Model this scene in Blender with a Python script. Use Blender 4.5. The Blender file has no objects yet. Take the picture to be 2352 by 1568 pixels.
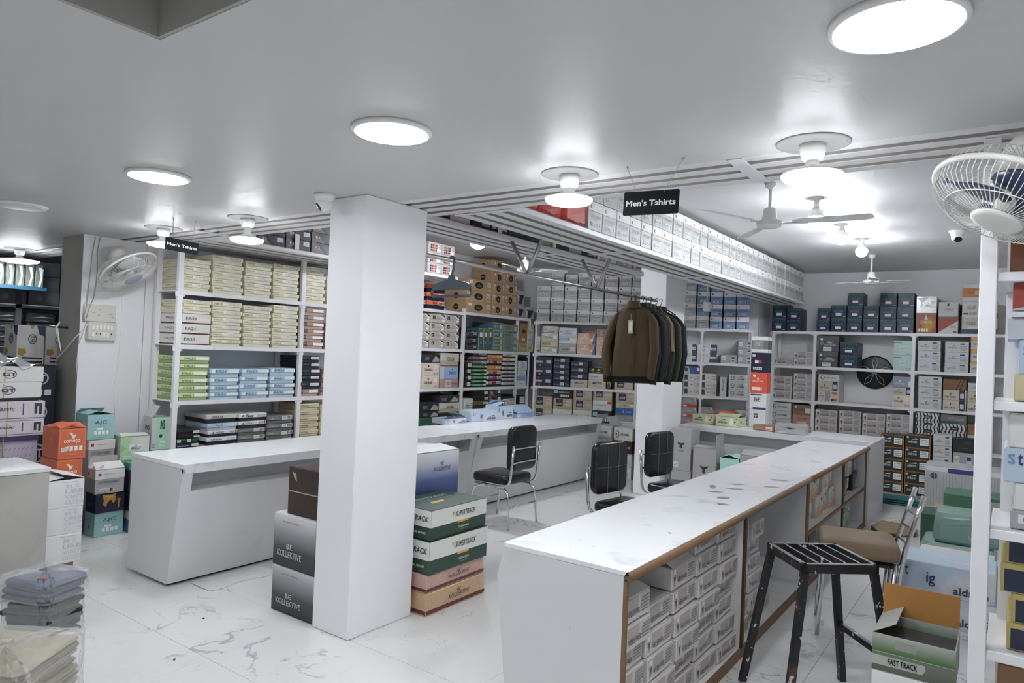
import bpy, math, random
from mathutils import Matrix, Vector
random.seed(7)
S = bpy.context.scene
COL = S.collection
R = math.radians
# ---------------------------------------------------------------- camera
cam_d = bpy.data.cameras.new('camera'); cam_d.sensor_width = 36; cam_d.lens = 24.518; cam_d.clip_start = 0.05
cam = bpy.data.objects.new('camera', cam_d); COL.objects.link(cam); S.camera = cam
def cam_matrix(yaw, pitch, roll, loc):
    y, p, r = R(yaw), R(pitch), R(roll)
    f = Vector((-math.sin(y)*math.cos(p), math.cos(y)*math.cos(p), math.sin(p)))
    a = Vector((math.cos(y), math.sin(y), 0)); u = a.cross(f)
    a2 = a*math.cos(r)+u*math.sin(r); u2 = -a*math.sin(r)+u*math.cos(r)
    m = Matrix((a2, u2, -f)).transposed().to_4x4(); m.translation = loc
    return m
cam.matrix_world = cam_matrix(35.571, 0.8134, 2.3494, Vector((0, 0, 1.7)))
# ---------------------------------------------------------------- world, exposure
w = bpy.data.worlds.new('world'); S.world = w; w.use_nodes = True
w.node_tree.nodes['Background'].inputs[0].default_value = (0.80, 0.86, 1.0, 1)
w.node_tree.nodes['Background'].inputs[1].default_value = 0.15
S.view_settings.view_transform = 'Standard'; S.view_settings.look = 'None'
S.view_settings.exposure = 0.82; S.view_settings.gamma = 1.0; S.view_settings.use_curve_mapping = False
S.cycles.use_denoising = True; S.cycles.max_bounces = 6; S.cycles.diffuse_bounces = 5; S.cycles.glossy_bounces = 3; S.cycles.transparent_max_bounces = 8
S.cycles.caustics_reflective = False; S.cycles.caustics_refractive = False; S.cycles.use_adaptive_sampling = True; S.cycles.adaptive_threshold = 0.15; S.cycles.adaptive_min_samples = 12
S.cycles.sample_clamp_indirect = 6.0
PANEL_POWER = 36.0     # emission of the round ceiling panels
SAUCER_POWER = 40.0    # emission of the hanging saucer bulbs
BULB_POWER = 165.0      # emission of the pear bulbs in the back hall
LAMP_COL = (0.93, 0.96, 1.0)
# ---------------------------------------------------------------- materials
MATS = {}
def mat(name, col, rough=0.5, metal=0.0, noise=0.0, scale=8.0, bump=0.0, spec=0.5, emit=None, alpha=1.0, trans=0.0):
    if name in MATS: return MATS[name]
    m = bpy.data.materials.new(name); m.use_nodes = True; nt = m.node_tree
    b = nt.nodes['Principled BSDF']
    b.inputs['Base Color'].default_value = (*col, 1); b.inputs['Roughness'].default_value = rough
    b.inputs['Metallic'].default_value = metal; b.inputs['Specular IOR Level'].default_value = spec
    if alpha < 1: b.inputs['Alpha'].default_value = alpha
    if trans: b.inputs['Transmission Weight'].default_value = trans
    if emit:
        b.inputs['Emission Color'].default_value = (*LAMP_COL, 1); b.inputs['Emission Strength'].default_value = emit
    if noise or bump:
        tc = nt.nodes.new('ShaderNodeTexCoord'); n = nt.nodes.new('ShaderNodeTexNoise')
        n.inputs['Scale'].default_value = scale; n.inputs['Detail'].default_value = 5
        nt.links.new(tc.outputs['Object'], n.inputs['Vector'])
        if noise:
            mx = nt.nodes.new('ShaderNodeMix'); mx.data_type = 'RGBA'
            dk = tuple(max(0, c*(1-noise)) for c in col); lt = tuple(min(1, c*(1+noise*0.6)) for c in col)
            mx.inputs[6].default_value = (*dk, 1); mx.inputs[7].default_value = (*lt, 1)
            nt.links.new(n.outputs['Fac'], mx.inputs[0]); nt.links.new(mx.outputs[2], b.inputs['Base Color'])
        if bump:
            bp = nt.nodes.new('ShaderNodeBump'); bp.inputs['Strength'].default_value = bump; bp.inputs['Distance'].default_value = 0.01
            nt.links.new(n.outputs['Fac'], bp.inputs['Height']); nt.links.new(bp.outputs['Normal'], b.inputs['Normal'])
    MATS[name] = m
    return m
def srgb(h):
    v = [int(h[i:i+2], 16)/255 for i in (0, 2, 4)]
    return tuple(c/12.92 if c <= 0.04045 else ((c+0.055)/1.055)**2.4 for c in v)
def pm(h, rough=0.42, noise=0.10, scale=9.0):     # printed card of colour h
    c = srgb(h); l = 0.3*c[0]+0.6*c[1]+0.1*c[2]; c = tuple(min(.86, (v*.84+l*.16)*1.10+.004) for v in c)      # card inks are a little greyed
    return mat('card_'+h+('' if rough == 0.42 else '_%d' % (rough*100)), c, rough, noise=noise, scale=scale)
def ink(h):
    return mat('ink_'+h, srgb(h), 0.45)
def layered(name, base, marks, rough=0.35, spec=0.5, coat=0.0, coords='Object'):
    """base colour with noise-thresholded marks: (colour, scale, lo, hi, detail, distortion, strength)"""
    if name in MATS: return MATS[name]
    m = bpy.data.materials.new(name); m.use_nodes = True; nt = m.node_tree; b = nt.nodes['Principled BSDF']
    b.inputs['Roughness'].default_value = rough; b.inputs['Specular IOR Level'].default_value = spec; b.inputs['Coat Weight'].default_value = coat
    tc = nt.nodes.new('ShaderNodeTexCoord'); cur = None
    for (c, sc, lo, hi, det, dist, st) in marks:
        n = nt.nodes.new('ShaderNodeTexNoise'); n.inputs['Scale'].default_value = sc; n.inputs['Detail'].default_value = det; n.inputs['Distortion'].default_value = dist
        nt.links.new(tc.outputs[coords], n.inputs['Vector'])
        r = nt.nodes.new('ShaderNodeMapRange'); r.inputs[1].default_value = lo; r.inputs[2].default_value = hi; r.inputs[4].default_value = st
        nt.links.new(n.outputs['Fac'], r.inputs[0])
        mx = nt.nodes.new('ShaderNodeMix'); mx.data_type = 'RGBA'
        if cur is None: mx.inputs[6].default_value = (*base, 1)
        else: nt.links.new(cur, mx.inputs[6])
        mx.inputs[7].default_value = (*c, 1); nt.links.new(r.outputs[0], mx.inputs[0]); cur = mx.outputs[2]
    nt.links.new(cur, b.inputs['Base Color'])
    MATS[name] = m
    return m
def marble(name='marble_tile'):
    m = bpy.data.materials.new(name); m.use_nodes = True; nt = m.node_tree; b = nt.nodes['Principled BSDF']
    b.inputs['Roughness'].default_value = 0.16; b.inputs['Specular IOR Level'].default_value = 0.5
    N = nt.nodes.new; L = nt.links.new
    g = N('ShaderNodeNewGeometry'); oi = N('ShaderNodeObjectInfo')
    off = N('ShaderNodeVectorMath'); off.operation = 'MULTIPLY_ADD'; off.inputs[1].default_value = (7, 11, 0)
    L(oi.outputs['Random'], off.inputs[0]); L(g.outputs['Position'], off.inputs[2])
    def ridge(scale, width, soft, dist, seedv):
        n = N('ShaderNodeTexNoise'); n.inputs['Scale'].default_value = scale; n.inputs['Detail'].default_value = 5; n.inputs['Roughness'].default_value = 0.55; n.inputs['Distortion'].default_value = dist
        ad = N('ShaderNodeVectorMath'); ad.operation = 'ADD'; ad.inputs[1].default_value = (seedv, seedv*1.7, 0.3); L(off.outputs[0], ad.inputs[0]); L(ad.outputs[0], n.inputs['Vector'])
        a = N('ShaderNodeMath'); a.operation = 'SUBTRACT'; a.inputs[1].default_value = 0.5; L(n.outputs['Fac'], a.inputs[0])
        c = N('ShaderNodeMath'); c.operation = 'ABSOLUTE'; L(a.outputs[0], c.inputs[0])
        r = N('ShaderNodeMapRange'); r.inputs[1].default_value = width; r.inputs[2].default_value = width+soft; r.inputs[3].default_value = 1; r.inputs[4].default_value = 0; L(c.outputs[0], r.inputs[0])
        k = N('ShaderNodeTexNoise'); k.inputs['Scale'].default_value = scale*1.3; k.inputs['Detail'].default_value = 3; L(ad.outputs[0], k.inputs['Vector'])
        kr = N('ShaderNodeMapRange'); kr.inputs[1].default_value = 0.52; kr.inputs[2].default_value = 0.63; L(k.outputs['Fac'], kr.inputs[0])
        mu = N('ShaderNodeMath'); mu.operation = 'MULTIPLY'; L(r.outputs[0], mu.inputs[0]); L(kr.outputs[0], mu.inputs[1])
        return mu
    a = ridge(1.5, 0.002, 0.012, 0.8, 0.0); c = ridge(3.1, 0.001, 0.007, 1.2, 5.0)
    mx = N('ShaderNodeMix'); mx.data_type = 'RGBA'; mx.inputs[6].default_value = (0.71, 0.71, 0.70, 1); mx.inputs[7].default_value = (0.36, 0.39, 0.42, 1)
    s1 = N('ShaderNodeMath'); s1.operation = 'MULTIPLY'; s1.inputs[1].default_value = 0.85; L(a.outputs[0], s1.inputs[0]); L(s1.outputs[0], mx.inputs[0])
    m2 = N('ShaderNodeMix'); m2.data_type = 'RGBA'; m2.inputs[7].default_value = (0.45, 0.47, 0.49, 1); L(mx.outputs[2], m2.inputs[6])
    s2 = N('ShaderNodeMath'); s2.operation = 'MULTIPLY'; s2.inputs[1].default_value = 0.6; L(c.outputs[0], s2.inputs[0]); L(s2.outputs[0], m2.inputs[0])
    L(m2.outputs[2], b.inputs['Base Color']); MATS[name] = m
    return m
# ---------------------------------------------------------------- mesh helpers
class MB:
    """collects shapes; build() links them as ONE mesh object"""
    def __init__(s): s.v = []; s.f = []; s.m = []
    def add(s, vs, fs, mi=0):
        o = len(s.v); s.v += [tuple(v) for v in vs]; s.f += [tuple(i+o for i in f) for f in fs]; s.m += [mi]*len(fs); return s
    def box(s, x0, y0, z0, x1, y1, z1, mi=0, ch=0.0, M=None):
        if ch <= 0:
            vs = [(x0,y0,z0),(x1,y0,z0),(x1,y1,z0),(x0,y1,z0),(x0,y0,z1),(x1,y0,z1),(x1,y1,z1),(x0,y1,z1)]
            fs = [(0,3,2,1),(4,5,6,7),(0,1,5,4),(1,2,6,5),(2,3,7,6),(3,0,4,7)]
        else:
            c = min(ch, (x1-x0)*.45, (y1-y0)*.45, (z1-z0)*.45); vs = []; ix = {}
            for a in (0, 1):
                for b in (0, 1):
                    for d in (0, 1):
                        X, Y, Z = (x0, x1)[a], (y0, y1)[b], (z0, z1)[d]; sx, sy, sz = (1, -1)[a]*c, (1, -1)[b]*c, (1, -1)[d]*c
                        ix[a, b, d] = len(vs); vs += [(X, Y+sy, Z+sz), (X+sx, Y, Z+sz), (X+sx, Y+sy, Z)]
            g = lambda a, b, d, k: ix[a, b, d]+k
            fs = [(g(0,0,0,0),g(0,0,1,0),g(0,1,1,0),g(0,1,0,0)), (g(1,0,0,0),g(1,1,0,0),g(1,1,1,0),g(1,0,1,0)),
                  (g(0,0,0,1),g(1,0,0,1),g(1,0,1,1),g(0,0,1,1)), (g(0,1,0,1),g(0,1,1,1),g(1,1,1,1),g(1,1,0,1)),
                  (g(0,0,0,2),g(0,1,0,2),g(1,1,0,2),g(1,0,0,2)), (g(0,0,1,2),g(1,0,1,2),g(1,1,1,2),g(0,1,1,2))]
            for a in (0, 1):
                for b in (0, 1):
                    q = (g(a,b,0,0),g(a,b,0,1),g(a,b,1,1),g(a,b,1,0)); fs.append(q if a == b else q[::-1])
                for d in (0, 1):
                    q = (g(a,0,d,0),g(a,1,d,0),g(a,1,d,2),g(a,0,d,2)); fs.append(q if a != d else q[::-1])
            for b in (0, 1):
                for d in (0, 1):
                    q = (g(0,b,d,1),g(0,b,d,2),g(1,b,d,2),g(1,b,d,1)); fs.append(q if b == d else q[::-1])
            for (a, b, d) in ix:
                q = (g(a,b,d,0),g(a,b,d,1),g(a,b,d,2)); fs.append(q if (a+b+d) % 2 else q[::-1])
        if M: vs = [M @ Vector(v) for v in vs]
        return s.add(vs, fs, mi)
    def tube(s, pts, r, seg=8, mi=0, cap=True):
        pts = [Vector(p) for p in pts]; n = len(pts); rs = r if isinstance(r, (list, tuple)) else [r]*n; vs = []; prev = None
        for i, p in enumerate(pts):
            t = (pts[min(i+1, n-1)]-pts[max(i-1, 0)]).normalized()
            if prev is None: a = t.orthogonal().normalized()
            else:
                a = prev-t*prev.dot(t); a = a.normalized() if a.length > 1e-6 else t.orthogonal().normalized()
            prev = a; b = t.cross(a)
            vs += [p+(a*math.cos(2*math.pi*k/seg)+b*math.sin(2*math.pi*k/seg))*rs[i] for k in range(seg)]
        fs = [(i*seg+k, i*seg+(k+1) % seg, (i+1)*seg+(k+1) % seg, (i+1)*seg+k) for i in range(n-1) for k in range(seg)]
        if cap: fs += [tuple(range(seg))[::-1], tuple((n-1)*seg+k for k in range(seg))]
        return s.add(vs, fs, mi)
    def lathe(s, prof, seg=20, M=None, mi=0, cap=True):
        vs = [(r*math.cos(2*math.pi*k/seg), r*math.sin(2*math.pi*k/seg), z) for r, z in prof for k in range(seg)]
        n = len(prof); fs = [(i*seg+k, i*seg+(k+1) % seg, (i+1)*seg+(k+1) % seg, (i+1)*seg+k) for i in range(n-1) for k in range(seg)]
        if cap: fs += [tuple(range(seg))[::-1], tuple((n-1)*seg+k for k in range(seg))]
        if M: vs = [M @ Vector(v) for v in vs]
        return s.add(vs, fs, mi)
    def prism(s, poly, t0, t1, M=None, mi=0):       # poly in local x,z ; thickness along y
        n = len(poly); vs = [(x, t0, z) for x, z in poly]+[(x, t1, z) for x, z in poly]
        fs = [tuple(range(n)), tuple(range(2*n-1, n-1, -1))]+[(i, n+i, n+(i+1) % n, (i+1) % n) for i in range(n)]
        if M: vs = [M @ Vector(v) for v in vs]
        return s.add(vs, fs, mi)
    def loft(s, rings, mi=0, cap=True):
        k = len(rings[0]); vs = [p for r in rings for p in r]
        fs = [(i*k+j, i*k+(j+1) % k, (i+1)*k+(j+1) % k, (i+1)*k+j) for i in range(len(rings)-1) for j in range(k)]
        if cap: fs += [tuple(range(k))[::-1], tuple((len(rings)-1)*k+j for j in range(k))]
        return s.add(vs, fs, mi)
    def build(s, name, mats, parent=None, smooth=False, loc=None, rot=None):
        me = bpy.data.meshes.new(name); me.from_pydata(s.v, [], s.f)
        for m in (mats if isinstance(mats, (list, tuple)) else [mats]): me.materials.append(m)
        me.polygons.foreach_set('material_index', s.m)
        if smooth: me.polygons.foreach_set('use_smooth', [True]*len(me.polygons))
        me.update()
        return obj(name, me, parent, loc, rot)
def obj(name, me, parent=None, loc=None, rot=None):
    o = bpy.data.objects.new(name, me); COL.objects.link(o)
    if parent: o.parent = parent
    if loc is not None: o.location = loc
    if rot is not None: o.rotation_euler = rot
    return o
def smooth_by_angle(o, a=35):
    me = o.data; me.polygons.foreach_set('use_smooth', [True]*len(me.polygons)); me.set_sharp_from_angle(angle=R(a)); return o
def tag(o, label, cat, group=None):
    o['label'] = label; o['category'] = cat
    if group: o['group'] = group
    return o
def thing(name, label, cat, loc=(0, 0, 0), rz=0.0, group=None):
    o = obj(name, None, None, loc, (0, 0, rz)); return tag(o, label, cat, group)
def struct(o): o['kind'] = 'structure'; return o
def copy_tree(o, parent=None):
    c = o.copy(); COL.objects.link(c); c.parent = parent
    for ch in list(o.children): copy_tree(ch, c)
    return c
def round_rect(w, h, r, n=5, cx=0, cz=0):
    out = []
    for (sx, sz, a0) in ((1, 1, 0), (-1, 1, 90), (-1, -1, 180), (1, -1, 270)):
        for k in range(n+1):
            a = R(a0+90*k/n); out.append((cx+sx*(w/2-r)+r*math.cos(a), cz+sz*(h/2-r)+r*math.sin(a)))
    return out
ORD = ['first', 'second', 'third', 'fourth', 'fifth', 'sixth', 'seventh', 'eighth', 'ninth', 'tenth', 'eleventh', 'twelfth', 'thirteenth', 'fourteenth', 'fifteenth', 'sixteenth', 'seventeenth', 'eighteenth', 'nineteenth', 'twentieth',
       'twenty-first', 'twenty-second', 'twenty-third', 'twenty-fourth', 'twenty-fifth', 'twenty-sixth', 'twenty-seventh', 'twenty-eighth', 'twenty-ninth', 'thirtieth', 'thirty-first', 'thirty-second', 'thirty-third', 'thirty-fourth', 'thirty-fifth']
# common finishes
WALL = mat('wall_paint', (0.80, 0.80, 0.82), 0.5, noise=0.04, scale=3, bump=0.02)
CEIL = mat('ceiling_gloss_paint', (0.60, 0.60, 0.60), 0.42, noise=0.02, scale=1.5, spec=0.35, bump=0.02)
CEIL2 = mat('hall_ceiling_gloss_paint', (0.70, 0.70, 0.71), 0.5, noise=0.02, scale=1.5, bump=0.02)
PILLAR = mat('pillar_paint', (0.84, 0.84, 0.86), 0.45, noise=0.03, scale=4, bump=0.03)
METAL_W = mat('white_enamel_metal', (0.74, 0.74, 0.76), 0.35, noise=0.05, scale=12)
CHROME = mat('chrome', (0.72, 0.72, 0.73), 0.14, metal=1.0)
STEEL = mat('brushed_steel', (0.46, 0.45, 0.43), 0.3, metal=1.0)
PLASTIC_W = mat('white_plastic', (0.82, 0.82, 0.80), 0.35)
BLACK_P = mat('black_plastic', (0.012, 0.012, 0.013), 0.4)
KRAFT = mat('kraft_card', srgb('a9793f'), 0.75, noise=0.12, scale=14)
LAMINATE = layered('white_laminate', (0.69, 0.69, 0.70), [((0.52, 0.49, 0.43), 3.2, 0.62, 0.80, 4, 0.4, 0.35), ((0.16, 0.14, 0.12), 17, 0.76, 0.80, 2, 0.0, 0.7)], rough=0.3)
LAMINATE_D = layered('soiled_laminate', (0.72, 0.72, 0.70), [((0.40, 0.36, 0.30), 4, 0.50, 0.75, 5, 0.4, 0.45), ((0.12, 0.10, 0.08), 22, 0.72, 0.76, 2, 0, 0.7)], rough=0.4)
BARE_WOOD = mat('bare_brown_edge', srgb('7d6044'), 0.6, noise=0.3, scale=20)
# ================================================================ the setting
ZC, ZH, ZF = 2.577, 3.1, 0.0
fl = struct(MB().box(-12.2, -3.2, -0.12, 2.2, 12.4, -0.012).build('floor', mat('grout', (0.55, 0.55, 0.53), 0.7)))
TILE = marble(); tm = MB().box(0.001, 0.001, -0.012, 1.289, 0.644, 0.0, ch=0.0012); t0 = None
for i in range(-7, 5):
    for j in range(-3, 16):
        x, y = -3.437+1.29*i, 2.14+0.645*j
        if t0 is None: t0 = tm.build('tile', TILE, fl, loc=(x, y, 0)); o = t0
        else: o = obj('tile', t0.data, fl, (x, y, 0))
# low ceiling over the front of the shop, with a square shaft in it
c = MB(); HX0, HX1, HY0, HY1 = -2.07, -0.75, -0.4, 1.042
for (a, b, d, e) in ((-12.2, -3.2, HX0, 3.0), (HX1, -3.2, 2.2, 3.0), (HX0, HY1, HX1, 3.0), (HX0, -3.2, HX1, HY0)): c.box(a, b, ZC, d, e, ZC+0.12)
ce = struct(c.build('ceiling', CEIL))
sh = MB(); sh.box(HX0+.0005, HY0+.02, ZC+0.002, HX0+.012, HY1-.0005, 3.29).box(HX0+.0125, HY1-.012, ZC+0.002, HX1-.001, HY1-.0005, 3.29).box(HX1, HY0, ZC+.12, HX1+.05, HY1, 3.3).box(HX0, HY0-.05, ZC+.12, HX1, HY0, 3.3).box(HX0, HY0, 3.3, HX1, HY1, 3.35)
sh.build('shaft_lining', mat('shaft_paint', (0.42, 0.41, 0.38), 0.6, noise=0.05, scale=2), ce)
struct(MB().box(-7.2, 3.0, ZH, 2.2, 12.4, ZH+0.1).box(-7.2, 2.96, ZC+.12, 2.2, 3.0, ZH+0.1).build('ceiling_hall', CEIL2))
struct(MB().box(-12.2, 3.0, ZC+0.12, -7.2, 7.0, ZC+0.2).build('ceiling_aisle', mat('aisle_ceiling_paint', (0.5, 0.5, 0.5), 0.6)))
BLA = R(22); BLP = Vector((-6.2, 9.2, 0)); BLD = Vector((math.cos(BLA), math.sin(BLA), 0)); BLN = Vector((-math.sin(BLA), math.cos(BLA), 0))
def wall_seg(name, p, q, thick, z1, m=WALL, z0=0.0):
    p, q = Vector((*p, 0)), Vector((*q, 0)); d = (q-p).normalized(); n = Vector((-d.y, d.x, 0))*thick
    mb = MB(); vs = [p, q, q+n, p+n]; mb.add([(v.x, v.y, z0) for v in vs]+[(v.x, v.y, z1) for v in vs], [(0,3,2,1),(4,5,6,7),(0,1,5,4),(1,2,6,5),(2,3,7,6),(3,0,4,7)])
    return struct(mb.build(name, m))
wall_seg('wall_left', (-6.65, 3.325), (-6.65, 9.5), 0.15, ZH)
e0 = BLP+BLN*0.44-BLD*0.35; e1 = BLP+BLN*0.44+BLD*3.45
wall_seg('wall_back_angled', (e0.x, e0.y), (e1.x, e1.y), 0.12, ZH)
wall_seg('wall_back_return', (e1.x, e1.y), (e1.x, 11.5), 0.12, ZH)
wall_seg('wall_back', (e1.x-.12, 11.5), (1.35, 11.5), 0.15, ZH)
wall_seg('wall_right', (1.25, 11.6), (1.25, -3.2), -0.15, ZH)
wall_seg('wall_front', (-12.2, -3.1), (1.4, -3.1), -0.12, ZH)
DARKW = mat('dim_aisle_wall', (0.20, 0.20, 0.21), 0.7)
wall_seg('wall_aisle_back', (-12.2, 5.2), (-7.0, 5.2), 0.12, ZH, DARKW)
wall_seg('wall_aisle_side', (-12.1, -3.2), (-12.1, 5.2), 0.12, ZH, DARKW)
# pillars
def pillar(name, x0, y0, x1, y1, z1, m=PILLAR):
    return struct(MB().box(x0, y0, 0, x1, y1, z1, ch=0.006).build(name, m))
pl = pillar('pillar_near', -3.372, 2.768, -3.055, 3.29, ZC)
pillar('pillar_mid', -3.78, 8.0, -3.437, 8.62, ZH)
STAIN = layered('stained_plaster', (0.44, 0.43, 0.40), [((0.25, 0.23, 0.20), 3, 0.5, 0.8, 6, 0.6, 0.55)], rough=0.7)
p3 = MB().box(-7.08, 2.77, 0, -6.65, 3.32, ZC, ch=0.002); 
po = struct(p3.build('pillar_fan', [WALL, STAIN]))
for p in po.data.polygons:
    if p.normal.y < -0.9: p.material_index = 1
# ================================================================ counters
TOPM = layered('scuffed_laminate_top', (0.84, 0.85, 0.87), [((0.50, 0.56, 0.66), 5.5, 0.60, 0.72, 6, 0.6, 0.5), ((0.10, 0.11, 0.15), 14, 0.72, 0.745, 3, 0.3, 0.8)], rough=0.2, spec=0.5)
def slot_counter(name, label, y0, y1, xb, xf, top_over, h=0.85, rot=None, end0=True, end1=True, M=None, toe=True):
    """display counter: back at xb, slanted front at xf (bottom) to xf+top_over (top), paper slot under the top; runs along y"""
    t = thing(name, label, 'counter', (0, 0, 0)); T = M or Matrix()
    xt = xf+top_over; lean = lambda z: xf+top_over*z/h
    s = 1 if xt > xb else -1
    if s < 0: pass
    def part(nm, m, f):
        mb = MB(); f(mb); mb.v = [tuple(T @ Vector(v)) for v in mb.v]
        return mb.build(nm, m, t)
    def slab(mb, pts, a, b):         # pts (x,z) polygon extruded along y
        n = len(pts); vs = [(x, a, z) for x, z in pts]+[(x, b, z) for x, z in pts]
        mb.add(vs, [tuple(range(n)), tuple(range(2*n-1, n-1, -1))]+[(i, n+i, n+(i+1) % n, (i+1) % n) for i in range(n)])
    z0 = 0.022 if toe else 0.0; zs0, zs1 = 0.66, 0.785
    part('counter_top', TOPM, lambda mb: slab(mb, [(xb, h-0.03), (lean(h-0.065)-s*0.02, h-0.03), (lean(h-0.065), h-0.065), (xt, h), (xb, h)], y0, y1))
    part('front_panel', LAMINATE, lambda mb: slab(mb, [(lean(z0), z0), (lean(zs0), zs0), (lean(zs0)-s*0.02, zs0), (lean(z0)-s*0.02, z0)], y0+0.018, y1-0.018))
    part('slot_floor', LAMINATE, lambda mb: slab(mb, [(lean(zs0)-s*0.021, zs0-0.02), (lean(zs0)-s*0.021, zs0-0.001), (lean(zs0)-s*0.2, zs0-0.001), (lean(zs0)-s*0.2, zs0-0.02)], y0+0.02, y1-0.02))
    part('slot_back', LAMINATE, lambda mb: slab(mb, [(lean(zs0)-s*0.2, zs0-0.02), (lean(zs0)-s*0.2, h-0.031), (lean(zs0)-s*0.215, h-0.031), (lean(zs0)-s*0.215, zs0-0.02)], y0+0.02, y1-0.02))
    for a, b, on in ((y0, y0+0.018, end0), (y1-0.018, y1, end1)):
        if on: part('end_panel', LAMINATE, lambda mb: slab(mb, [(xb, z0), (lean(z0), z0), (lean(h-.032), h-0.032), (xb, h-0.032)], a, b))
    for a, b in ((y0+0.018, y0+0.075), (y1-0.075, y1-0.018)):
        part('slot_post', LAMINATE, lambda mb: slab(mb, [(lean(zs0)-s*0.02, zs0+0.0005), (lean(zs0), zs0+0.0005), (lean(h-0.066), h-0.066), (lean(h-0.066)-s*0.02, h-0.066)], a, b))
    if toe: part('toe_kick', BLACK_P, lambda mb: slab(mb, [(xb+s*0.03, 0), (xf-s*0.04, 0), (xf-s*0.04, z0), (xb+s*0.03, z0)], y0+0.03, y1-0.03))
    return t
slot_counter('slot_counter', 'white laminate counter with paper slot, standing below the wall fan', 2.55, 4.55, -5.18, -4.63, 0.15)
slot_counter('slot_counter', 'white counter partly hidden behind the square pillar, with two box stacks before it', 4.56, 5.72, -5.18, -4.63, 0.15)
ct = slot_counter('slot_counter', 'long white counter with scuffed top behind the black chair with chrome arms', 5.73, 8.42, -5.15, -4.66, 0.2)
# near counter with open shelves on the aisle side
NX0, NX1, NH = -1.815, -1.18, 0.85
def open_counter(name, label, y0, y1, parts_at, shelf_z, front_lean=0.06):
    t = thing(name, label, 'counter')
    MB().box(NX0, y0, NH-0.022, NX1-0.022, y1, NH, ch=0.002).build('counter_top', TOPM, t)
    MB().tube([(NX1-0.02, y0, NH-0.021), (NX1-0.02, y1, NH-0.021)], 0.0205, 12).build('worn_edge', BARE_WOOD, t, smooth=True)
    def slab(nm, m, pts, a, b):
        n = len(pts); mb = MB(); mb.add([(x, a, z) for x, z in pts]+[(x, b, z) for x, z in pts], [tuple(range(n)), tuple(range(2*n-1, n-1, -1))]+[(i, n+i, n+(i+1) % n, (i+1) % n) for i in range(n)]); return mb.build(nm, m, t)
    zt = NH-0.0225
    for (a, b) in ((y0, y0+0.02), (y1-0.02, y1)):
        slab('end_panel', LAMINATE, [(NX0+front_lean, 0), (NX1-0.045, 0), (NX1-0.045, zt), (NX0, zt), (NX0-0.03, 0.70)], a, b)
        MB().box(NX1-0.045, a, 0, NX1-0.03, b, zt-0.02).build('edge_strip', BARE_WOOD, t)
    slab('front_panel', LAMINATE, [(NX0+front_lean, 0.0), (NX0+front_lean+.02, 0.0), (NX0+.02, .69), (NX0, .69)], y0+0.021, y1-0.021)
    slab('front_panel', LAMINATE, [(NX0, 0.691), (NX0+.02, .691), (NX0+.02, zt), (NX0, zt)], y0+0.021, y1-0.021)
    MB().box(NX0+0.08, y0+0.021, 0.03, NX1-0.046, y1-0.021, 0.05).build('bottom_board', LAMINATE_D, t)
    MB().box(NX1-0.045, y0+0.021, 0.0, NX1-0.03, y1-0.021, 0.052).build('edge_strip', BARE_WOOD, t)
    for p in parts_at:
        MB().box(NX0+0.08, p, 0.051, NX1-0.046, p+0.03, zt).build('partition', LAMINATE_D, t)
        MB().box(NX1-0.0455, p, 0.053, NX1-0.03, p+0.03, zt-.02).build('edge_strip', mat('dark_wood_edge', srgb('4d2f22'), 0.5, noise=.2, scale=15), t)
    for (z, a, b) in shelf_z:
        MB().box(NX0+0.08, a, z-0.02, NX1-0.046, b, z).build('shelf', LAMINATE_D, t)
        MB().box(NX1-0.0455, a, z-0.021, NX1-0.03, b, z+.001).build('edge_strip', BARE_WOOD, t)
    return t
open_counter('shelf_counter', 'long white counter with worn brown edge, packed with grey cartons below', 2.54, 5.62, [4.08], [])
open_counter('shelf_counter', 'far white counter length with a middle shelf, behind the tan seat', 5.63, 8.25, [7.0], [(0.42, 5.652, 6.999), (0.42, 7.031, 8.228)])
top0 = [o for o in bpy.data.objects if o.name.startswith('counter_top') and o.parent and o.parent.name == 'shelf_counter'][0]
for (x, y, sx, sy, a) in ((-1.52, 4.45, .05, .016, .3), (-1.60, 4.62, .07, .02, 1.9), (-1.50, 4.85, .045, .016, .6), (-1.42, 4.30, .045, .03, 1.1), (-1.36, 4.1, .035, .022, .2), (-1.34, 5.25, .06, .03, .1), (-1.30, 4.92, .055, .025, .4), (-1.46, 4.66, .06, .012, .5)):
    n = 14; MB().add([(x+math.cos(a)*sx*math.cos(t)*(1+.25*math.sin(3*t+x*9))-math.sin(a)*sy*math.sin(t), y+math.sin(a)*sx*math.cos(t)+math.cos(a)*sy*math.sin(t)*(1+.3*math.cos(2*t+y)), NH+0.0012) for t in [2*math.pi*k/n for k in range(n)]], [tuple(range(n))]).build('worn_patch', mat('worn_through_patch', srgb('8a8078'), 0.5), top0)
# cross counter closing the far end
M = Matrix.Translation((0, 0, 0)) @ Matrix(((0, 1, 0, 0), (1, 0, 0, 0), (0, 0, 1, 0), (0, 0, 0, 1)))
slot_counter('slot_counter', 'white cross counter at the hall end, grey eagle cartons stacked before it', -3.42, -1.235, 9.36, 8.72, -0.16, h=0.86, M=M, toe=False)
MB().box(-1.232, 8.262, 0, -1.19, 9.36, 0.862, ch=.002).build('end_board', LAMINATE, [o for o in bpy.data.objects if o.name.startswith('slot_counter')][-1])
# stained panel of the front left counter
ft = thing('slot_counter', 'stained grey end of a counter beside white grey-lettered cartons', 'counter')
MB().box(-5.62, 0.7, 0.0, -5.09, 1.985, 0.79, ch=.003).build('body', STAIN, ft)
MB().box(-5.64, 0.69, 0.791, -5.085, 1.99, 0.82, ch=.003).build('counter_top', LAMINATE, ft)

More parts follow.
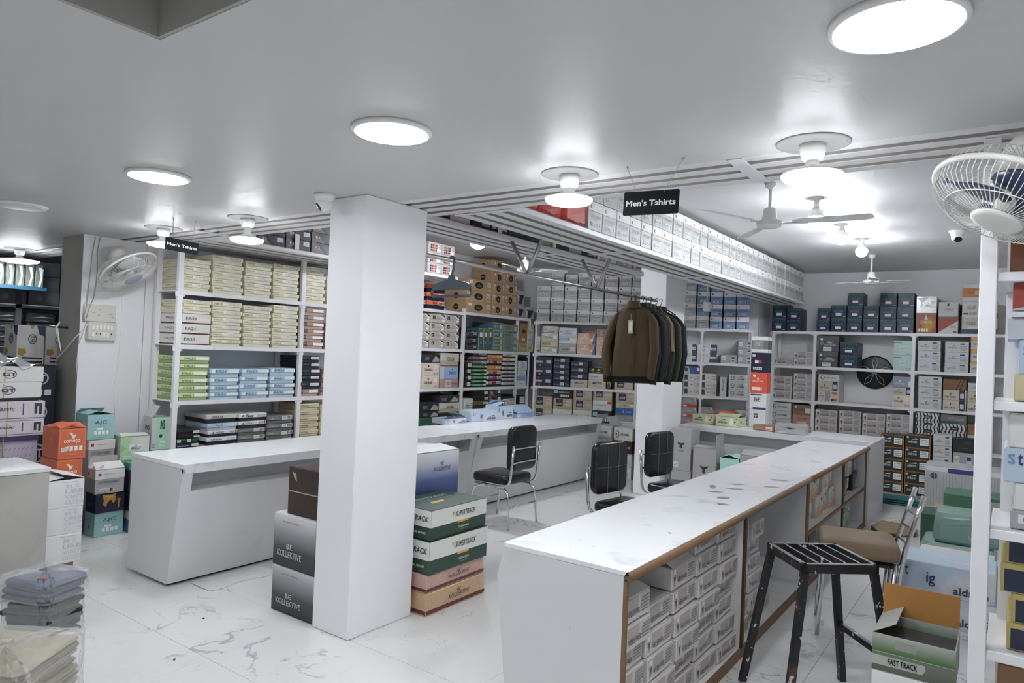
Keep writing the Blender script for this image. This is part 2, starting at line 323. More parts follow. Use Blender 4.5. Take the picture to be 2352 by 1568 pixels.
# ================================================================ shelving on the walls
UP = mat('shelf_white_enamel', (0.80, 0.80, 0.82), 0.35, noise=0.03, scale=8)
def shelf_unit(name, label, M, L, uprights, levels, depth=0.42, z1=2.22, up_w=0.05, back=True, cover=None):
    """wall unit in local x (run) / y (into the wall); levels are (z, x0, x1)"""
    t = thing(name, label, 'shelf unit')
    def put(nm, mb): mb.v = [tuple(M @ Vector(v)) for v in mb.v]; return mb.build(nm, UP, t)
    for u in uprights:
        put('upright', MB().box(u-up_w/2, 0.0, 0.0, u+up_w/2, 0.04, z1, ch=.003))
        put('upright', MB().box(u-up_w/2, depth-.04, 0.0, u+up_w/2, depth, z1))
    for (z, a, b) in levels:
        s = put('shelf', MB().box(a, 0.004, z-0.012, b, depth-.002, z, ch=.002))
        lip = put('shelf_lip', MB().box(a+.001, -0.002, z-0.04, b-.001, 0.003, z+.001, ch=.001)); lip.parent = s
        for u in uprights:
            if a-.05 < u < b+.05:
                bk = put('bracket', MB().box(u-.045, 0.006, z-.06, u+.045, 0.012, z-.013)); bk.parent = s
    return t
def plane_m(kind):
    if kind == 'L': return Matrix.Translation((-6.2, 0, 0)) @ Matrix.Rotation(R(90), 4, 'Z')
    if kind == 'BL': return Matrix.Translation(BLP) @ Matrix.Rotation(BLA, 4, 'Z')
    if kind == 'R': return Matrix.Translation((0, 11.05, 0))
ML, MBL, MR = plane_m('L'), plane_m('BL'), plane_m('R')
shelf_unit('shelf_unit', 'white metal wall shelves of cream and pastel shirt boxes behind the fan', ML, 3, [3.42, 4.785, 6.15], [(z, 3.40, 6.17) for z in (0.62, 1.12, 1.638, 2.14)], z1=2.6)
shelf_unit('shelf_unit', 'white wall shelves between square pillar and room corner, under brown cartons', ML, 2, [7.52], [(z, 6.2, 7.49) for z in (0.64, 1.165, 1.70, 2.215)]+[(z, 7.55, 9.16) for z in (0.64, 1.165, 1.695, 2.225)], z1=2.27)
st = [o for o in bpy.data.objects if o.name.startswith('shelf_unit')][-1]
for u in (8.815, 9.15):
    mb = MB().box(u-.02, 0.0, 0, u+.02, .03, 2.21); mb.v = [tuple(ML @ Vector(v)) for v in mb.v]; mb.build('upright', UP, st)
shelf_unit('shelf_unit', 'white shelves along the angled back wall below stacked grey cartons', MBL, 3, [0.07, 1.66], [(z, 0.05, 1.69) for z in (0.64, 1.176, 1.697, 2.2)], z1=2.2, up_w=.035)
shelf_unit('shelf_unit', 'white back shelves beside the middle pillar below blue lidded cartons', MBL, 3, [2.62, 3.33], [(z, 1.72, 3.35) for z in (0.64, 1.155, 1.655, 2.165)], z1=2.165, up_w=.035)
shelf_unit('shelf_unit', 'white shelves across the far end wall around the round black ventilator', MR, 3, [-2.97, -2.37, -1.09, 0.3], [(z, -2.99, 0.32) for z in (0.62, 1.148, 1.66, 2.18)], z1=2.18, up_w=.045)
# ================================================================ overhead racks
BEIGE_IN = mat('rack_inside_primer', (0.36, 0.34, 0.315), 0.6)
def rack(name, label, x0, y0, x1, y1, along, n_slat, seg, z=ZC, th=0.034):
    """slatted overhead loading rack seen from below; slats run along 'x' or 'y'"""
    t = thing(name, label, 'rack')
    deck = MB().box(x0+.004, y0+.004, z+th, x1-.004, y1-.004, z+th+.006).build('deck', BEIGE_IN, t)
    W = (x1-x0) if along == 'y' else (y1-y0); Lg = (y1-y0) if along == 'y' else (x1-x0)
    pitch = W/(n_slat-.42); sw = pitch*.58; k = max(1, round(Lg/seg)); d = Lg/k
    for i in range(n_slat):
        a = i*pitch
        if along == 'y': o = MB().box(x0+a, y0, z, x0+a+sw, y1, z+th, ch=.002).build('slat', [METAL_W, BEIGE_IN], t)
        else: o = MB().box(x0, y0+a, z, x1, y0+a+sw, z+th, ch=.002).build('slat', [METAL_W, BEIGE_IN], t)
        for p in o.data.polygons:          # bare inner flanges of the folded sheet
            if abs(p.normal.z) < .3 and not (i == n_slat-1 and (p.normal.x if along == 'y' else p.normal.y) > .5) and not (i == 0 and (p.normal.x if along == 'y' else p.normal.y) < -.5): p.material_index = 1
    for j in range(k+1):
        c = j*d
        if along == 'y': MB().box(x0, max(y0, y0+c-.035), z-.006, x1, min(y1, y0+c+.035), z-.0003, ch=.002).build('cross_bar', METAL_W, t)
        else: MB().box(max(x0, x0+c-.035), y0, z-.006, min(x1, x0+c+.035), y1, z-.0003, ch=.002).build('cross_bar', METAL_W, t)
    return t
rack('overhead_rack', 'slatted white rack along the front ceiling edge behind both hanging signs', -12.0, 3.005, 1.2, 3.45, 'x', 4, 2.4)
rack('overhead_rack', 'long slatted white rack loaded with grey lidded cartons beside the ceiling fan', -2.985, 3.46, -2.515, 10.95, 'y', 4, 1.9)
r2 = rack('overhead_rack', 'slatted white rack with dark boxes on top, next to the chrome hanging rail', -3.66, 3.46, -3.25, 6.95, 'y', 4, 1.7)
r3 = rack('overhead_rack', 'white rack above the shirt box shelves carrying dark diagonal striped cartons', -6.64, 3.46, -5.74, 6.8, 'y', 6, 1.4)
for (r_, x, ya, yb) in ((r2, -3.25, 3.5, 6.9), (r3, -5.74, 3.5, 6.15)):
    k = int((yb-ya)/.8)
    for j in range(k+1):
        y = ya+j*.8
        MB().box(x-.004, y, ZC+.0405, x, y+.05, ZC+.19).build('rail_post', METAL_W, r_)
# chrome garment rail
gr = thing('garment_rail', 'chrome garment rail on V-shaped hangers under the ceiling racks', 'rail')
MB().tube([(-3.1, 3.295, 2.302), (-3.1, 6.95, 2.302)], 0.015, 12).build('rail_tube', STEEL, gr, smooth=True)
for y in (4.5, 5.63):
    for x in (-3.262, -2.972):
        MB().tube([(-3.1, y, 2.305), (x, y, ZC-.001)], 0.0155, 10).build('strut', STEEL, gr, smooth=True)
# ================================================================ lamps
def glow(name, p): return mat(name, (0.9, 0.9, 0.9), 0.4, emit=p)
PANEL_M, SAUCER_M, BULB_M = glow('panel_diffuser_lit', PANEL_POWER), glow('saucer_diffuser_lit', SAUCER_POWER), glow('bulb_lit', BULB_POWER)
def panel(x, y, label, lit=True, r=0.15):
    t = thing('ceiling_panel_lamp', label, 'lamp', (x, y, ZC), 0, 'round ceiling panels')
    MB().lathe([(r+.012, -.0005), (r+.012, -.012), (r+.006, -.018), (r, -.0185)], 32).build('rim', PLASTIC_W, t, smooth=True)
    MB().lathe([(r-.002, -.019), (r-.02, -.0235), (r*.5, -.026), (0.003, -.0265)], 32).build('diffuser', PANEL_M if lit else PLASTIC_W, t, smooth=True)
panel(-0.256, 1.98, 'round lit ceiling panel, biggest of the four, high near the grey fan')
panel(-2.06, 1.985, 'round lit ceiling panel in front of the dome camera and pillar')
panel(-3.78, 1.93, 'round lit ceiling panel second along from the unlit one')
panel(-5.6, 1.92, 'round unlit ceiling panel near the stained plaster pillar', lit=False)
for x, nm in ((-5.6, 'farthest along'), (-3.78, 'third along'), (-2.06, 'second along'), (-.256, 'first along')): panel(x, -1.5, 'round lit ceiling panel of the entrance row, '+nm)
def saucer(x, y, z, label, r=0.115, plate=True):
    t = thing('saucer_lamp', label, 'lamp', (x, y, 0), 0, 'hanging saucer bulbs')
    if plate: MB().lathe([(0.14, ZC-.0005), (0.14, ZC-.004), (.13, ZC-.006), (.003, ZC-.007)], 30).build('ceiling_plate', mat('dusty_plate', (0.36, 0.36, 0.36), .8, noise=.35, scale=6), t, smooth=True)
    MB().lathe([(.050, ZC-.0075), (.050, ZC-.03), (.042, ZC-.065), (.030, ZC-.072)], 18).build('holder', PLASTIC_W, t, smooth=True)
    MB().lathe([(.024, ZC-.0725), (.026, z+.045), (.045, z+.03), (r*.8, z+.012), (r*.97, z+.004)], 24).build('housing', PLASTIC_W, t, smooth=True)
    MB().lathe([(r, z+.004), (r*1.0, z-.004), (r*.9, z-.016), (r*.55, z-.026), (.003, z-.029)], 28).build('diffuser', SAUCER_M, t, smooth=True)
saucer(-1.772, 2.905, 2.45, 'lit saucer bulb hanging beside the big shirts sign')
saucer(-0.66, 2.925, 2.445, 'lit saucer bulb hanging between big sign and grey fan')
saucer(-4.46, 2.93, 2.42, 'lit saucer bulb hanging above the counter by the striped cartons')
saucer(-5.56, 2.90, 2.447, 'lit saucer bulb partly behind the small shirts sign')
saucer(-8.60, 2.96, 2.45, 'lit saucer bulb over the dark side aisle', r=0.18)
def bulb(x, y, label, z=ZH, drop=.09, r=.062, m=None):
    t = thing('pear_bulb', label, 'lamp', (x, y, z), 0, 'pear bulbs in the back hall')
    MB().lathe([(.055, -.0005), (.055, -.01), (.022, -.02), (.022, -drop+.02), (.028, -drop)], 18).build('holder', PLASTIC_W, t, smooth=True)
    MB().lathe([(.026, -drop-.001), (.036, -drop-.03), (r*.97, -drop-.06), (r, -drop-.075)], 20).build('collar', PLASTIC_W, t, smooth=True)
    MB().lathe([(r, -drop-.0755), (r, -drop-.10), (r*.8, -drop-.13), (r*.4, -drop-.148), (.002, -drop-.152)], 20).build('globe', m or BULB_M, t, smooth=True)
bulb(-1.366, 6.25, 'lit pear bulb seen through the ceiling fan blade')
bulb(-1.398, 7.524, 'lit pear bulb, middle of three in line', drop=.05)
bulb(-1.364, 8.46, 'lit pear bulb just before the farther ceiling fan', drop=.05)
bulb(-4.75, 5.93, 'lit bulb near the chrome rail above the wall shelves', drop=.15, r=.085, m=glow('broad_bulb_lit', BULB_POWER*1.4))
def can(x, y, z, h, r, label):
    t = thing('can_light', label, 'lamp', (x, y, z), 0, 'unlit can lights below the rack')
    MB().lathe([(r*.9, 0), (r, -.01), (r, -h*.8), (r*.9, -h), (.003, -h-.004)], 20).build('shade', PLASTIC_W, t, smooth=True)
    MB().tube([(0, 0, .0005), (0, 0, ZH-z-.0005)], .008, 6).build('stem', PLASTIC_W, t, smooth=True)
can(-3.96, 9.6, 2.61, .15, .075, 'unlit white can light in front of the blue lidded cartons')
can(-3.56, 9.75, 2.52, .13, .06, 'smaller unlit can light under the loaded rack')
can(-3.05, 5.55, 2.5, .12, .085, 'unlit white can light above the chrome rail') if False else None
# ================================================================ fans
def ceiling_fan(x, y, zb, a0, label, span=0.62, m=PLASTIC_W, angs=(0, 120, 240)):
    t = thing('ceiling_fan', label, 'fan', (x, y, 0), R(a0), 'white ceiling fans')
    MB().lathe([(.045, ZH-.0005), (.04, ZH-.03), (.015, ZH-.05)], 16).build('canopy', m, t, smooth=True)
    MB().tube([(0, 0, ZH-.05), (0, 0, zb+.1)], .012, 8).build('downrod', m, t, smooth=True)
    MB().lathe([(.02, zb+.13), (.045, zb+.12), (.055, zb+.05), (.06, zb+.035), (.095, zb+.02), (.1, zb), (.085, zb-.02), (.05, zb-.032), (.003, zb-.036)], 24).build('motor', m, t, smooth=True)
    for a in angs:
        Mx = Matrix.Rotation(R(a), 4, 'Z'); mb = MB()
        mb.box(.08, -.012, zb-.004, .2, .012, zb+.002, M=Mx); arm = mb.build('blade_arm', m, t)
        mb = MB(); n = 8
        for sgn in (0,):
            P = [(.17, -.035), (.22, -.052), (span*.6, -.06), (span, -.062), (span+.01, -.02), (span+.01, .03), (span*.95, .05), (span*.6, .055), (.22, .045), (.17, .03)]
            tilt = Matrix.Rotation(R(-10), 4, 'X')
            vs = [Mx @ (Matrix.Translation((0, 0, zb+.006)) @ (tilt @ Vector((px, py, dz)))) for dz in (0, .004) for px, py in P]; k = len(P)
            mb.add(vs, [tuple(range(k))[::-1], tuple(range(k, 2*k))]+[(i, (i+1) % k, k+(i+1) % k, k+i) for i in range(k)])
        mb.build('blade', m, t)
ceiling_fan(-1.56, 5.574, 2.776, 2, 'white ceiling fan in front of the lit pear bulbs', span=.72, angs=(0, 122, 245))
ceiling_fan(-1.45, 9.734, 2.754, 14, 'small white ceiling fan against the end wall', span=.42, angs=(0, 155, 270))
ceiling_fan(-4.75, 6.85, 2.67, 40, 'white ceiling fan beyond the chrome rail near brown cartons', span=.5)
def cage_fan(name, label, c, axis, rad, mount, bladecol, up=(0, 0, 1)):
    t = thing(name, label, 'fan', (0, 0, 0), 0, 'caged wall fans')
    ax = Vector(axis).normalized(); Q = ax.to_track_quat('Z', 'Y').to_matrix().to_4x4(); M = Matrix.Translation(c) @ Q
    IV = mat('ivory_plastic', (0.74, 0.73, 0.69), .4)
    mb = MB(); N = 40
    ring = lambda r, z: [M @ Vector((r*math.cos(2*math.pi*k/N), r*math.sin(2*math.pi*k/N), z)) for k in range(N+1)]
    mb.tube(ring(rad, 0), .011, 8, cap=False).build('cage_rim', IV, t, smooth=True)
    fr = MB()
    for k in range(72):
        a = 2*math.pi*k/72; pr = [(rad*.99, .005), (rad*.96, .045), (rad*.8, .075), (rad*.5, .092), (.075, .098)]
        fr.tube([M @ Vector((r*math.cos(a), r*math.sin(a), z)) for r, z in pr], .0016, 3, cap=False)
    fr.tube(ring(rad*.72, .082), .002, 4, cap=False)
    fr.build('front_grille', IV, t)
    bk = MB()
    for k in range(60):
        a = 2*math.pi*k/60; pr = [(rad*.99, -.005), (rad*.95, -.05), (rad*.75, -.085), (.08, -.10)]
        bk.tube([M @ Vector((r*math.cos(a), r*math.sin(a), z)) for r, z in pr], .0016, 3, cap=False)
    bk.build('rear_grille', IV, t)
    MB().lathe([(.003, .108), (.06, .107), (.078, .102), (.08, .095)][::-1], 24, M).build('badge_cap', mat('grey_blue_badge', (0.34, 0.38, 0.44), .4) if bladecol is None else IV, t, smooth=True)
    MB().lathe([(.002, .06), (.03, .055), (.034, .0), (.034, -.03)][::-1], 16, M).build('hub', IV, t, smooth=True)
    for k in range(3):
        mb = MB(); vs = []
        for i in range(7):
            r = .03+(rad*.86-.03)*i/6; half = (.03+.3*math.sin(math.pi*min(1, (i+.6)/6.4))*.33)*rad/.22
            for j in range(5):
                u = -1+j/2; a = 2*math.pi*k/3+u*half/max(r, .05); vs.append(M @ Vector((r*math.cos(a), r*math.sin(a), .012-u*.028)))
        mb.add(vs, [(i*5+j, i*5+j+1, (i+1)*5+j+1, (i+1)*5+j) for i in range(6) for j in range(4)])
        b = mb.build('blade', mat('fan_blade_blue', srgb('3f4a6b'), .3) if bladecol else mat('fan_blade_pale', (0.62, 0.64, 0.67), .35), t, smooth=True)
        sd = b.modifiers.new('thick', 'SOLIDIFY'); sd.thickness = .003
    MB().lathe([(.085, -.09), (.085, -.16), (.07, -.21), (.003, -.225)], 20, M).build('motor_housing', IV, t, smooth=True)
    m0 = M @ Vector((0, 0, -.17)); mo = Vector(mount)
    MB().tube([m0, m0.lerp(mo, .5)+Vector((0, 0, -.05)), mo], .028, 10).build('arm', IV, t, smooth=True)
    return t
lf = cage_fan('wall_fan', 'ivory caged wall fan on the white pillar above the switchboard', (-6.36, 3.02, 2.28), (0.525, 0.305, -0.79), .25, (-6.615, 3.02, 2.20), None)
MB().box(-6.648, 2.945, 2.10, -6.61, 3.09, 2.36, ch=.012).build('mount_plate', PLASTIC_W, lf)
rf = cage_fan('wall_fan', 'ivory caged fan with blue blades mounted on the white shelf post', (-0.015, 2.86, 2.29), (-0.36, -0.28, -0.88), .235, (-.02, 3.06, 2.30), 1)
MB().box(-.075, 3.05, 2.2, .045, 3.145, 2.4, ch=.01).build('mount_plate', PLASTIC_W, rf)
# dome cameras
def dome(x, y, z, label, aim, r=.045):
    t = thing('dome_camera', label, 'camera', (x, y, z), 0, 'white dome cameras')
    MB().lathe([(r*1.05, -.0005), (r*1.05, -.012), (r*.95, -.02), (r*.8, -.04), (r*.62, -.055)], 22).build('base', PLASTIC_W, t, smooth=True)
    a = Vector(aim).normalized(); Mq = Matrix.Translation((0, 0, -.055)) @ a.to_track_quat('Z', 'Y').to_matrix().to_4x4()
    MB().lathe([(.003, -r*.8), (r*.5, -r*.66), (r*.78, -r*.2), (r*.78, r*.2), (r*.6, r*.62), (r*.52, r*.7)], 22, Mq).build('ball', PLASTIC_W, t, smooth=True)
    MB().lathe([(r*.5, r*.705), (r*.3, r*.76), (.002, r*.78)], 18, Mq).build('lens', mat('lens_glass', (0.01, 0.01, 0.012), .08), t, smooth=True)
    return t
dcam = dome(-3.30, 2.665, ZC, 'white dome camera beside the top of the square pillar', (-.35, -.75, -.6), r=.06)
dome(-.464, 8.30, ZH, 'white dome camera on the hall ceiling past the pear bulbs', (.1, -.6, -.7), r=.075)
# ================================================================ hanging signs
SIGN = mat('sign_black_acrylic', (0.012, 0.013, 0.015), .6, spec=.15)
# ================================================================ printing on card
_txt = {}
def text2d(s, bold=0.0, shear=0.0):
    k = (s, bold, shear)
    if k in _txt: return _txt[k]
    cu = bpy.data.curves.new('lettering', 'FONT'); cu.body = s; cu.resolution_u = 2; cu.offset = bold; cu.shear = shear; cu.space_line = .85; cu.align_x = 'CENTER'
    o = bpy.data.objects.new('lettering', cu)
    me = o.to_mesh(); vs = [(v.co.x, v.co.y) for v in me.vertices]; fs = [tuple(p.vertices) for p in me.polygons]; o.to_mesh_clear()
    bpy.data.objects.remove(o); bpy.data.curves.remove(cu)
    x0 = min(v[0] for v in vs); x1 = max(v[0] for v in vs); y0 = min(v[1] for v in vs); y1 = max(v[1] for v in vs)
    _txt[k] = ([((x-x0)/(x1-x0), (y-y0)/(y1-y0)) for x, y in vs], fs, (x1-x0)/(y1-y0)); return _txt[k]
def T(s, x0, y0, x1, y1, c, b=0.012, sh=0.0): return ('t', s, x0, y0, x1, y1, c, b, sh)
def B(x0, y0, x1, y1, c): return ('r', [(x0, y0), (x1, y0), (x1, y1), (x0, y1)], c)
def P(pts, c): return ('r', pts, c)
def D(cx, cy, rx, ry, c, n=16): return ('r', [(cx+rx*math.cos(2*math.pi*k/n), cy+ry*math.sin(2*math.pi*k/n)) for k in range(n)], c)
def bars(x0, y0, x1, y1, n, c):      # little size boxes of a sticker
    w_ = (x1-x0)/n; return [B(x0+w_*i+w_*.12, y0, x0+w_*(i+.86), y1, c) for i in range(n)]
def scribble(x0, y0, x1, y1, rows, c, seed=1):   # lines of small print
    r_ = random.Random(seed); h = (y1-y0)/rows; out = []
    for i in range(rows):
        x = x0
        while x < x1-.01:
            l = r_.uniform(.03, .1)*(x1-x0)*2; out.append(B(x, y0+h*(i+.25), min(x1, x+l), y0+h*(i+.7), c)); x += l+.03*(x1-x0)
    return out
def decal_meshes(dec):
    """two unit-square meshes: flat print and lettering; layers step 0.5 mm towards the viewer"""
    out = []
    for want, nm in (('r', 'printed_panel'), ('t', 'lettering')):
        mb = MB(); mats_ = []; lay = 0
        for d in dec:
            if d[0] != want: continue
            c = d[-1] if want == 'r' else d[6]
            m = ink(c)
            if m not in mats_: mats_.append(m)
            mi = mats_.index(m)
            if want == 'r': lay += 1; mb.add([(x, -.0006-.00012*lay, z) for x, z in d[1]], [tuple(range(len(d[1])))], mi)
            else:
                vs, fs, asp = text2d(d[1], d[7], d[8]); mb.add([(d[2]+x*(d[4]-d[2]), -.0036, d[3]+z*(d[5]-d[3])) for x, z in vs], fs, mi)
        if mb.v:
            me = bpy.data.meshes.new(nm); me.from_pydata(mb.v, [], mb.f)
            for m in mats_: me.materials.append(m)
            me.polygons.foreach_set('material_index', mb.m); me.update(); out.append((nm, me))
    return out
_dm = {}
def decals(key, dec):
    if key not in _dm: _dm[key] = decal_meshes(dec)
    return _dm[key]
SIZ = lambda x0, y0, x1, y1, n=5, c='f2f2f0', k='555a60', seed=1: [B(x0, y0, x1, y1, c)]+bars(x0+.01, y0+(y1-y0)*.2, x1-.01, y0+(y1-y0)*.75, n, k)
STK = lambda x0, y0, x1, y1, seed=1: [B(x0, y0, x1, y1, 'f4f4f2')]+scribble(x0+(x1-x0)*.08, y0+(y1-y0)*.12, x1-(x1-x0)*.08, y0+(y1-y0)*.9, 3, '8a8d90', seed)
# kind: (object name, description, body colour, lid (colour, fraction of height) or None, print on the front, print on the side)
K = {}
def kind(k, name, desc, body, lid=None, dec=(), side=None, rough=.42): K[k] = (name, desc, body, lid, list(dec), side, rough)
ZT = [T('ZOMMIE & CO', .08, .58, .50, .80, '8f8762', .004)]
kind('zom', 'shirt_box', 'cream shirt box', 'd9d3b4', ('e0dabf', .56), [B(.53, .5, .93, .93, 'cfcabb')]+STK(.53, .52, .72, .92, 3)+bars(.74, .58, .92, .84, 4, 'e8e6de')+[B(.34, .62, .44, .92, 'f0f0ee')]+[T('ZOMMIE & CO', .03, .60, .33, .80, '8f8762', .004)], [T('ZOMMIE & CO', .2, .6, .7, .8, 'b3aa80', .004), B(.84, .46, .93, .97, '4b4c4c')])
kind('zog', 'shirt_box', 'dark grey shirt box', '6c6c6c', ('767676', .56), [B(.56, .46, .93, .95, 'e9e9e9')]+STK(.57, .5, .74, .92, 4)+bars(.76, .55, .92, .88, 3, '7a7a7a')+[T('ZOMMIE & CO', .07, .58, .42, .78, 'c9c9c9', .004)])
kind('fag', 'shirt_box', 'grey-white shirt box with maroon base', '7b2334', ('d3cfca', .9), [T('FA21', .12, .38, .47, .66, '4a4a4c', .008)]+bars(.58, .34, .96, .6, 5, 'e6e4e0'), [T('FA21', .3, .45, .7, .66, '77777a', .006)])
kind('fal', 'shirt_box', 'pale green shirt box', '98ad6b', ('bfd294', .55), [T('FA21', .14, .56, .5, .84, '57704d', .010)]+SIZ(.52, .5, .97, .93, 6, 'e4ead6', 'f7f7f2'), [T('FA21', .3, .58, .72, .84, '7b8c60', .006), B(.88, .46, .95, .98, '3d4538')])
kind('fab', 'shirt_box', 'pale blue shirt box', 'a9c4d2', ('abc9de', .55), [B(.04, .5, .15, .9, 'eef1f2'), T('FA21', .18, .57, .52, .85, '4d6678', .010)]+SIZ(.58, .5, .97, .93, 6, 'dfe7ea', 'f6f7f5'))
kind('ajb', 'shirt_box', 'dusty pink-brown shirt box', 'b39384', ('a98d80', .55), [B(0.0, .46, .16, .98, '4a4d55'), T('AJC', .02, .6, .13, .84, 'd9d9d9', .006)]+SIZ(.48, .5, .98, .92, 5, 'ece8e4', 'ffffff'))
kind('ajn', 'shirt_box', 'navy shirt box', '1c2233', ('20273b', .55), [T('AJC', .04, .58, .28, .84, '8d93a3', .006)]+SIZ(.5, .5, .97, .9, 5, 'e8e8ea', 'c6c9cf'))
kind('nvy', 'shirt_box', 'dark navy shirt box', '1a1e2c', ('1d2231', .55), STK(.7, .5, .98, .9))
kind('nvp', 'shirt_box', 'navy box with white specks', '1b2030', ('1e2436', .55), STK(.68, .3, .98, .95)+scribble(.05, .3, .55, .7, 2, 'cfd3da', 5))
kind('gnb', 'shirt_box', 'dark green shirt box', '1e4a2f', ('22522f', .55), STK(.02, .3, .18, .9)+STK(.46, .3, .62, .9, 2))
kind('blk', 'shirt_box', 'black shirt box', '22201f', ('262322', .55), STK(.72, .2, .98, .7))
kind('oka', 'shirt_box', 'white-lidded dark shirt box', '1c2130', ('dfe0e0', .52), [T('OKASA', .13, .6, .5, .85, '30343c', .008)]+bars(.66, .56, .96, .84, 5, 'c9cccf'))
kind('okg', 'shirt_box', 'grey-lidded black shirt box', '23242a', ('c6c3bd', .5), [T('OKASA', .18, .58, .55, .85, '2e2f33', .008)]+bars(.62, .56, .96, .84, 5, 'dddad4'))
kind('arr', 'shirt_box', 'off-white brown-ended shirt box', '1f2942', ('dedbd6', .55), [T('ARRAY', .24, .58, .55, .82, '44464c', .004), P([(.12, .55), (.17, .85), (.22, .55)], '44464c')]+bars(.72, .58, .9, .84, 3, '9a9a9c')+[B(.92, .46, .97, .98, 'a4643f')])
kind('sug', 'shirt_box', 'ice blue shirt box', 'a7bdd4', ('b7cbe0', .6), [T('SuG', .28, .55, .5, .86, '39424f', .004)]+bars(.62, .55, .95, .84, 5, 'dfe8f0'))
kind('fst', 'shirt_box', 'white shirt box with blue logo', '23283c', ('e2e1de', .55), [D(.14, .7, .05, .15, 'b06565'), T('Fast', .22, .56, .52, .9, '2c3f86', .02, .3), B(.22, .5, .52, .54, 'b43a3f')]+bars(.64, .55, .96, .86, 5, 'c9c6c2'))
kind('ori', 'shirt_box', 'pale tan shirt box', 'cdbf98', ('d6caa6', .6), [T('ORIGINAL', .02, .58, .46, .82, '7c6d45', .010)]+SIZ(.5, .5, .97, .92, 5, 'e2dabd', 'c8bd95'))
kind('rbx', 'carton', 'dark carton with diagonal bands', '3a3c42', None, [P([(0, 0), (.5, 0), (.16, 1), (0, 1)], '6d615c'), P([(.5, 0), (.62, 0), (.3, 1), (.16, 1)], '2b2c31'), P([(.7, 0), (1, 0), (1, .7)], '33415a'), T('R3', .14, .36, .3, .66, 'e9e6e3', .008), T('RECONNECTING', .08, .22, .36, .29, 'c9c4c0', .004)]+STK(.70, .42, .94, .86))
kind('mer', 'shirt_box', 'orange-lidded navy shirt box', '1e2240', ('e8693f', .5), [T('MERA', .3, .58, .52, .86, 'b32b1e', .012)]+SIZ(.62, .52, .98, .94, 5, 'f0d9cf', '6d3b33'))
kind('nws', 'carton', 'greige carton with picture square', 'b9b1a6', None, [B(.14, .42, .32, .82, '35322f'), B(.19, .5, .25, .7, 'a39c90'), T('NEWSTER', .36, .44, .66, .56, '8e857b', .006), P([(.6, 1), (1, .45), (1, .62), (.7, 1)], 'f1efec'), P([(.7, 1), (1, .65), (1, .8), (.84, 1)], '2c2b2c'), B(.8, .2, .97, .45, 'f2f1ee')]+scribble(.05, .06, .5, .18, 2, 'd9d3ca'))
kind('okp', 'carton', 'peach carton', 'd8c7b6', None, [T('OKASA', .1, .38, .58, .58, '3b3a3c', .010), D(.34, .76, .05, .06, '4a4a4c'), B(.66, .5, .86, .82, 'efe6dd'), T('40 OTR', .66, .1, .9, .2, '4a4642', .006)])
kind('okb', 'carton', 'beige lidded carton', 'b3aa99', ('c9c1b2', .6), [T('OKASA', .34, .42, .72, .72, '3c3b3a', .010), B(0, 0, 1, .08, '9a6b35')])
kind('dkb', 'stock_box', 'dark charcoal carton', '2b2a2c', None, [B(.08, .2, .36, .8, '2f3b57'), P([(.5, .1), (.95, .1), (.95, .5), (.72, .85)], 'a8a8a6')]+scribble(.1, .3, .34, .7, 3, '97a0b0'))
kind('ens', 'carton', 'light blue carton', '8fabd2', None, [B(0, 0, .22, 1, 'c4c8cf'), T('ENNSU', .5, .38, .84, .6, '4a5f8a', .006), D(.66, .78, .04, .07, '4a5f8a')])
kind('pnk', 'carton', 'dusty pink carton', 'b58d80', None, [B(.3, .15, .62, .85, 'e6ded9')]+scribble(.32, .2, .6, .8, 5, '5c4842')+[T('OF THE', .64, .35, .9, .6, '704b42', .01)])
kind('brn', 'carton', 'brown kraft carton with black round logo', 'b8946a', None, [D(.46, .5, .17, .30, '1d1c1a', 18), D(.46, .5, .13, .23, '2c2a25', 18), T('B\nBROWN', .38, .38, .54, .62, 'd8c79c', .01), P([(.2, .5), (.28, .42), (.28, .58)], 'cba05a'), P([(.72, .5), (.64, .42), (.64, .58)], 'cba05a'), B(.8, .48, .95, .86, 'ecebe6'), B(.06, .62, .18, .84, 'ecebe6')]+scribble(.81, .5, .94, .82, 3, '8a7a60')+[B(.84, .1, .95, .25, 'd0b183')], [D(.5, .5, .12, .28, '1d1c1a'), T('BROWN', .43, .44, .57, .56, 'd8c79c', .01)], .5)
kind('gvb', 'carton', 'grey carton with black chevron', 'a3a5a6', ('b2b4b5', .25), [P([(.2, .7), (.9, .7), (.6, .08), (.3, .08)], '26262a'), B(.08, .3, .3, .62, 'ededee')]+scribble(.1, .32, .28, .6, 3, '909296'))
kind('dgl', 'parcel', 'dark glossy plastic parcel', '35343a', None, [P([(.1, .55), (.5, .8), (.9, .5), (.5, .62)], '8d8b96'), B(.55, .3, .85, .75, '9b98a6')]+scribble(.15, .15, .5, .4, 2, '6b6874'), rough=.15)
kind('lmv', 'carton', 'slate blue carton with lime edges', '3f5a72', None, [B(0, 0, .06, 1, 'b6d23c'), B(.94, 0, 1, 1, 'b6d23c'), B(0, .97, 1, 1, 'b6d23c'), B(0, 0, 1, .03, 'b6d23c'), B(.25, .62, .75, .82, 'e4e8ea'), D(.5, .35, .2, .07, '7f99ad')])
kind('lmh', 'carton', 'slate blue flat carton with lime edges', '4b6d8d', None, [B(0, 0, .03, 1, 'b6d23c'), B(.97, 0, 1, 1, 'b6d23c'), B(0, .92, 1, 1, 'b6d23c'), B(0, 0, 1, .08, 'b6d23c'), D(.2, .5, .07, .2, '9db4c6'), T('ZEPHLY', .3, .38, .58, .62, 'c5d3df', .008), B(.7, .2, .9, .8, 'e4e8ea')]+scribble(.72, .25, .88, .75, 3, '76848f'))
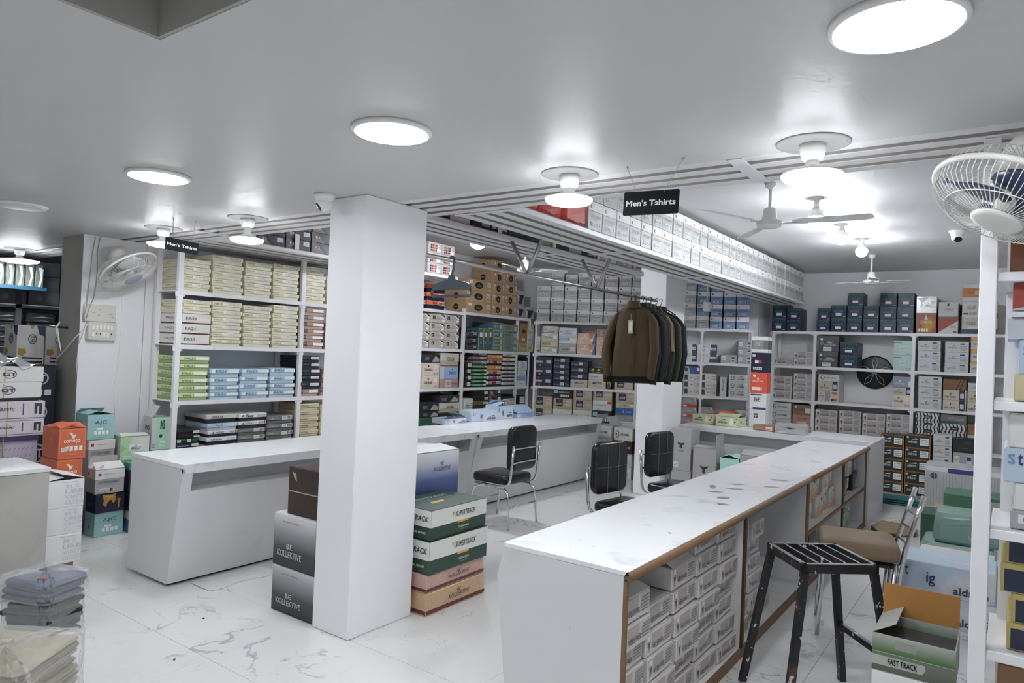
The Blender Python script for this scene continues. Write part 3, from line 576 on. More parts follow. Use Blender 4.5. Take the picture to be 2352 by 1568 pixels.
kind('vog', 'carton', 'grey-green foil-wrapped carton', '7f8d86', None, [T('VOGUE', .08, .42, .48, .72, '4e5a54', .012), B(.72, .25, .9, .75, 'c9d1cb')]+scribble(.73, .3, .89, .7, 3, '66706a'), rough=.22)
kind('olv', 'carton', 'olive carton', 'a5a274', None, [T('BABA BLUES', .1, .6, .9, .78, '6b6844', .006), B(.2, .15, .8, .45, 'bdb98d')])
kind('kra', 'carton', 'tall kraft carton', 'a37440', None, [D(.5, .6, .3, .1, '3a2b1a'), B(.3, .1, .7, .25, 'e5dccb')])
kind('crm', 'carton', 'cream carton', 'cbbd92', None, [T('GOMEZ', .2, .4, .62, .66, '7c6d45', .008), B(.7, .3, .92, .75, 'ece6d3')])
kind('wht', 'stock_box', 'white carton', 'd6d6d2', None, [T('Dr.Indian', .12, .34, .58, .62, '56585c', .004, .3), B(.66, .25, .92, .75, 'efefec')]+scribble(.67, .3, .9, .7, 3, '9a9c9e'))
kind('blw', 'shirt_box', 'black box with white label', '1b1a1b', ('211f20', .5), STK(.3, .25, .85, .8)+[B(.05, .3, .2, .7, '7d6a3a')])
kind('grl', 'shirt_box', 'black box with bright green lid', '1a211c', ('54b06c', .58), [T('SK.BLUE', .12, .58, .5, .82, 'e9f3ea', .006), T('N.9', .62, .58, .76, .84, '1f4a2b', .012), B(.8, .54, .98, .9, 'e6efe6')])
kind('brs', 'shirt_box', 'brown-grey flat box', '4a423e', ('8a7d72', .6), SIZ(.48, .46, .97, .92, 4, 'e6e3df', '8b8680'))
kind('dks', 'shirt_box', 'charcoal flat box', '2c2a2c', ('3a383a', .6), SIZ(.4, .46, .9, .9, 4, 'c9c7c6', '76726f'))
kind('rdb', 'shirt_box', 'black white and red flat box', '242025', ('e4e0df', .55), [B(.06, .5, .42, .95, '2a2628'), T('100%', .1, .56, .36, .9, 'f2f2f2', .016), B(.42, .46, .64, .98, 'c42a32')]+bars(.66, .55, .98, .88, 4, '8d8a8a'))
kind('ors', 'shirt_box', 'orange flat box', 'c47f35', ('d98e3a', .6), [D(.34, .7, .12, .16, 'f0c98a'), T('DOG', .25, .6, .43, .8, 'c47f35', .01), B(.58, .5, .74, .9, 'f0dcbb'), B(.78, .5, .94, .9, 'f0dcbb')])
kind('whs', 'shirt_box', 'white-lidded dark flat box', '2a282b', ('dcdbd9', .6), [T('WINTER', .1, .56, .5, .84, '7b7c80', .012)]+bars(.6, .55, .96, .86, 5, 'b5b5b6'))
kind('yls', 'shirt_box', 'white and yellow flat box', '35342e', ('d9d9d2', .6), [B(0, .38, 1, .46, 'd8cb42'), T('2090', .22, .58, .5, .84, '3c3c3a', .012), B(.62, .54, .96, .9, 'efefe9')])
kind('bls', 'carton', 'sky blue flat carton', '8fb0dc', None, [T('HO-CUPS', .2, .35, .75, .65, '4a6aa8', .012)])
kind('wlo', 'carton', 'pale grey carton with mint edge', 'd3d4dc', None, [B(0, 0, 1, .07, 'a9d0c4'), B(.08, .5, .16, .64, 'b58a2a'), T('WEST\nLONDON', .28, .28, .66, .74, '8c95a8', .008), B(.78, .3, .95, .7, 'efeff2')])
kind('dkt', 'carton', 'dark teal standing carton', '1f3440', None, [T('OL', .3, .3, .7, .4, '8fb0c0', .01), B(.2, .6, .8, .8, '31505f')])
kind('gld', 'carton', 'dark gold carton', '6d5c2e', None, STK(.62, .3, .94, .75))
kind('blc', 'carton', 'black carton with big white label', '262626', None, [B(.1, .1, .94, .86, 'd9dbdc'), D(.32, .48, .12, .22, '8a8d90'), D(.32, .48, .09, .17, 'd9dbdc'), T('YOLO STYLE', .52, .66, .9, .78, '4a4a4c', .006)]+scribble(.55, .3, .88, .55, 2, '8a8d90'))
CC = [B(.13, .74, .22, .86, 'a83b55'), T('COTTON CANNY', .12, .42, .86, .53, '6f7478', .006), T('SHIRTS', .36, .36, .62, .39, '8d9195', .004)]
kind('ccg', 'lidded_carton', 'grey lidded carton with white top', 'bcbebd', ('e8e9eb', .34), CC+[B(.2, .14, .82, .29, 'eceded')]+bars(.22, .16, .66, .26, 4, '9da2a8')+[B(.72, .15, .8, .28, '8b93a8')], [T('COTTON CANNY', .2, .42, .8, .53, '6f7478', .006)])
kind('ccb', 'lidded_carton', 'blue carton with white lid', '7a9ec9', ('e8e9eb', .38), [B(.12, .74, .22, .86, 'a83b55'), T('COTTON CANNY', .14, .42, .86, .54, '47689a', .006), B(.2, .12, .8, .28, 'e4e8ee')]+bars(.22, .14, .66, .26, 4, '8b9cb5')+[B(.7, .13, .78, .27, '4a5e82')], [T('COTTON CANNY', .2, .42, .8, .54, '47689a', .006)])
kind('whv', 'carton', 'standing white carton', 'cfcfca', None, [T('Dr\nIndian', .2, .3, .8, .8, '6a6c70', .004, .3), B(.3, .06, .7, .2, '3b3b3d')])
kind('drw', 'carton', 'white foil-wrapped carton', 'cac9c4', None, [T('Dr. Indian', .2, .35, .7, .6, '5d5f64', .004, .3), P([(.02, .9), (.3, .6), (.6, .95)], 'eeeeec'), B(.72, .3, .93, .72, 'f1f1ee')], rough=.2)
kind('olc', 'carton', 'tan carton', 'c7b481', None, [T('MR. INDIAN', .1, .36, .56, .66, '5b4d2a', .012), B(.62, .2, .93, .8, 'ece5cf')]+scribble(.64, .25, .91, .75, 3, '9a8c66'))
kind('plw', 'parcel', 'clear plastic-wrapped white parcel', 'c6c4be', None, [P([(.05, .9), (.4, .5), (.7, .95)], 'f2f2f0'), P([(.3, .1), (.9, .4), (.7, .1)], '8c8a86')], rough=.12)
kind('drg', 'carton', 'grey carton with script logo', 'a8a6a0', None, [T('Dr.Indian', .2, .36, .56, .56, '4a4b4e', .004, .3), B(.06, .84, .12, .95, 'ecebe6'), B(.66, .28, .9, .66, 'edece8')]+scribble(.68, .3, .88, .62, 3, '9a9894'))
kind('drt', 'carton', 'white carton with cyan band', 'd9dad8', None, [B(.02, .5, .6, .86, '58aee0'), T('Dr.INDIAN', .08, .56, .52, .8, 'f4f8fb', .012), B(.7, .25, .94, .75, 'efefed')])
kind('asc', 'carton', 'peach carton with orange and blue wedges', 'dcb59a', None, [P([(.6, 1), (1, 1), (.74, .5)], 'e08a36'), P([(1, 1), (1, 0), (.82, 0), (.9, .6)], '3f80b8'), P([(0, 0), (.45, 0), (0, .8)], 'e9cbb6'), D(.42, .8, .06, .1, 'f4ece6'), T('ASCAPE', .2, .46, .58, .66, 'f7f2ee', .012), B(.72, .3, .87, .5, 'f4f1ee')])
kind('nrd', 'stock_box', 'navy carton with red logo', '1c2146', None, [D(.22, .8, .05, .08, 'b03048'), B(.04, .42, .42, .6, 'dfe0e6'), T('ROCK-STAR', .06, .46, .4, .56, '5b6080', .01), B(.2, .08, .25, .24, 'c4283c'), B(.27, .08, .3, .24, 'dfe0e6'), B(.63, .34, .9, .66, 'e6e7ea')]+scribble(.64, .38, .88, .62, 3, '8b8e9a'))
kind('ndr', 'stock_box', 'navy flat carton with star print', '171c33', None, [D(.1, .72, .02, .06, '4f7fc0'), T('Dr.Indian', .06, .3, .4, .56, 'b9c0d2', .004, .3), B(.44, .25, .68, .75, 'e9eaec')]+scribble(.46, .3, .66, .7, 3, '8b8e98')+[B(.74, .5, .84, .7, '47609a'), B(.86, .25, .96, .45, '5d74a6')])
kind('bei', 'stock_box', 'beige carton with blue-brown band', 'c8bfae', None, [B(.24, .5, .42, .74, '3c6da0'), B(.42, .5, .78, .74, '8a6a50'), T('UNIK STONE', .44, .56, .76, .68, 'e9e2d8', .01)]+scribble(.3, .2, .7, .34, 2, '9a9384'))
kind('bye', 'carton', 'black carton with yellow hazard bars', '201f20', None, [P([(.12, .5), (.24, .5), (.32, .92), (.2, .92)], 'd8c02c'), P([(.46, .5), (.58, .5), (.66, .92), (.54, .92)], 'd8c02c'), T('Dr. Indian', .2, .16, .66, .36, 'a9a9a6', .004, .3), B(.8, .3, .95, .8, 'e3e3df')])
AX = [B(.14, .26, .5, .92, '27344a'), T('AXORIA\nJNS CO.', .17, .34, .47, .62, 'e8e9ea', .016), D(.32, .78, .05, .06, '5b6b85')]
kind('axb', 'stock_box', 'beige carton with navy square', 'baa88c', None, AX+[B(.66, .32, .92, .76, 'dcd6cb')]+scribble(.67, .36, .9, .72, 3, '8f8878')+[T('AXORIA JNS CO.', .24, .06, .72, .14, 'e9e3d8', .008)])
kind('axd', 'stock_box', 'black carton with sky blue label', '1d2026', None, [B(.0, .55, .24, .9, '9cc6d8'), T('AXORIA JNS CO.', .28, .55, .84, .74, 'e4e4e4', .016)]+bars(.36, .18, .84, .42, 5, 'dcdcdc'))
kind('axw', 'stock_box', 'torn white carton with red tag', 'd6d4d0', None, [T('AXORIA JNS CO', .08, .45, .72, .62, '4f5257', .012), B(.78, .68, .98, .92, 'd8533a'), P([(.2, 0), (.34, .2), (.3, .0)], '2b2a2a')])
kind('bog', 'carton', 'blue and grey carton with orange stripe', '9fa0a2', None, [B(0, .48, 1, 1, '2c6cae'), B(0, .43, 1, .48, 'd86a3a'), T('C', .36, .62, .44, .84, 'f0f4f8', .02), T('COMECO', .54, .68, .8, .78, 'dbe6f2', .01), B(.5, 0, .53, 1, '8e8f91')])
kind('wtl', 'carton', 'white carton with teal patterned end', 'd3d3d4', None, [P([(.64, 0), (1, 0), (1, 1), (.68, 1)], '2f4f5e'), B(.68, .4, .95, .7, 'e6e8ea'), B(.72, .46, .92, .6, '9aa6ae'), T('W FASHION', .18, .7, .5, .84, '8d9094', .008), B(.28, .24, .38, .5, 'b5b7ba')])
kind('gys', 'carton', 'grey flat carton', 'a2a4a6', None, [B(.06, .35, .32, .82, 'e4e5e6'), T('FAST', .1, .48, .28, .66, '6b6e72', .012), B(.66, .12, .9, .84, 'd7d9db'), B(.68, .55, .88, .8, '3b4668'), B(.7, .2, .86, .4, '7a6f52')])
kind('wpt', 'carton', 'white carton with black photo print', 'cbc9c4', None, [B(.05, .15, .28, .92, '54514e'), B(.1, .4, .2, .8, '2c2a29'), P([(.42, .5), (.5, .42), (.5, .58)], '4a4845'), D(.72, .5, .12, .26, '8d8b88', 14), D(.72, .5, .1, .2, 'cbc9c4', 14)]+scribble(.84, .2, .97, .8, 3, '7d7b78'))
kind('blf', 'carton', 'blue fading carton', '2f5a94', None, [P([(0, 0), (.4, 0), (.3, 1), (0, 1)], 'b9c6d6'), B(.08, .3, .24, .8, '3a3b40'), B(.8, .4, .96, .86, 'e6e9ee')])
CI = [('r', [(.2+.1*math.cos(R(a)), .5+.3*math.sin(R(a))) for a in range(-150, 171, 20)]+[(.2+.075*math.cos(R(a)), .5+.22*math.sin(R(a))) for a in range(170, -151, -20)], '45484c'), P([(.08, .45), (.14, .62), (.2, .45)], '45484c')]
kind('civ', 'carton', 'standing pale grey carton', 'c4cccd', None, [T('C\nI\nT\nE', .3, .3, .7, .9, '6f7477', .006)])
kind('cit', 'carton', 'pale mint carton with ring logo', 'c2cccc', None, CI+[T('CITE\nHOMME', .42, .22, .82, .78, 'a0645f', .012), B(.86, .6, .96, .86, 'e6e9e9')])
kind('ciw', 'carton', 'white carton with ring logo', 'cbc9c4', None, CI+[T('CITE HOMME', .36, .4, .82, .6, '55585b', .010), B(.86, .2, .97, .8, 'dcdad6')])
kind('gro', 'carton', 'grey and orange-red carton', '9a9b9d', None, [B(0, 0, 1, .32, 'd2512f'), T('COMECO', .3, .56, .62, .7, 'd9d9da', .008), P([(.76, 1), (.84, 1), (.92, .7), (.86, .7)], 'e6e3e0'), P([(.88, 1), (.93, 1), (.99, .7), (.95, .7)], 'c23b2c'), B(.04, .08, .3, .26, 'f0d3c9')])
drip = [P([(x, 1), (x+.035, 1), (x+.03, .95-h*.7), (x+.0175, .93-h*.7), (x+.005, .95-h*.7)], '25705c') for x, h in ((.02, .12), (.09, .3), (.16, .18), (.23, .05), (.3, .28), (.38, .16), (.46, .34), (.53, .1), (.6, .22), (.67, .06), (.74, .3), (.82, .18), (.9, .36), (.95, .1))]
kind('hot', 'drip_carton', 'navy carton with green drip print', '20234e', None, [B(0, .93, 1, 1, '1f5b50')]+drip+[T('HOTLINE', .2, .46, .78, .62, '2f9a74', .012), B(.3, .2, .68, .4, 'e7e8e6'), B(.78, .08, .96, .13, '9aa0b4')], [B(0, .93, 1, 1, '1f5b50')]+drip)
kind('cmb', 'carton', 'brown and gold carton', '8c4d22', None, [D(.6, .45, .36, .4, 'a86c26'), D(.62, .42, .24, .28, 'c08a35'), P([(.4, .65), (.5, .95), (.58, .7)], 'd9cfc0'), T('COMECO', .18, .5, .78, .64, 'e3c79a', .012)]+bars(.12, .08, .62, .24, 4, 'e9dfcc'))
kind('rdg', 'carton', 'red and white diagonal carton', 'c9c6c2', None, [P([(0, 1), (1, 1), (1, .82), (0, .06)], '9e4234'), B(.75, .06, .93, .14, '5b5a5a')]+scribble(.6, .25, .9, .5, 3, '9a9896'))
kind('slv', 'carton', 'silver-grey carton', 'b6bab9', None, [D(.5, .82, .07, .09, '4f5458'), T('OKASA', .3, .42, .74, .6, '858b8c', .006), B(0, 0, 1, .08, '7f9a80')])
kind('okt', 'carton', 'tan carton with blue base', 'bcb0a0', None, [B(0, 0, 1, .3, '27405e'), T('OKASA', .3, .55, .8, .75, '5c564c', .008), B(.36, .3, .9, .48, 'd9d4cb')])
kind('okw', 'carton', 'light grey carton with black bar', 'c2c1bb', None, [T('OKASA', .3, .52, .8, .74, '6b675f', .008), B(.08, .2, .36, .3, '2e2d2c')]+bars(.42, .18, .86, .34, 4, '8a877f'))
kind('ogt', 'lidded_carton', 'white carton with wide orange band', 'c9c6c0', None, [B(0, .22, 1, .78, 'bf7a42'), T('COMECO', .3, .45, .66, .55, '8a5226', .01), B(.74, .38, .95, .62, 'b9b0a4')])
kind('vel', 'garment_carton', 'grey-white carton with mauve band', 'c3bfbd', None, [B(.22, .30, .6, .96, 'b1a5a3'), B(.08, .18, .16, .68, 'b1a5a3'), P([(.07, .6), (.17, .6), (.12, .25)], '55504f'), T('VELLFAIR', .22, .26, .64, .5, '4a4849', .008)]+scribble(.68, .2, .95, .9, 5, '7a7674', 3)+[B(.02, .74, .12, .95, 'e3e0de')])
kind('urb', 'lidded_carton', 'charcoal carton with pale lettering', '4e5052', ('5c5e60', .3), [T('GO', .1, .44, .24, .58, 'cfd0d1', .012), T('URBAN\nOUTFITTERS', .3, .38, .84, .66, 'c6c8c9', .02), B(.24, .04, .66, .3, 'e2e3e3'), B(.1, .72, .22, .86, 'e2e3e3')]+scribble(.27, .08, .62, .26, 2, '9a9c9e'))
kind('aqr', 'carton', 'pale aqua carton', 'a9c6c1', None, [B(.02, .84, .42, .88, '2f3b3b'), B(.3, .3, .72, .66, 'c3d8d4'), T('ARRAY', .34, .4, .68, .55, '8aa39f', .004), B(.66, .08, .92, .13, '3a4646')])
FT = [T('FAST TRACK', .12, .36, .5, .50, '5a5c62', .012), P([(.28, .56), (.42, .72), (.36, .56)], '8f4a52')]
kind('ftg', 'slim_carton', 'light grey carton with gold strip', 'bfc3c4', None, FT+[B(.64, .72, .84, .84, '2f3a70')]+scribble(.64, .22, .9, .6, 4, '8d9194')+[B(.66, .18, .84, .24, 'b29a4e')])
kind('fty', 'slim_carton', 'grey carton with yellow top', 'bfc0bd', ('d6a12f', .28), FT)
kind('ftc', 'slim_carton', 'cream carton with navy end', 'c6b9a9', None, [T('FAST TRACK', .08, .2, .56, .38, '3e3a36', .014), P([(.26, .5), (.38, .78), (.34, .5)], '4a4440'), B(.7, 0, .94, 1, '2a3350'), B(.74, .2, .9, .66, 'c9ccd4')])
kind('ftb', 'slim_carton', 'blue-grey carton', '8595a8', None, [T('FAST TRACK', .12, .26, .62, .42, 'dfe4ea', .012), P([(.3, .5), (.44, .78), (.4, .5)], 'dfe4ea'), B(.82, .1, .97, .6, 'dbe0e6')])
kind('ftl', 'slim_carton', 'dark grey striped carton', '6f726f', None, [B(0, .05, .7, .3, '2d5a58')]+scribble(.3, .4, .9, .8, 3, 'a9aca9'))
kind('axs', 'stock_box', 'cream carton with grey panel and orange squares', 'c9c3b8', None, [D(.16, .72, .04, .06, '77736b'), T('AXORIA', .04, .44, .3, .54, '55524c', .014), T('JNS CO.', .04, .3, .3, .4, 'c2452f', .014), B(.36, .1, .6, .92, '9b9a96'), B(.78, .12, .92, .3, 'd2512f'), B(.66, .12, .78, .3, '34373d'), B(.78, .7, .92, .88, 'd2512f'), B(.66, .7, .78, .88, '8d8e90')])
kind('brd', 'carton', 'brown carton with dark diagonal lines', '7a5228', None, [P([(.54, 0), (.6, 0), (.8, 1), (.76, 1)], '3c2412'), P([(.7, 0), (.74, 0), (.94, 1), (.9, 1)], '3c2412')])
kind('pkf', 'carton', 'salmon pink carton', 'b9857d', None, [T('FOLK CLUB', .24, .62, .72, .78, '6b423c', .010), B(.24, .22, .7, .42, 'dcc2bb')])
kind('brf', 'lidded_carton', 'brown carton with white sticker', '8a6b4c', None, [T('FOLK CLUB', .1, .42, .6, .6, '2c3860', .014), B(.62, .2, .92, .68, 'd9d2c8'), B(.1, .7, .22, .88, 'd9d2c8')])
zz = []
for i in range(7):
    x = i*.15
    zz.append(P([(x, 0), (x+.06, 0), (x+.12, .5), (x+.06, 1), (x, 1), (x+.06, .5)], '232224'))
kind('zeb', 'carton', 'black and white chevron carton', 'd2d1cd', None, zz+[B(.4, .3, .66, .72, '1f1e20'), T('BRAND', .43, .42, .63, .56, 'd2d1cd', .01)])
kind('krb', 'carton', 'open kraft-inside carton', '8a6137', None, [B(.1, .1, .9, .4, 'a2743f')])
kind('ald', 'lidded_carton', 'dark green carton with orange edges', '1f3432', None, [B(0, 0, .03, 1, 'b8742c'), B(.96, 0, 1, 1, 'b8742c'), B(0, .95, 1, 1, 'b8742c'), B(0, 0, 1, .03, 'b8742c'), T('aldrich', .1, .38, .46, .6, 'dfe2e0', .014), P([(.22, .64), (.42, .78), (.5, .68)], 'dfe2e0'), B(.04, .74, .12, .88, 'c9cfcc')]+STK(.58, .24, .92, .8, 8))
kind('dgn', 'carton', 'dark green-black carton', '242b28', None, [T('TRANSITION', .3, .3, .7, .36, '8b938f', .006), T('TRUE SPORT', .5, .72, .86, .76, '8b938f', .006)])
kind('grn', 'carton', 'green carton', '2d5a41', None, [B(.6, .1, .9, .3, 'd6dad7')])
kind('redb', 'bag', 'red plastic-wrapped pack', 'd8402c', None, [P([(.1, .9), (.5, .6), (.9, .95)], 'f08a78'), B(.3, .5, .45, .7, 'efe6e2'), P([(.2, .1), (.8, .3), (.6, .05)], 'b02a1c')], rough=.16)
# ---------------------------------------------------------------- box builder
N_BOX = [0]
def box(kd, w_, d_, h, loc, rz, label, group, side=None, top=True):
    name, desc, body, lid, dec, sdec, rough = K[kd]; N_BOX[0] += 1
    root = None
    if lid:
        frac = lid[1]; zs = h*(1-frac)
        mb = MB().box(-w_/2+(.009 if name == 'shirt_box' else .003), -d_/2+(.009 if name == 'shirt_box' else .003), 0, w_/2-(.009 if name == 'shirt_box' else .003), d_/2-.003, zs-.0004, ch=.002); root = mb.build(name, pm(body, rough), None, loc=loc, rot=(0, 0, rz))
        lb = MB().box(-w_/2, -d_/2, zs, w_/2, d_/2, h, ch=.003); lb.build('lid', pm(lid[0], rough), root)
    else:
        r_ = random.Random(N_BOX[0]); mb = MB().box(-w_/2, -d_/2, 0, w_/2, d_/2, h, ch=.0035)
        if name in ('parcel', 'bag', 'packet'):
            mb = MB(); rings = []
            for (z, k) in ((0, .93), (h*.12, 1.0), (h*.5, 1.0), (h*.86, .99), (h, .93)):
                rr = round_rect(w_*k, d_*k, min(w_, d_)*.12, 4); rings.append([(x+r_.uniform(-.006, .006), y+r_.uniform(-.003, .003), z+(r_.uniform(-.012, .0) if 0 < z < h else 0)) for x, y in rr])
            mb.loft(rings)
        root = mb.build(name, pm(body, rough), None, loc=loc, rot=(0, 0, rz))
        if name not in ('parcel', 'bag', 'packet') and top and h < .9:        # the two closing flaps
            f = MB().box(-w_/2+.004, -d_/2+.004, h+.0003, w_/2-.004, -.0015, h+.0022); f.build('flap', pm(body, rough), root)
            f = MB().box(-w_/2+.004, .0015, h+.0003, w_/2-.004, d_/2-.004, h+.0022); f.build('flap', pm(body, rough), root)
    off = -d_/2-(.0002 if name not in ('parcel', 'bag', 'packet') else .003)
    for nm, me in decals(kd, dec):
        o = obj(nm, me, root, (-w_/2, off, 0)); o.scale = (w_, 1, h)
    if side and sdec is not None or side and side.endswith('!'):
        sd = sdec if sdec is not None else dec
        for nm, me in decals(kd+'_side' if sdec is not None else kd, sd):
            if side[0] == 'l': o = obj(nm, me, root, (-w_/2-.0002, d_/2, 0), (0, 0, -R(90)))
            else: o = obj(nm, me, root, (w_/2+.0002, -d_/2, 0), (0, 0, R(90)))
            o.scale = (d_, 1, h)
    tag(root, label, {'shirt_box': 'shirt box', 'packet': 'packet', 'stock_box': 'box', 'bag': 'pack', 'parcel': 'parcel'}.get(name, 'box'), group)
    return root
PLN = {'L': (lambda u: Vector((-6.195, u, 0)), 90, .40), 'BL': (lambda u: BLP+BLD*u+BLN*.005, 22, .38), 'R': (lambda u: Vector((u, 11.055, 0)), 0, .38),
       'K1': (lambda u: Vector((-2.525, u, 0)), 90, .42), 'K2': (lambda u: Vector((-3.262, u, 0)), 90, .36), 'K3': (lambda u: Vector((-5.755, u, 0)), 90, .42), 'C': (lambda u: Vector((-1.25, u, 0)), 90, .42), 'S': (lambda u: Vector((u, 3.225, 0)), 0, .4), 'F': (lambda u: Vector((u, 10.72, 0)), 0, .28)}
AREA = {}
def area(k, frm, place, group): AREA[k] = (frm, place, group)
area('lt', 'from the fan', 'top tier by fan', 'cream shirt boxes on the fan-side shelves')
area('lm', 'from the fan', 'second tier by fan', 'boxes on the second fan-side shelf')
area('lg', 'from the fan', 'third tier by fan', 'boxes on the third fan-side shelf')
area('lb', 'from the fan', 'lowest tier by fan', 'boxes on the lowest fan-side shelf')
area('k3', 'from the small sign', 'rack above shirt boxes', 'dark cartons on the rack over the shirt shelves')
area('ft', 'from the pillar', 'over the greige cartons', 'orange-lidded boxes by the pillar')
area('fm', 'from the pillar', 'shelf beside the pillar', 'greige cartons by the pillar')
area('fl', 'from the pillar', 'below greige cartons', 'boxes under the greige cartons')
area('fb', 'from the pillar', 'low beside pillar', 'boxes low by the pillar')
area('bc', 'from the pillar', 'above lime-edged boxes', 'cartons above the lime-edged boxes')
area('bm', 'from the pillar', 'lime-edged boxes shelf', 'boxes on the lime-edged shelf')
area('bl', 'from the pillar', 'bright flat box shelf', 'boxes on the bright flat-box shelf')
area('bb', 'from the pillar', 'lowest before corner', 'boxes low before the room corner')
area('ct', 'from the corner', 'top of angled wall', 'grey lidded cartons on the angled wall')
area('cm', 'from the corner', 'angled wall upper shelf', 'boxes on the upper angled shelf')
area('cl', 'from the corner', 'angled wall middle shelf', 'boxes on the middle angled shelf')
area('cb', 'from the corner', 'angled wall lowest shelf', 'boxes on the lowest angled shelf')
area('mt', 'from mid pillar', 'top of back shelves', 'lidded cartons beside the middle pillar')
area('mm', 'from mid pillar', 'upper back shelf', 'boxes on the upper back shelf')
area('ml', 'from mid pillar', 'middle back shelf', 'boxes on the middle back shelf')
area('mb', 'from mid pillar', 'lowest back shelf', 'boxes on the lowest back shelf')
area('rt', 'from the rack end', 'top of end wall', 'boxes along the top of the end wall')
area('rm', 'from the pillar', 'end wall upper shelf', 'boxes on the upper end-wall shelf')
area('rl', 'from the pillar', 'end wall middle shelf', 'boxes on the middle end-wall shelf')
area('rb', 'from the pillar', 'end wall lowest shelf', 'boxes on the lowest end-wall shelf')
area('k1', 'from the big sign', 'long overhead rack', 'grey lidded cartons on the long overhead rack')
area('k2', 'from the pillar', 'rack by the chrome rail', 'dark boxes on the rack by the chrome rail')
area('fa', 'from the cross counter', 'floor by end wall', 'cartons on the floor at the end wall')
def fill(rows):
    idx = {}
    for (ar, pln, u0, u1, zs, kinds) in rows:
        c = idx.get(ar, 0); idx[ar] = c+1; f, ang, dep = PLN[pln]; frm, place, group = AREA[ar]
        for r_, kd in enumerate(kinds):
            h = zs[r_+1]-zs[r_]-.003; w_ = (u1-u0)-(.014 if K[kd][0] == 'shirt_box' else .007); flat = K[kd][0] == 'shirt_box'
            a = R(ang)+R(random.uniform(-1.3, 1.3) if flat else random.uniform(-.7, .7)); n = Vector((-math.sin(R(ang)), math.cos(R(ang)), 0))
            p = f((u0+u1)/2+(random.uniform(-.006, .006) if flat else random.uniform(-.002, .002)))+n*(dep/2+random.uniform(.0, .012)); p.z = zs[r_]
            side = 'l' if (ar in ('lt', 'lm', 'lg') and c == 0) or kd == 'ccb' else ('r' if kd == 'brn' and c == 0 else None)
            if kd == 'ccb': side = 'r'
            if kd == 'brn': side = 'l'
            if kd == 'hot' and pln == 'R' and c in (0,): side = 'r'
            box(kd, w_, dep, h, p, a, short_label(K[kd][1], '%s stack %s' % (ORD[c], frm), '%s up' % ORD[r_], place), group, side)
def short_label(desc, *rest):
    s = ', '.join((desc,)+rest)
    n = lambda t: len(t.replace(',', ' ').split())
    if n(s) > 16:
        d = desc.split(' with ')[0]; s = ', '.join((d,)+rest)
    if n(s) > 16: s = s.replace(' the ', ' ')
    return s
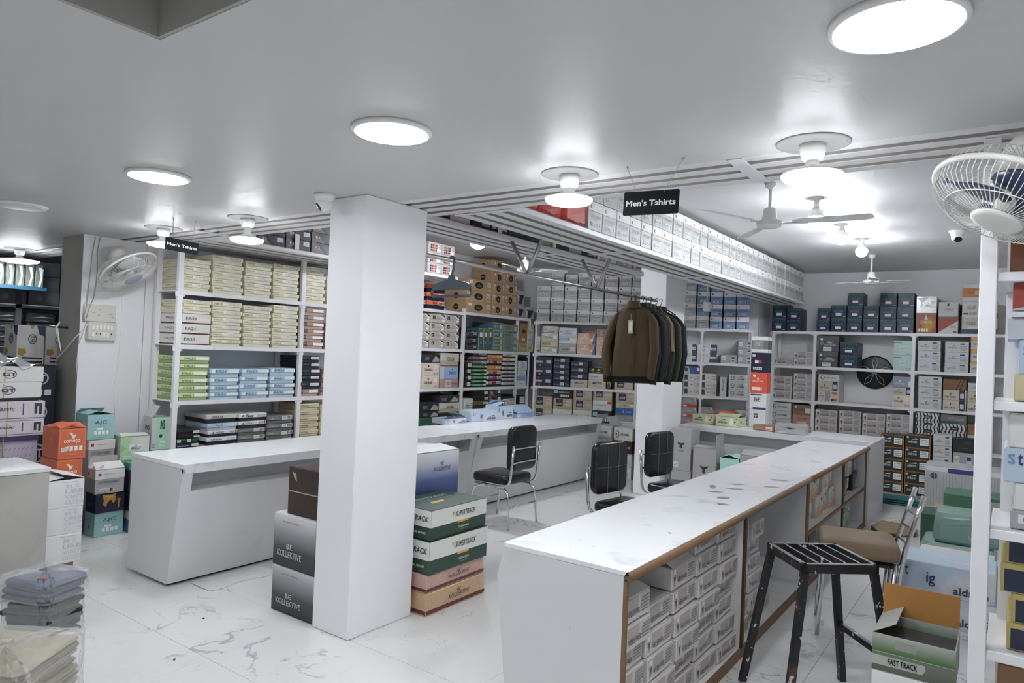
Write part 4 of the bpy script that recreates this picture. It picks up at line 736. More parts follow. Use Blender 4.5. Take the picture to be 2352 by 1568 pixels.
# ================================================================ the boxes on the shelves: area, plane, start, end, heights, kinds
ROWS = [
 ('lt', 'L', 3.437, 3.715, [2.141,2.216,2.291,2.364,2.437], 'zom zom zom zom'.split()),
 ('lt', 'L', 3.721, 4.056, [2.141,2.215,2.285,2.356,2.43,2.509], 'zom zom zom zom zom'.split()),
 ('lt', 'L', 4.067, 4.387, [2.141,2.212,2.279,2.351,2.419,2.495], 'zom zom zom zom zom'.split()),
 ('lt', 'L', 4.393, 4.728, [2.141,2.211,2.285,2.357,2.43,2.508], 'zom zom zom zom zom'.split()),
 ('lt', 'L', 4.789, 5.074, [2.141,2.214,2.295,2.37,2.445,2.533], 'zom zom zom zom zom'.split()),
 ('lt', 'L', 5.087, 5.36, [2.141,2.221,2.305,2.384,2.463], 'zom zom zom zom'.split()),
 ('lm', 'L', 3.438, 3.735, [1.639,1.739,1.836,1.93,1.996,2.061], 'fag fag fag zom zom'.split()),
 ('lm', 'L', 3.742, 4.069, [1.639,1.701,1.768,1.839,1.912,1.985,2.069], 'zom zom zom zom zom zom'.split()),
 ('lm', 'L', 4.074, 4.403, [1.639,1.71,1.78,1.837,1.906,1.978,2.053], 'zom zom zom zom zom zom'.split()),
 ('lm', 'L', 4.408, 4.735, [1.639,1.706,1.774,1.844,1.918,1.997,2.084], 'zom zom zom zom zom zom'.split()),
 ('lm', 'L', 4.795, 5.08, [1.639,1.714,1.787,1.852,1.928,2,2.079], 'ajb ajb ajb ajb ajb ajb'.split()),
 ('lm', 'L', 5.092, 5.365, [1.639,1.717,1.792,1.859,1.937], 'ajb ajb ajb ajb'.split()),
 ('lg', 'L', 3.431, 3.735, [1.121,1.191,1.261,1.327,1.397,1.463,1.535], 'fal fal fal fal fal fal'.split()),
 ('lg', 'L', 3.739, 4.064, [1.121,1.19,1.258,1.331,1.42], 'fab fab fab fab'.split()),
 ('lg', 'L', 4.067, 4.4, [1.121,1.193,1.268,1.344,1.419], 'fab fab fab fab'.split()),
 ('lg', 'L', 4.403, 4.726, [1.121,1.195,1.269,1.344,1.429], 'fab fab fab fab'.split()),
 ('lg', 'L', 4.795, 5.051, [1.121,1.201,1.277,1.35,1.419,1.488,1.561], 'ajb ajn ajn ajn ajn ajn'.split()),
 ('lg', 'L', 5.074, 5.334, [1.121,1.219,1.322,1.425], 'ajb ajb ajb'.split()),
 ('lb', 'L', 3.44, 3.673, [0.621,0.684,0.722,0.767,0.802,0.858], 'nvy nvp gnb blk blk'.split()),
 ('lb', 'L', 3.734, 4.065, [0.621,0.686,0.761,0.825,0.894,0.977], 'oka oka arr sug okg'.split()),
 ('lb', 'L', 4.069, 4.396, [0.621,0.683,0.752,0.822,0.895,0.97], 'zog zog zog arr fst'.split()),
 ('lb', 'L', 4.4, 4.734, [0.621,0.695,0.771,0.848,0.933], 'zog zog zog zog'.split()),
 ('lb', 'L', 4.801, 5.063, [0.621,0.688,0.759,0.828,0.898,0.971,1.042], 'ori ori ori ori ori ori'.split()),
 ('lb', 'L', 5.074, 5.34, [0.621,0.667,0.744,0.837,0.931,1.024], 'ori ori ori ori ori'.split()),
 ('k3', 'K3', 3.622, 3.894, [2.62,2.708], 'rbx'.split()),
 ('k3', 'K3', 3.902, 4.203, [2.62,2.719,2.806], 'rbx rbx'.split()),
 ('k3', 'K3', 4.209, 4.502, [2.62,2.723,2.817,2.907], 'rbx rbx rbx'.split()),
 ('k3', 'K3', 4.511, 4.851, [2.62,2.724,2.825,2.918], 'rbx rbx rbx'.split()),
 ('ft', 'L', 6.476, 6.699, [2.216,2.321,2.424,2.529], 'mer mer mer'.split()),
 ('ft', 'L', 6.718, 7.093, [2.216,2.329,2.433,2.541], 'mer mer mer'.split()),
 ('fm', 'L', 6.528, 6.8, [1.701,1.804,1.914,2.032,2.15], 'nws nws nws nws'.split()),
 ('fm', 'L', 6.81, 7.101, [1.701,1.811,1.92,2.038,2.154], 'nws nws nws nws'.split()),
 ('fm', 'L', 7.111, 7.402, [1.701,1.809,1.925,2.042,2.158], 'nws nws nws nws'.split()),
 ('fl', 'L', 6.705, 7.034, [1.166,1.338,1.507,1.619], 'okp okp dkb'.split()),
 ('fl', 'L', 7.047, 7.436, [1.166,1.289,1.463,1.643], 'pnk ens okb'.split()),
 ('fb', 'L', 6.707, 7.054, [0.641,0.787,0.868,0.98], 'grn dkb dkb'.split()),
 ('fb', 'L', 7.066, 7.475, [0.641,0.833,0.966,1.066], 'dkb okb dkb'.split()),
 ('bc', 'L', 7.549, 8.117, [2.226,2.383,2.543,2.704], 'brn brn brn'.split()),
 ('bc', 'L', 8.137, 8.44, [2.226,2.385,2.544,2.706,2.868,3.037], 'brn brn brn brn brn'.split()),
 ('bc', 'L', 8.454, 8.743, [2.226,2.383,2.555,2.716,2.882], 'brn brn brn brn'.split()),
 ('bc', 'L', 8.754, 8.965, [2.226,2.42,2.65], 'gvb gvb'.split()),
 ('bc', 'L', 8.986, 9.24, [2.226,2.415], 'gvb'.split()),
 ('bm', 'L', 7.577, 7.825, [1.696,1.782,1.881,1.981], 'dgl dgl dgl'.split()),
 ('bm', 'L', 7.836, 7.967, [1.696,2.015], 'lmv'.split()),
 ('bm', 'L', 7.979, 8.066, [1.696,2.018], 'lmv'.split()),
 ('bm', 'L', 8.075, 8.169, [1.696,2.031], 'lmv'.split()),
 ('bm', 'L', 8.182, 8.43, [1.696,1.787,1.892,2,2.116], 'lmh lmh lmh lmh'.split()),
 ('bm', 'L', 8.443, 8.82, [1.696,1.794,1.895,1.993,2.104], 'vog vog vog vog'.split()),
 ('bm', 'L', 8.877, 9.071, [1.696,1.837,2.144], 'olv kra'.split()),
 ('bm', 'L', 9.082, 9.262, [1.696,1.831,1.951,2.075,2.154], 'crm wht wht crm'.split()),
 ('bl', 'L', 7.577, 7.727, [1.166,1.262,1.352,1.438,1.524], 'blw blw blw blw'.split()),
 ('bl', 'L', 7.741, 8.079, [1.166,1.215,1.268,1.321,1.373,1.426,1.479,1.545,1.607,1.659], 'grl grl grl grl grl grl brs brs dks'.split()),
 ('bl', 'L', 8.091, 8.446, [1.166,1.251,1.323,1.399,1.482,1.558,1.639], 'rdb rdb rdb ors rdb ors'.split()),
 ('bl', 'L', 8.458, 8.809, [1.166,1.235,1.291,1.347,1.397,1.467,1.532,1.597,1.662], 'whs whs whs whs whs whs yls yls'.split()),
 ('bl', 'L', 8.881, 9.103, [1.166,1.252,1.327,1.411,1.558], 'wht bls wht wlo'.split()),
 ('bl', 'L', 9.114, 9.249, [1.166,1.612], 'dkt'.split()),
 ('bb', 'L', 7.587, 7.773, [0.641,0.814,1.012], 'dkb wht'.split()),
 ('bb', 'L', 7.787, 8.139, [0.641,0.8,0.906,0.968,1.047,1.135], 'wht dkb gld blk blk'.split()),
 ('bb', 'L', 8.151, 8.453, [0.641,0.784,0.897,1.029,1.128], 'dkb blw rbx rbx'.split()),
 ('bb', 'L', 8.466, 8.846, [0.641,0.693,0.823,1.01], 'crm dkb blc'.split()),
 ('bb', 'L', 8.912, 9.08, [0.641,0.751,0.885,1.019], 'wht wht blc'.split()),
 ('ct', 'BL', 0.057, 0.278, [2.201,2.395,2.589,2.762], 'ccg ccg ccg'.split()),
 ('ct', 'BL', 0.285, 0.493, [2.201,2.392,2.585,2.77,2.984], 'ccg ccg ccg ccg'.split()),
 ('ct', 'BL', 0.499, 0.703, [2.201,2.397,2.559,2.76,2.949], 'ccg ccg ccg ccg'.split()),
 ('ct', 'BL', 0.71, 0.914, [2.201,2.392,2.578,2.777,2.979], 'ccg ccg ccg ccg'.split()),
 ('ct', 'BL', 0.92, 1.122, [2.201,2.383,2.577,2.773,2.949], 'ccg ccg ccg ccg'.split()),
 ('ct', 'BL', 1.127, 1.335, [2.201,2.387,2.577,2.773,2.943], 'ccg ccg ccg ccg'.split()),
 ('ct', 'BL', 1.342, 1.539, [2.201,2.384,2.573,2.772,2.965], 'ccg ccg ccg ccg'.split()),
 ('ct', 'BL', 1.546, 1.741, [2.201,2.384,2.572,2.768,2.965], 'ccg ccg ccg ccg'.split()),
 ('cm', 'BL', 0.079, 0.141, [1.698,1.962], 'whv'.split()),
 ('cm', 'BL', 0.151, 0.427, [1.698,1.796,1.891,2.017,2.13], 'drw olc drw plw'.split()),
 ('cm', 'BL', 0.436, 0.725, [1.698,1.86,1.965,2.108], 'drg drt wlo'.split()),
 ('cm', 'BL', 0.732, 1.017, [1.698,1.857,2.031], 'asc asc'.split()),
 ('cm', 'BL', 1.026, 1.204, [1.698,1.853,1.988,2.102], 'asc asc pnk'.split()),
 ('cm', 'BL', 1.214, 1.476, [1.698,1.852,1.981], 'asc asc'.split()),
 ('cl', 'BL', 0.073, 0.355, [1.177,1.337,1.481,1.639], 'nrd nrd nrd'.split()),
 ('cl', 'BL', 0.365, 0.633, [1.177,1.271,1.364,1.451,1.547,1.638], 'ndr ndr ndr ndr ndr'.split()),
 ('cl', 'BL', 0.644, 0.921, [1.177,1.302,1.408,1.503,1.597], 'bei ndr ndr ndr'.split()),
 ('cl', 'BL', 0.929, 1.206, [1.177,1.315,1.411,1.496], 'bei wht bye'.split()),
 ('cl', 'BL', 1.217, 1.292, [1.177,1.314], 'bye'.split()),
 ('cl', 'BL', 1.335, 1.625, [1.177,1.32,1.462], 'axb axb'.split()),
 ('cl', 'BL', 1.635, 1.816, [1.177,1.301], 'wht'.split()),
 ('cb', 'BL', 0.071, 0.376, [0.641,0.832,1.014], 'axb axb'.split()),
 ('cb', 'BL', 0.386, 0.694, [0.641,0.826,0.995,1.139], 'wht axb axd'.split()),
 ('cb', 'BL', 0.703, 1.002, [0.641,0.827,0.993,1.147], 'wht axb axb'.split()),
 ('cb', 'BL', 1.01, 1.308, [0.641,0.837,1,1.162], 'axd axw axb'.split()),
 ('cb', 'BL', 1.366, 1.677, [0.641,0.697,0.898,0.973,1.133], 'wht bog crm axb'.split()),
 ('mt', 'BL', 2.344, 2.516, [2.166,2.357,2.54,2.732,2.915], 'ccg ccg ccg ccg'.split()),
 ('mt', 'BL', 2.525, 2.711, [2.166,2.359,2.539,2.721,2.907], 'ccg ccb ccb ccb'.split()),
 ('mt', 'BL', 2.719, 2.902, [2.166,2.349,2.534,2.719,2.898], 'ccb ccb ccb ccb'.split()),
 ('mt', 'BL', 2.909, 3.091, [2.166,2.35,2.536,2.721,2.898], 'ccb ccb ccb ccb'.split()),
 ('mt', 'BL', 3.098, 3.286, [2.166,2.354,2.539,2.714,2.887], 'ccb ccb ccb ccb'.split()),
 ('mm', 'BL', 2.361, 2.541, [1.656,1.78,1.923], 'wtl wtl'.split()),
 ('mm', 'BL', 2.548, 2.84, [1.656,1.782,1.925], 'wtl wtl'.split()),
 ('mm', 'BL', 2.893, 3.127, [1.656,1.782], 'gys'.split()),
 ('mm', 'BL', 3.134, 3.339, [1.656,1.778,1.881,1.998], 'gys gys gys'.split()),
 ('ml', 'BL', 2.364, 2.61, [1.156,1.259,1.367,1.475,1.586], 'wpt wpt wpt blf'.split()),
 ('ml', 'BL', 2.618, 2.853, [1.156,1.263,1.369,1.487], 'wpt wpt wpt'.split()),
 ('ml', 'BL', 2.895, 2.997, [1.156,1.451], 'civ'.split()),
 ('ml', 'BL', 3.021, 3.302, [1.156,1.272,1.387,1.496], 'cit cit cit'.split()),
 ('mb', 'BL', 2.365, 2.588, [0.641,0.681,0.823,0.969,1.116], 'gro gro gro gro'.split()),
 ('mb', 'BL', 2.596, 2.831, [0.641,0.696,0.854,0.987], 'gro gro gro'.split()),
 ('mb', 'BL', 3.124, 3.332, [0.641,0.73,0.87,0.963], 'gys gys cit'.split()),
 ('rt', 'R', -3.003, -2.793, [2.181,2.38,2.574], 'hot hot'.split()),
 ('rt', 'R', -2.788, -2.582, [2.181,2.357,2.527], 'hot hot'.split()),
 ('rt', 'R', -2.356, -2.171, [2.181,2.351,2.529], 'hot hot'.split()),
 ('rt', 'R', -2.166, -1.953, [2.181,2.383,2.569], 'hot hot'.split()),
 ('rt', 'R', -1.946, -1.74, [2.181,2.38,2.567,2.751], 'hot hot hot'.split()),
 ('rt', 'R', -1.735, -1.53, [2.181,2.378,2.558], 'hot hot'.split()),
 ('rt', 'R', -1.523, -1.311, [2.181,2.373,2.548,2.74], 'hot hot hot'.split()),
 ('rt', 'R', -1.305, -1.098, [2.181,2.376,2.543,2.738], 'hot hot hot'.split()),
 ('rt', 'R', -1.079, -0.831, [2.181,2.455,2.689], 'cmb drw'.split()),
 ('rt', 'R', -0.813, -0.579, [2.181,2.4,2.609], 'rdg slv'.split()),
 ('rt', 'R', -0.545, -0.345, [2.181,2.394,2.614,2.843], 'okt okw ogt'.split()),
 ('rt', 'R', -0.334, -0.145, [2.181,2.393,2.611], 'okt okt'.split()),
 ('rm', 'R', -2.962, -2.677, [1.661,1.778], 'vel'.split()),
 ('rm', 'R', -2.669, -2.385, [1.661,1.761,1.871], 'vel vel'.split()),
 ('rm', 'R', -2.329, -2.043, [1.661,1.887,2.12], 'urb urb'.split()),
 ('rm', 'R', -2.029, -1.784, [1.661,1.849,2.032], 'hot hot'.split()),
 ('rm', 'R', -1.333, -1.101, [1.661,1.869,2.075], 'aqr aqr'.split()),
 ('rm', 'R', -1.041, -0.767, [1.661,1.8,1.942,2.081], 'ftg ftg ftg'.split()),
 ('rm', 'R', -0.724, -0.448, [1.661,1.788,1.93,2.077], 'ftg ftg ftg'.split()),
 ('rm', 'R', -0.436, -0.185, [1.661,1.812,1.976,2.145], 'fty fty fty'.split()),
 ('rl', 'R', -2.964, -2.678, [1.149,1.251,1.35,1.494], 'vel vel vel'.split()),
 ('rl', 'R', -2.659, -2.378, [1.149,1.251,1.346,1.44,1.545], 'vel vel vel vel'.split()),
 ('rl', 'R', -2.309, -2.02, [1.149,1.319,1.452,1.555], 'axs ftc ciw'.split()),
 ('rl', 'R', -1.336, -1.092, [1.149,1.321,1.423,1.572], 'okp ftc ftb'.split()),
 ('rl', 'R', -1.022, -0.741, [1.149,1.304,1.448,1.595], 'ftg ftg ftg'.split()),
 ('rl', 'R', -0.731, -0.46, [1.149,1.293,1.429,1.572], 'ftc ftc brd'.split()),
 ('rl', 'R', -0.453, -0.193, [1.149,1.283,1.419,1.535], 'ftc ftc ftg'.split()),
 ('rb', 'R', -2.982, -2.674, [0.621,0.734,0.845,0.965,1.091], 'ciw ciw ciw ciw'.split()),
 ('rb', 'R', -2.656, -2.37, [0.621,0.756,0.928,1.077], 'pkf pkf brf'.split()),
 ('rb', 'R', -2.336, -2.032, [0.621,0.705,0.807,0.91,1.03], 'vel vel vel vel'.split()),
 ('rb', 'R', -2.009, -1.714, [0.621,0.728,0.829,0.934,1.042], 'vel vel vel vel'.split()),
 ('rb', 'R', -1.703, -1.409, [0.621,0.725,0.82,0.909,1.025], 'vel vel vel vel'.split()),
 ('rb', 'R', -1.401, -1.097, [0.621,0.743,0.84,0.937,1.044], 'vel vel vel vel'.split()),
 ('rb', 'R', -1.04, -0.756, [0.621,0.796,0.902,0.986,1.095], 'zeb zeb zeb zeb'.split()),
 ('rb', 'R', -0.747, -0.449, [0.621,0.853,0.971,1.091], 'zeb zeb ftl'.split()),
 ('rb', 'R', -0.443, -0.184, [0.621,0.843,0.987], 'ftg krb'.split()),
 ('fa', 'F', -1.419, -1.13, [0.001,0.153,0.303,0.457,0.62,0.782], 'ald ald ald ald ald'.split()),
 ('fa', 'F', -1.116, -0.822, [0.001,0.159,0.32,0.483,0.635,0.807], 'ald ald ald ald ald'.split()),
 ('fa', 'F', -0.8, -0.584, [0.001,0.189,0.37,0.552,0.695,0.845], 'ftg ftg ftg ftg ftg'.split()),
 ('fa', 'F', -0.578, -0.346, [0.001,0.205,0.41,0.634,0.813], 'ftg ftg gys dgn'.split()),
 ('k1', 'K1', 3.546, 3.79, [2.62,2.87], 'redb'.split()),
 ('k1', 'K1', 3.79, 4.092, [2.62,2.87], 'redb'.split()),
 ('k1', 'K1', 4.092, 4.429, [2.62,2.87], 'redb'.split()),
 ('k1', 'K1', 4.429, 4.654, [2.62,2.834,3.047], 'ccg ccg'.split()),
 ('k1', 'K1', 4.654, 4.884, [2.62,2.834,3.047], 'ccg ccg'.split()),
 ('k1', 'K1', 4.884, 5.12, [2.62,2.834,3.047], 'ccg ccg'.split()),
 ('k1', 'K1', 5.12, 5.333, [2.62,2.834,3.047], 'ccg ccg'.split()),
 ('k1', 'K1', 5.333, 5.547, [2.62,2.834,3.047], 'ccg ccg'.split()),
 ('k1', 'K1', 5.547, 5.758, [2.62,2.834,3.047], 'ccg ccg'.split()),
 ('k1', 'K1', 5.758, 5.998, [2.62,2.834,3.047], 'ccg ccg'.split()),
 ('k1', 'K1', 5.998, 6.237, [2.62,2.834,3.047], 'ccg ccg'.split()),
 ('k1', 'K1', 6.237, 6.457, [2.62,2.834,3.047], 'ccg ccg'.split()),
 ('k1', 'K1', 6.457, 6.688, [2.62,2.834,3.047], 'ccg ccg'.split()),
 ('k1', 'K1', 6.688, 6.894, [2.62,2.834,3.047], 'ccg ccg'.split()),
 ('k1', 'K1', 6.894, 7.131, [2.62,2.834,3.047], 'ccg ccg'.split()),
 ('k1', 'K1', 7.131, 7.339, [2.62,2.834,3.047], 'ccg ccg'.split()),
 ('k1', 'K1', 7.339, 7.556, [2.62,2.834,3.047], 'ccg ccg'.split()),
 ('k1', 'K1', 7.556, 7.797, [2.62,2.834,3.047], 'ccg ccg'.split()),
 ('k1', 'K1', 7.797, 7.998, [2.62,2.834,3.047], 'ccg ccg'.split()),
 ('k1', 'K1', 7.998, 8.197, [2.62,2.834,3.047], 'ccg ccg'.split()),
 ('k1', 'K1', 8.197, 8.378, [2.62,2.834,3.047], 'ccg ccg'.split()),
 ('k1', 'K1', 8.378, 8.593, [2.62,2.834,3.047], 'ccg ccg'.split()),
 ('k1', 'K1', 8.593, 8.788, [2.62,2.834,3.047], 'ccg ccg'.split()),
 ('k1', 'K1', 8.788, 9.021, [2.62,2.834,3.047], 'ccg ccg'.split()),
 ('k1', 'K1', 9.021, 9.233, [2.62,2.834,3.047], 'ccg ccg'.split()),
 ('k1', 'K1', 9.233, 9.454, [2.62,2.834,3.047], 'ccg ccg'.split()),
 ('k1', 'K1', 9.454, 9.684, [2.62,2.834,3.047], 'ccg ccg'.split()),
 ('k1', 'K1', 9.684, 9.888, [2.62,2.834,3.047], 'ccg ccg'.split()),
 ('k1', 'K1', 9.888, 10.1, [2.62,2.834,3.047], 'ccg ccg'.split()),
 ('k1', 'K1', 10.1, 10.394, [2.62,2.834,3.047], 'ccg ccg'.split()),
 ('k1', 'K1', 10.394, 10.664, [2.62,2.834,3.047], 'ccg ccg'.split()),
 ('k1', 'K1', 10.664, 10.947, [2.62,2.834,3.047], 'ccg ccg'.split()),
 ('k2', 'K2', 3.52, 3.755, [2.62,2.79], 'dkb'.split()),
 ('k2', 'K2', 3.755, 3.99, [2.62,2.82], 'wht'.split()),
 ('k2', 'K2', 3.99, 4.225, [2.62,2.81], 'dkb'.split()),
 ('k2', 'K2', 4.225, 4.46, [2.62,2.84], 'blc'.split()),
 ('k2', 'K2', 4.46, 4.695, [2.62,2.79], 'dkt'.split()),
 ('k2', 'K2', 4.695, 4.93, [2.62,2.82], 'dkt'.split()),
 ('k2', 'K2', 4.93, 5.165, [2.62,2.81], 'olv'.split()),
 ('k2', 'K2', 5.165, 5.4, [2.62,2.84], 'dkt'.split()),
 ('k2', 'K2', 5.4, 5.635, [2.62,2.79], 'gys'.split()),
 ('k2', 'K2', 5.635, 5.87, [2.62,2.82], 'dkb'.split()),
 ('k2', 'K2', 5.87, 6.105, [2.62,2.81], 'gys'.split()),
 ('k2', 'K2', 6.105, 6.34, [2.62,2.84], 'wht'.split()),
 ('k2', 'K2', 6.34, 6.575, [2.62,2.79], 'gys'.split()),
 ('k2', 'K2', 6.575, 6.81, [2.62,2.82], 'ccg'.split()),
]
fill(ROWS)
# ================================================================ signs
def sign(label, M, wd, ht, hooks):
    t = thing('hanging_sign', label, 'sign', (0, 0, 0), 0, 'black hanging signs')
    mb = MB().prism(round_rect(wd, ht, .006, 3), -.0025, .0025, M); mb.build('board', SIGN, t)
    vs, fs, asp = text2d("Men's Tshirts", .026, 0); tw, th = wd*.90, ht*.26
    mb = MB().add([M @ Vector((-tw/2+x*tw, -.0034, -th/2+z*th)) for x, z in vs], fs); mb.build('lettering', ink('f4f4f4'), t)
    for (lx, hk) in hooks:
        a = M @ Vector((lx, 0, ht/2-.008)); b = Vector(hk); n = 12; ch = MB()
        for i in range(n):
            c = a.lerp(b, (i+.5)/n); d = (b-a).normalized(); s_ = d.orthogonal().normalized(); s_ = s_ if i % 2 else d.cross(s_)
            l = (b-a).length/n*.62; ring = [c+d*(math.cos(q)*l)+s_*(math.sin(q)*.0032) for q in [2*math.pi*k/10 for k in range(11)]]
            ch.tube(ring, .0008, 4, cap=False)
        ch.build('chain', STEEL, t)
        MB().lathe([(.006, 0), (.006, -.004), (.002, -.012)], 8, Matrix.Translation(b)).build('ceiling_hook', STEEL, t)
sign('big black hanging sign for shirts, between two lit saucer bulbs', Matrix.Translation((-1.337, 2.9, 2.396)) @ Matrix.Rotation(R(2.2), 4, 'Y'), .268, .108, ((-.07, (-1.469, 2.913, ZC-.001)), (.06, (-1.185, 2.888, ZC-.001))))
sign('small black hanging sign for shirts, near the wall fan', Matrix.Translation((-5.0, 2.752, 2.377)) @ Matrix.Rotation(R(90), 4, 'Z') @ Matrix.Rotation(R(3), 4, 'Y'), .256, .09, ((-.075, (-5.019, 2.686, ZC-.001)), (.07, (-4.99, 2.844, ZC-.001))))
tx = text2d('CP PLUS', .012); mb = MB()
mb.add([(-.022+x*.044, -.0636, -.0115+z*.0075) for x, z in tx[0]], tx[1]); lt = mb.build('lettering', ink('a03a3a'), dcam); lt.rotation_euler = (0, 0, R(25))
# ================================================================ garment hangers and jackets
def ellipse_ring(cx, cy, cz, rx, ry, n=20, sq=1.0, rot=0.0):
    out = []
    for k in range(n):
        a = 2*math.pi*k/n; c, s_ = math.cos(a), math.sin(a)
        out.append((cx+rx*math.copysign(abs(c)**sq, c), cy+ry*math.copysign(abs(s_)**sq, s_), cz))
    return out
def hook(mb, x, y, z):
    pts = [(x, y, z-.062), (x, y, z-.02)]+[(x+.018*math.cos(a), y, z+.0+.018*math.sin(a)) for a in [R(200-i*25) for i in range(10)]]
    pts = [(x, y, z-.075), (x, y, z-.045), (x+.01, y, z-.03)]+[(x+.0175*math.cos(R(d)), y, z+.0175*math.sin(R(d))) for d in range(-60, 200, 26)]
    mb.tube(pts, .0035, 6)
def jacket(y, col, label, k, drop=0.0, wide=1.0, long=1.0, dx=0.0, tag_on=False, stripe=None):
    z = 2.302; hx = -3.1+dx
    t = thing('jacket', label, 'jacket', (hx, y, 0), R(random.uniform(-3, 3)), 'jackets on the chrome rail')
    CL = mat('cloth_'+col, srgb(col), .75, noise=.18, scale=30, bump=.12)
    r_ = random.Random(k); zt = z-.075-drop; W = .205*wide; Lg = .73*long
    prof = [(0.0, .055, .024), (.028, .075, .027), (.045, .12, .028), (.075, W*.86, .03), (.11, W*.97, .031), (.2, W*.94, .032), (.34, W*.96, .031), (.5, W*1.05, .031), (.64, W*1.13, .031), (Lg-.012, W*1.18, .03), (Lg, W*1.17, .027)]
    rings = []
    for d, rx, ry in prof:
        rg = ellipse_ring(0, 0, zt-d, rx, ry, 24, .75)
        rings.append([(x+r_.uniform(-.003, .003), yy+.006*math.sin(x*38+d*9+k)+r_.uniform(-.002, .002), zz+(.010*math.sin(x*8+k) if d > Lg-.05 else 0)) for x, yy, zz in rg])
    smooth_by_angle(MB().loft(rings).build('body', CL, t), 50)
    for s_ in (-1, 1):
        e_ = 1.0 if s_ < 0 else .86; pts = [(s_*W*.80, 0, zt-.088), (s_*W*1.08, .0, zt-.17), (s_*W*1.32*e_, -.004, zt-.32), (s_*W*1.42*e_, -.012, zt-.45), (s_*W*1.36*e_, -.024, zt-.60), (s_*W*1.28*e_, -.028, zt-.745)]
        rs = [.044, .05, .05, .047, .043, .034]; rr = []
        for (px_, py_, pz_), ra in zip(pts, rs): rr.append([(px_+ra*math.cos(a)+.003*math.sin(5*a+k), py_+ra*.5*math.sin(a), pz_+ra*.25*math.cos(a)*s_*-1) for a in [2*math.pi*q/14 for q in range(14)]])
        smooth_by_angle(MB().loft(rr).build('sleeve', CL, t), 60)
        MB().tube([(pts[-1][0]-.03, pts[-1][1], pts[-1][2]), (pts[-1][0]+.03, pts[-1][1], pts[-1][2]+.002)], .006, 6).build('cuff', CL, t)
        if stripe: MB().loft([[(px_+s_*.036+a*.014, py_-ra*.62-.003+b, pz_) for a, b in ((-1, 0), (1, 0), (1, .004), (-1, .004))] for (px_, py_, pz_), ra in list(zip(pts, rs))[:4]]).build('sleeve_stripe', mat('cloth_tan_stripe', srgb('b59a74'), .8), t)
    cr = []
    for d, rx, ry in ((.045, .088, .036), (.02, .075, .036), (-.012, .066, .036), (-.03, .064, .036)): cr.append(ellipse_ring(0, -.004, zt-d, rx, ry, 20, .8))
    for d, rx, ry in ((-.03, .055, .029), (-.005, .056, .028)): cr.append(ellipse_ring(0, -.004, zt-d, rx, ry, 20, .8))
    smooth_by_angle(MB().loft(cr).build('collar', CL, t), 60)
    for x in ((-.015, .03) if k == 0 else (0,)):
        MB().tube([(x+.012*i/6, -.0345-.003*math.sin(i), zt-.06-(Lg-.07)*i/8) for i in range(9)], .0018, 5).build('placket_seam', mat('seam_'+col, tuple(c*.5 for c in srgb(col)), .8), t)
    if tag_on:
        g = MB().box(-.032, -.0445, zt-.30, .022, -.0425, zt-.165, ch=.0005).build('price_tag', mat('tag_card', srgb('b3ab90'), .6), t)
        MB().box(-.024, -.0455, zt-.28, .014, -.0446, zt-.18).build('tag_print', ink('dcdcd8'), g)
        MB().tube([(-.004, -.043, zt-.165), (-.006, -.044, zt-.10)], .0008, 4).build('tag_string', ink('e6e6e6'), g)
    h = thing('coat_hanger', 'black plastic hanger, %s along the chrome rail from its free end' % ORD[k], 'hanger', (hx, y, 0), 0, 'black hangers on the chrome rail')
    mb = MB(); hook(mb, 0, 0, z); mb.build('hook', BLACK_P, h, smooth=True)
    MB().tube([(-.17, 0, z-.155-drop*0), (-.05, 0, z-.085), (0, 0, z-.07), (.05, 0, z-.085), (.17, 0, z-.155)], .007, 6).build('arms', BLACK_P, h, smooth=True)
JK = [('46351d', 'brown zip jacket with a price tag, foremost on the chrome rail', 0, 1.0, 1.0, 0, 1, None), ('0f1011', 'black jacket hanging just behind the brown one', .05, 1.03, 1.02, -.02, 0, None), ('202428', 'charcoal blue jacket, third on the chrome rail', .01, 1.0, .98, .03, 0, None),
      ('15181b', 'near-black jacket, fourth on the chrome rail', .0, 1.02, 1.0, .03, 0, None), ('2e2c28', 'grey-brown jacket with tan sleeve stripe on the rail', .01, 1.0, .97, .05, 0, 1), ('101112', 'black jacket squeezed before the olive one', .05, .98, 1.0, .03, 0, None),
      ('2b3024', 'olive green jacket with ribbed cuffs on the rail', .02, 1.05, .98, .06, 0, None), ('0e0f10', 'black puffed jacket, last on the chrome rail', .02, 1.1, .92, .08, 0, None)]
for i, (c_, lb, dr, wd, lg, dx, tg, stp) in enumerate(JK): jacket(6.42+.068*i, c_, lb, i, dr, wd, lg, dx, bool(tg), stp)
bh = thing('trouser_hanger', 'big blue-grey plastic hanger alone on the chrome rail by the pillar', 'hanger', (-3.1, 3.60, 0), 0)
GP = mat('blue_grey_plastic', srgb('4d565f'), .35)
mb = MB(); mb.tube([(.0, 0, 2.20), (.012, 0, 2.235), (.016, 0, 2.28)]+[(.0235*math.cos(R(d))-.004, 0, 2.302+.0235*math.sin(R(d))) for d in range(-20, 190, 20)], .008, 8); mb.build('hook', GP, bh, smooth=True)
MB().prism([(-.02, 2.20), (.02, 2.20), (.03, 2.172), (.12, 2.152), (.158, 2.14), (.17, 2.12), (.165, 2.10), (-.165, 2.10), (-.17, 2.12), (-.158, 2.14), (-.12, 2.152), (-.03, 2.172)], -.006, .006).build('shoulder', GP, bh)
MB().tube([(-.165, 0, 2.104), (-.178, 0, 2.08), (-.165, 0, 2.058), (.165, 0, 2.058), (.178, 0, 2.08), (.165, 0, 2.104)], .010, 8).build('trouser_bar', GP, bh, smooth=True)
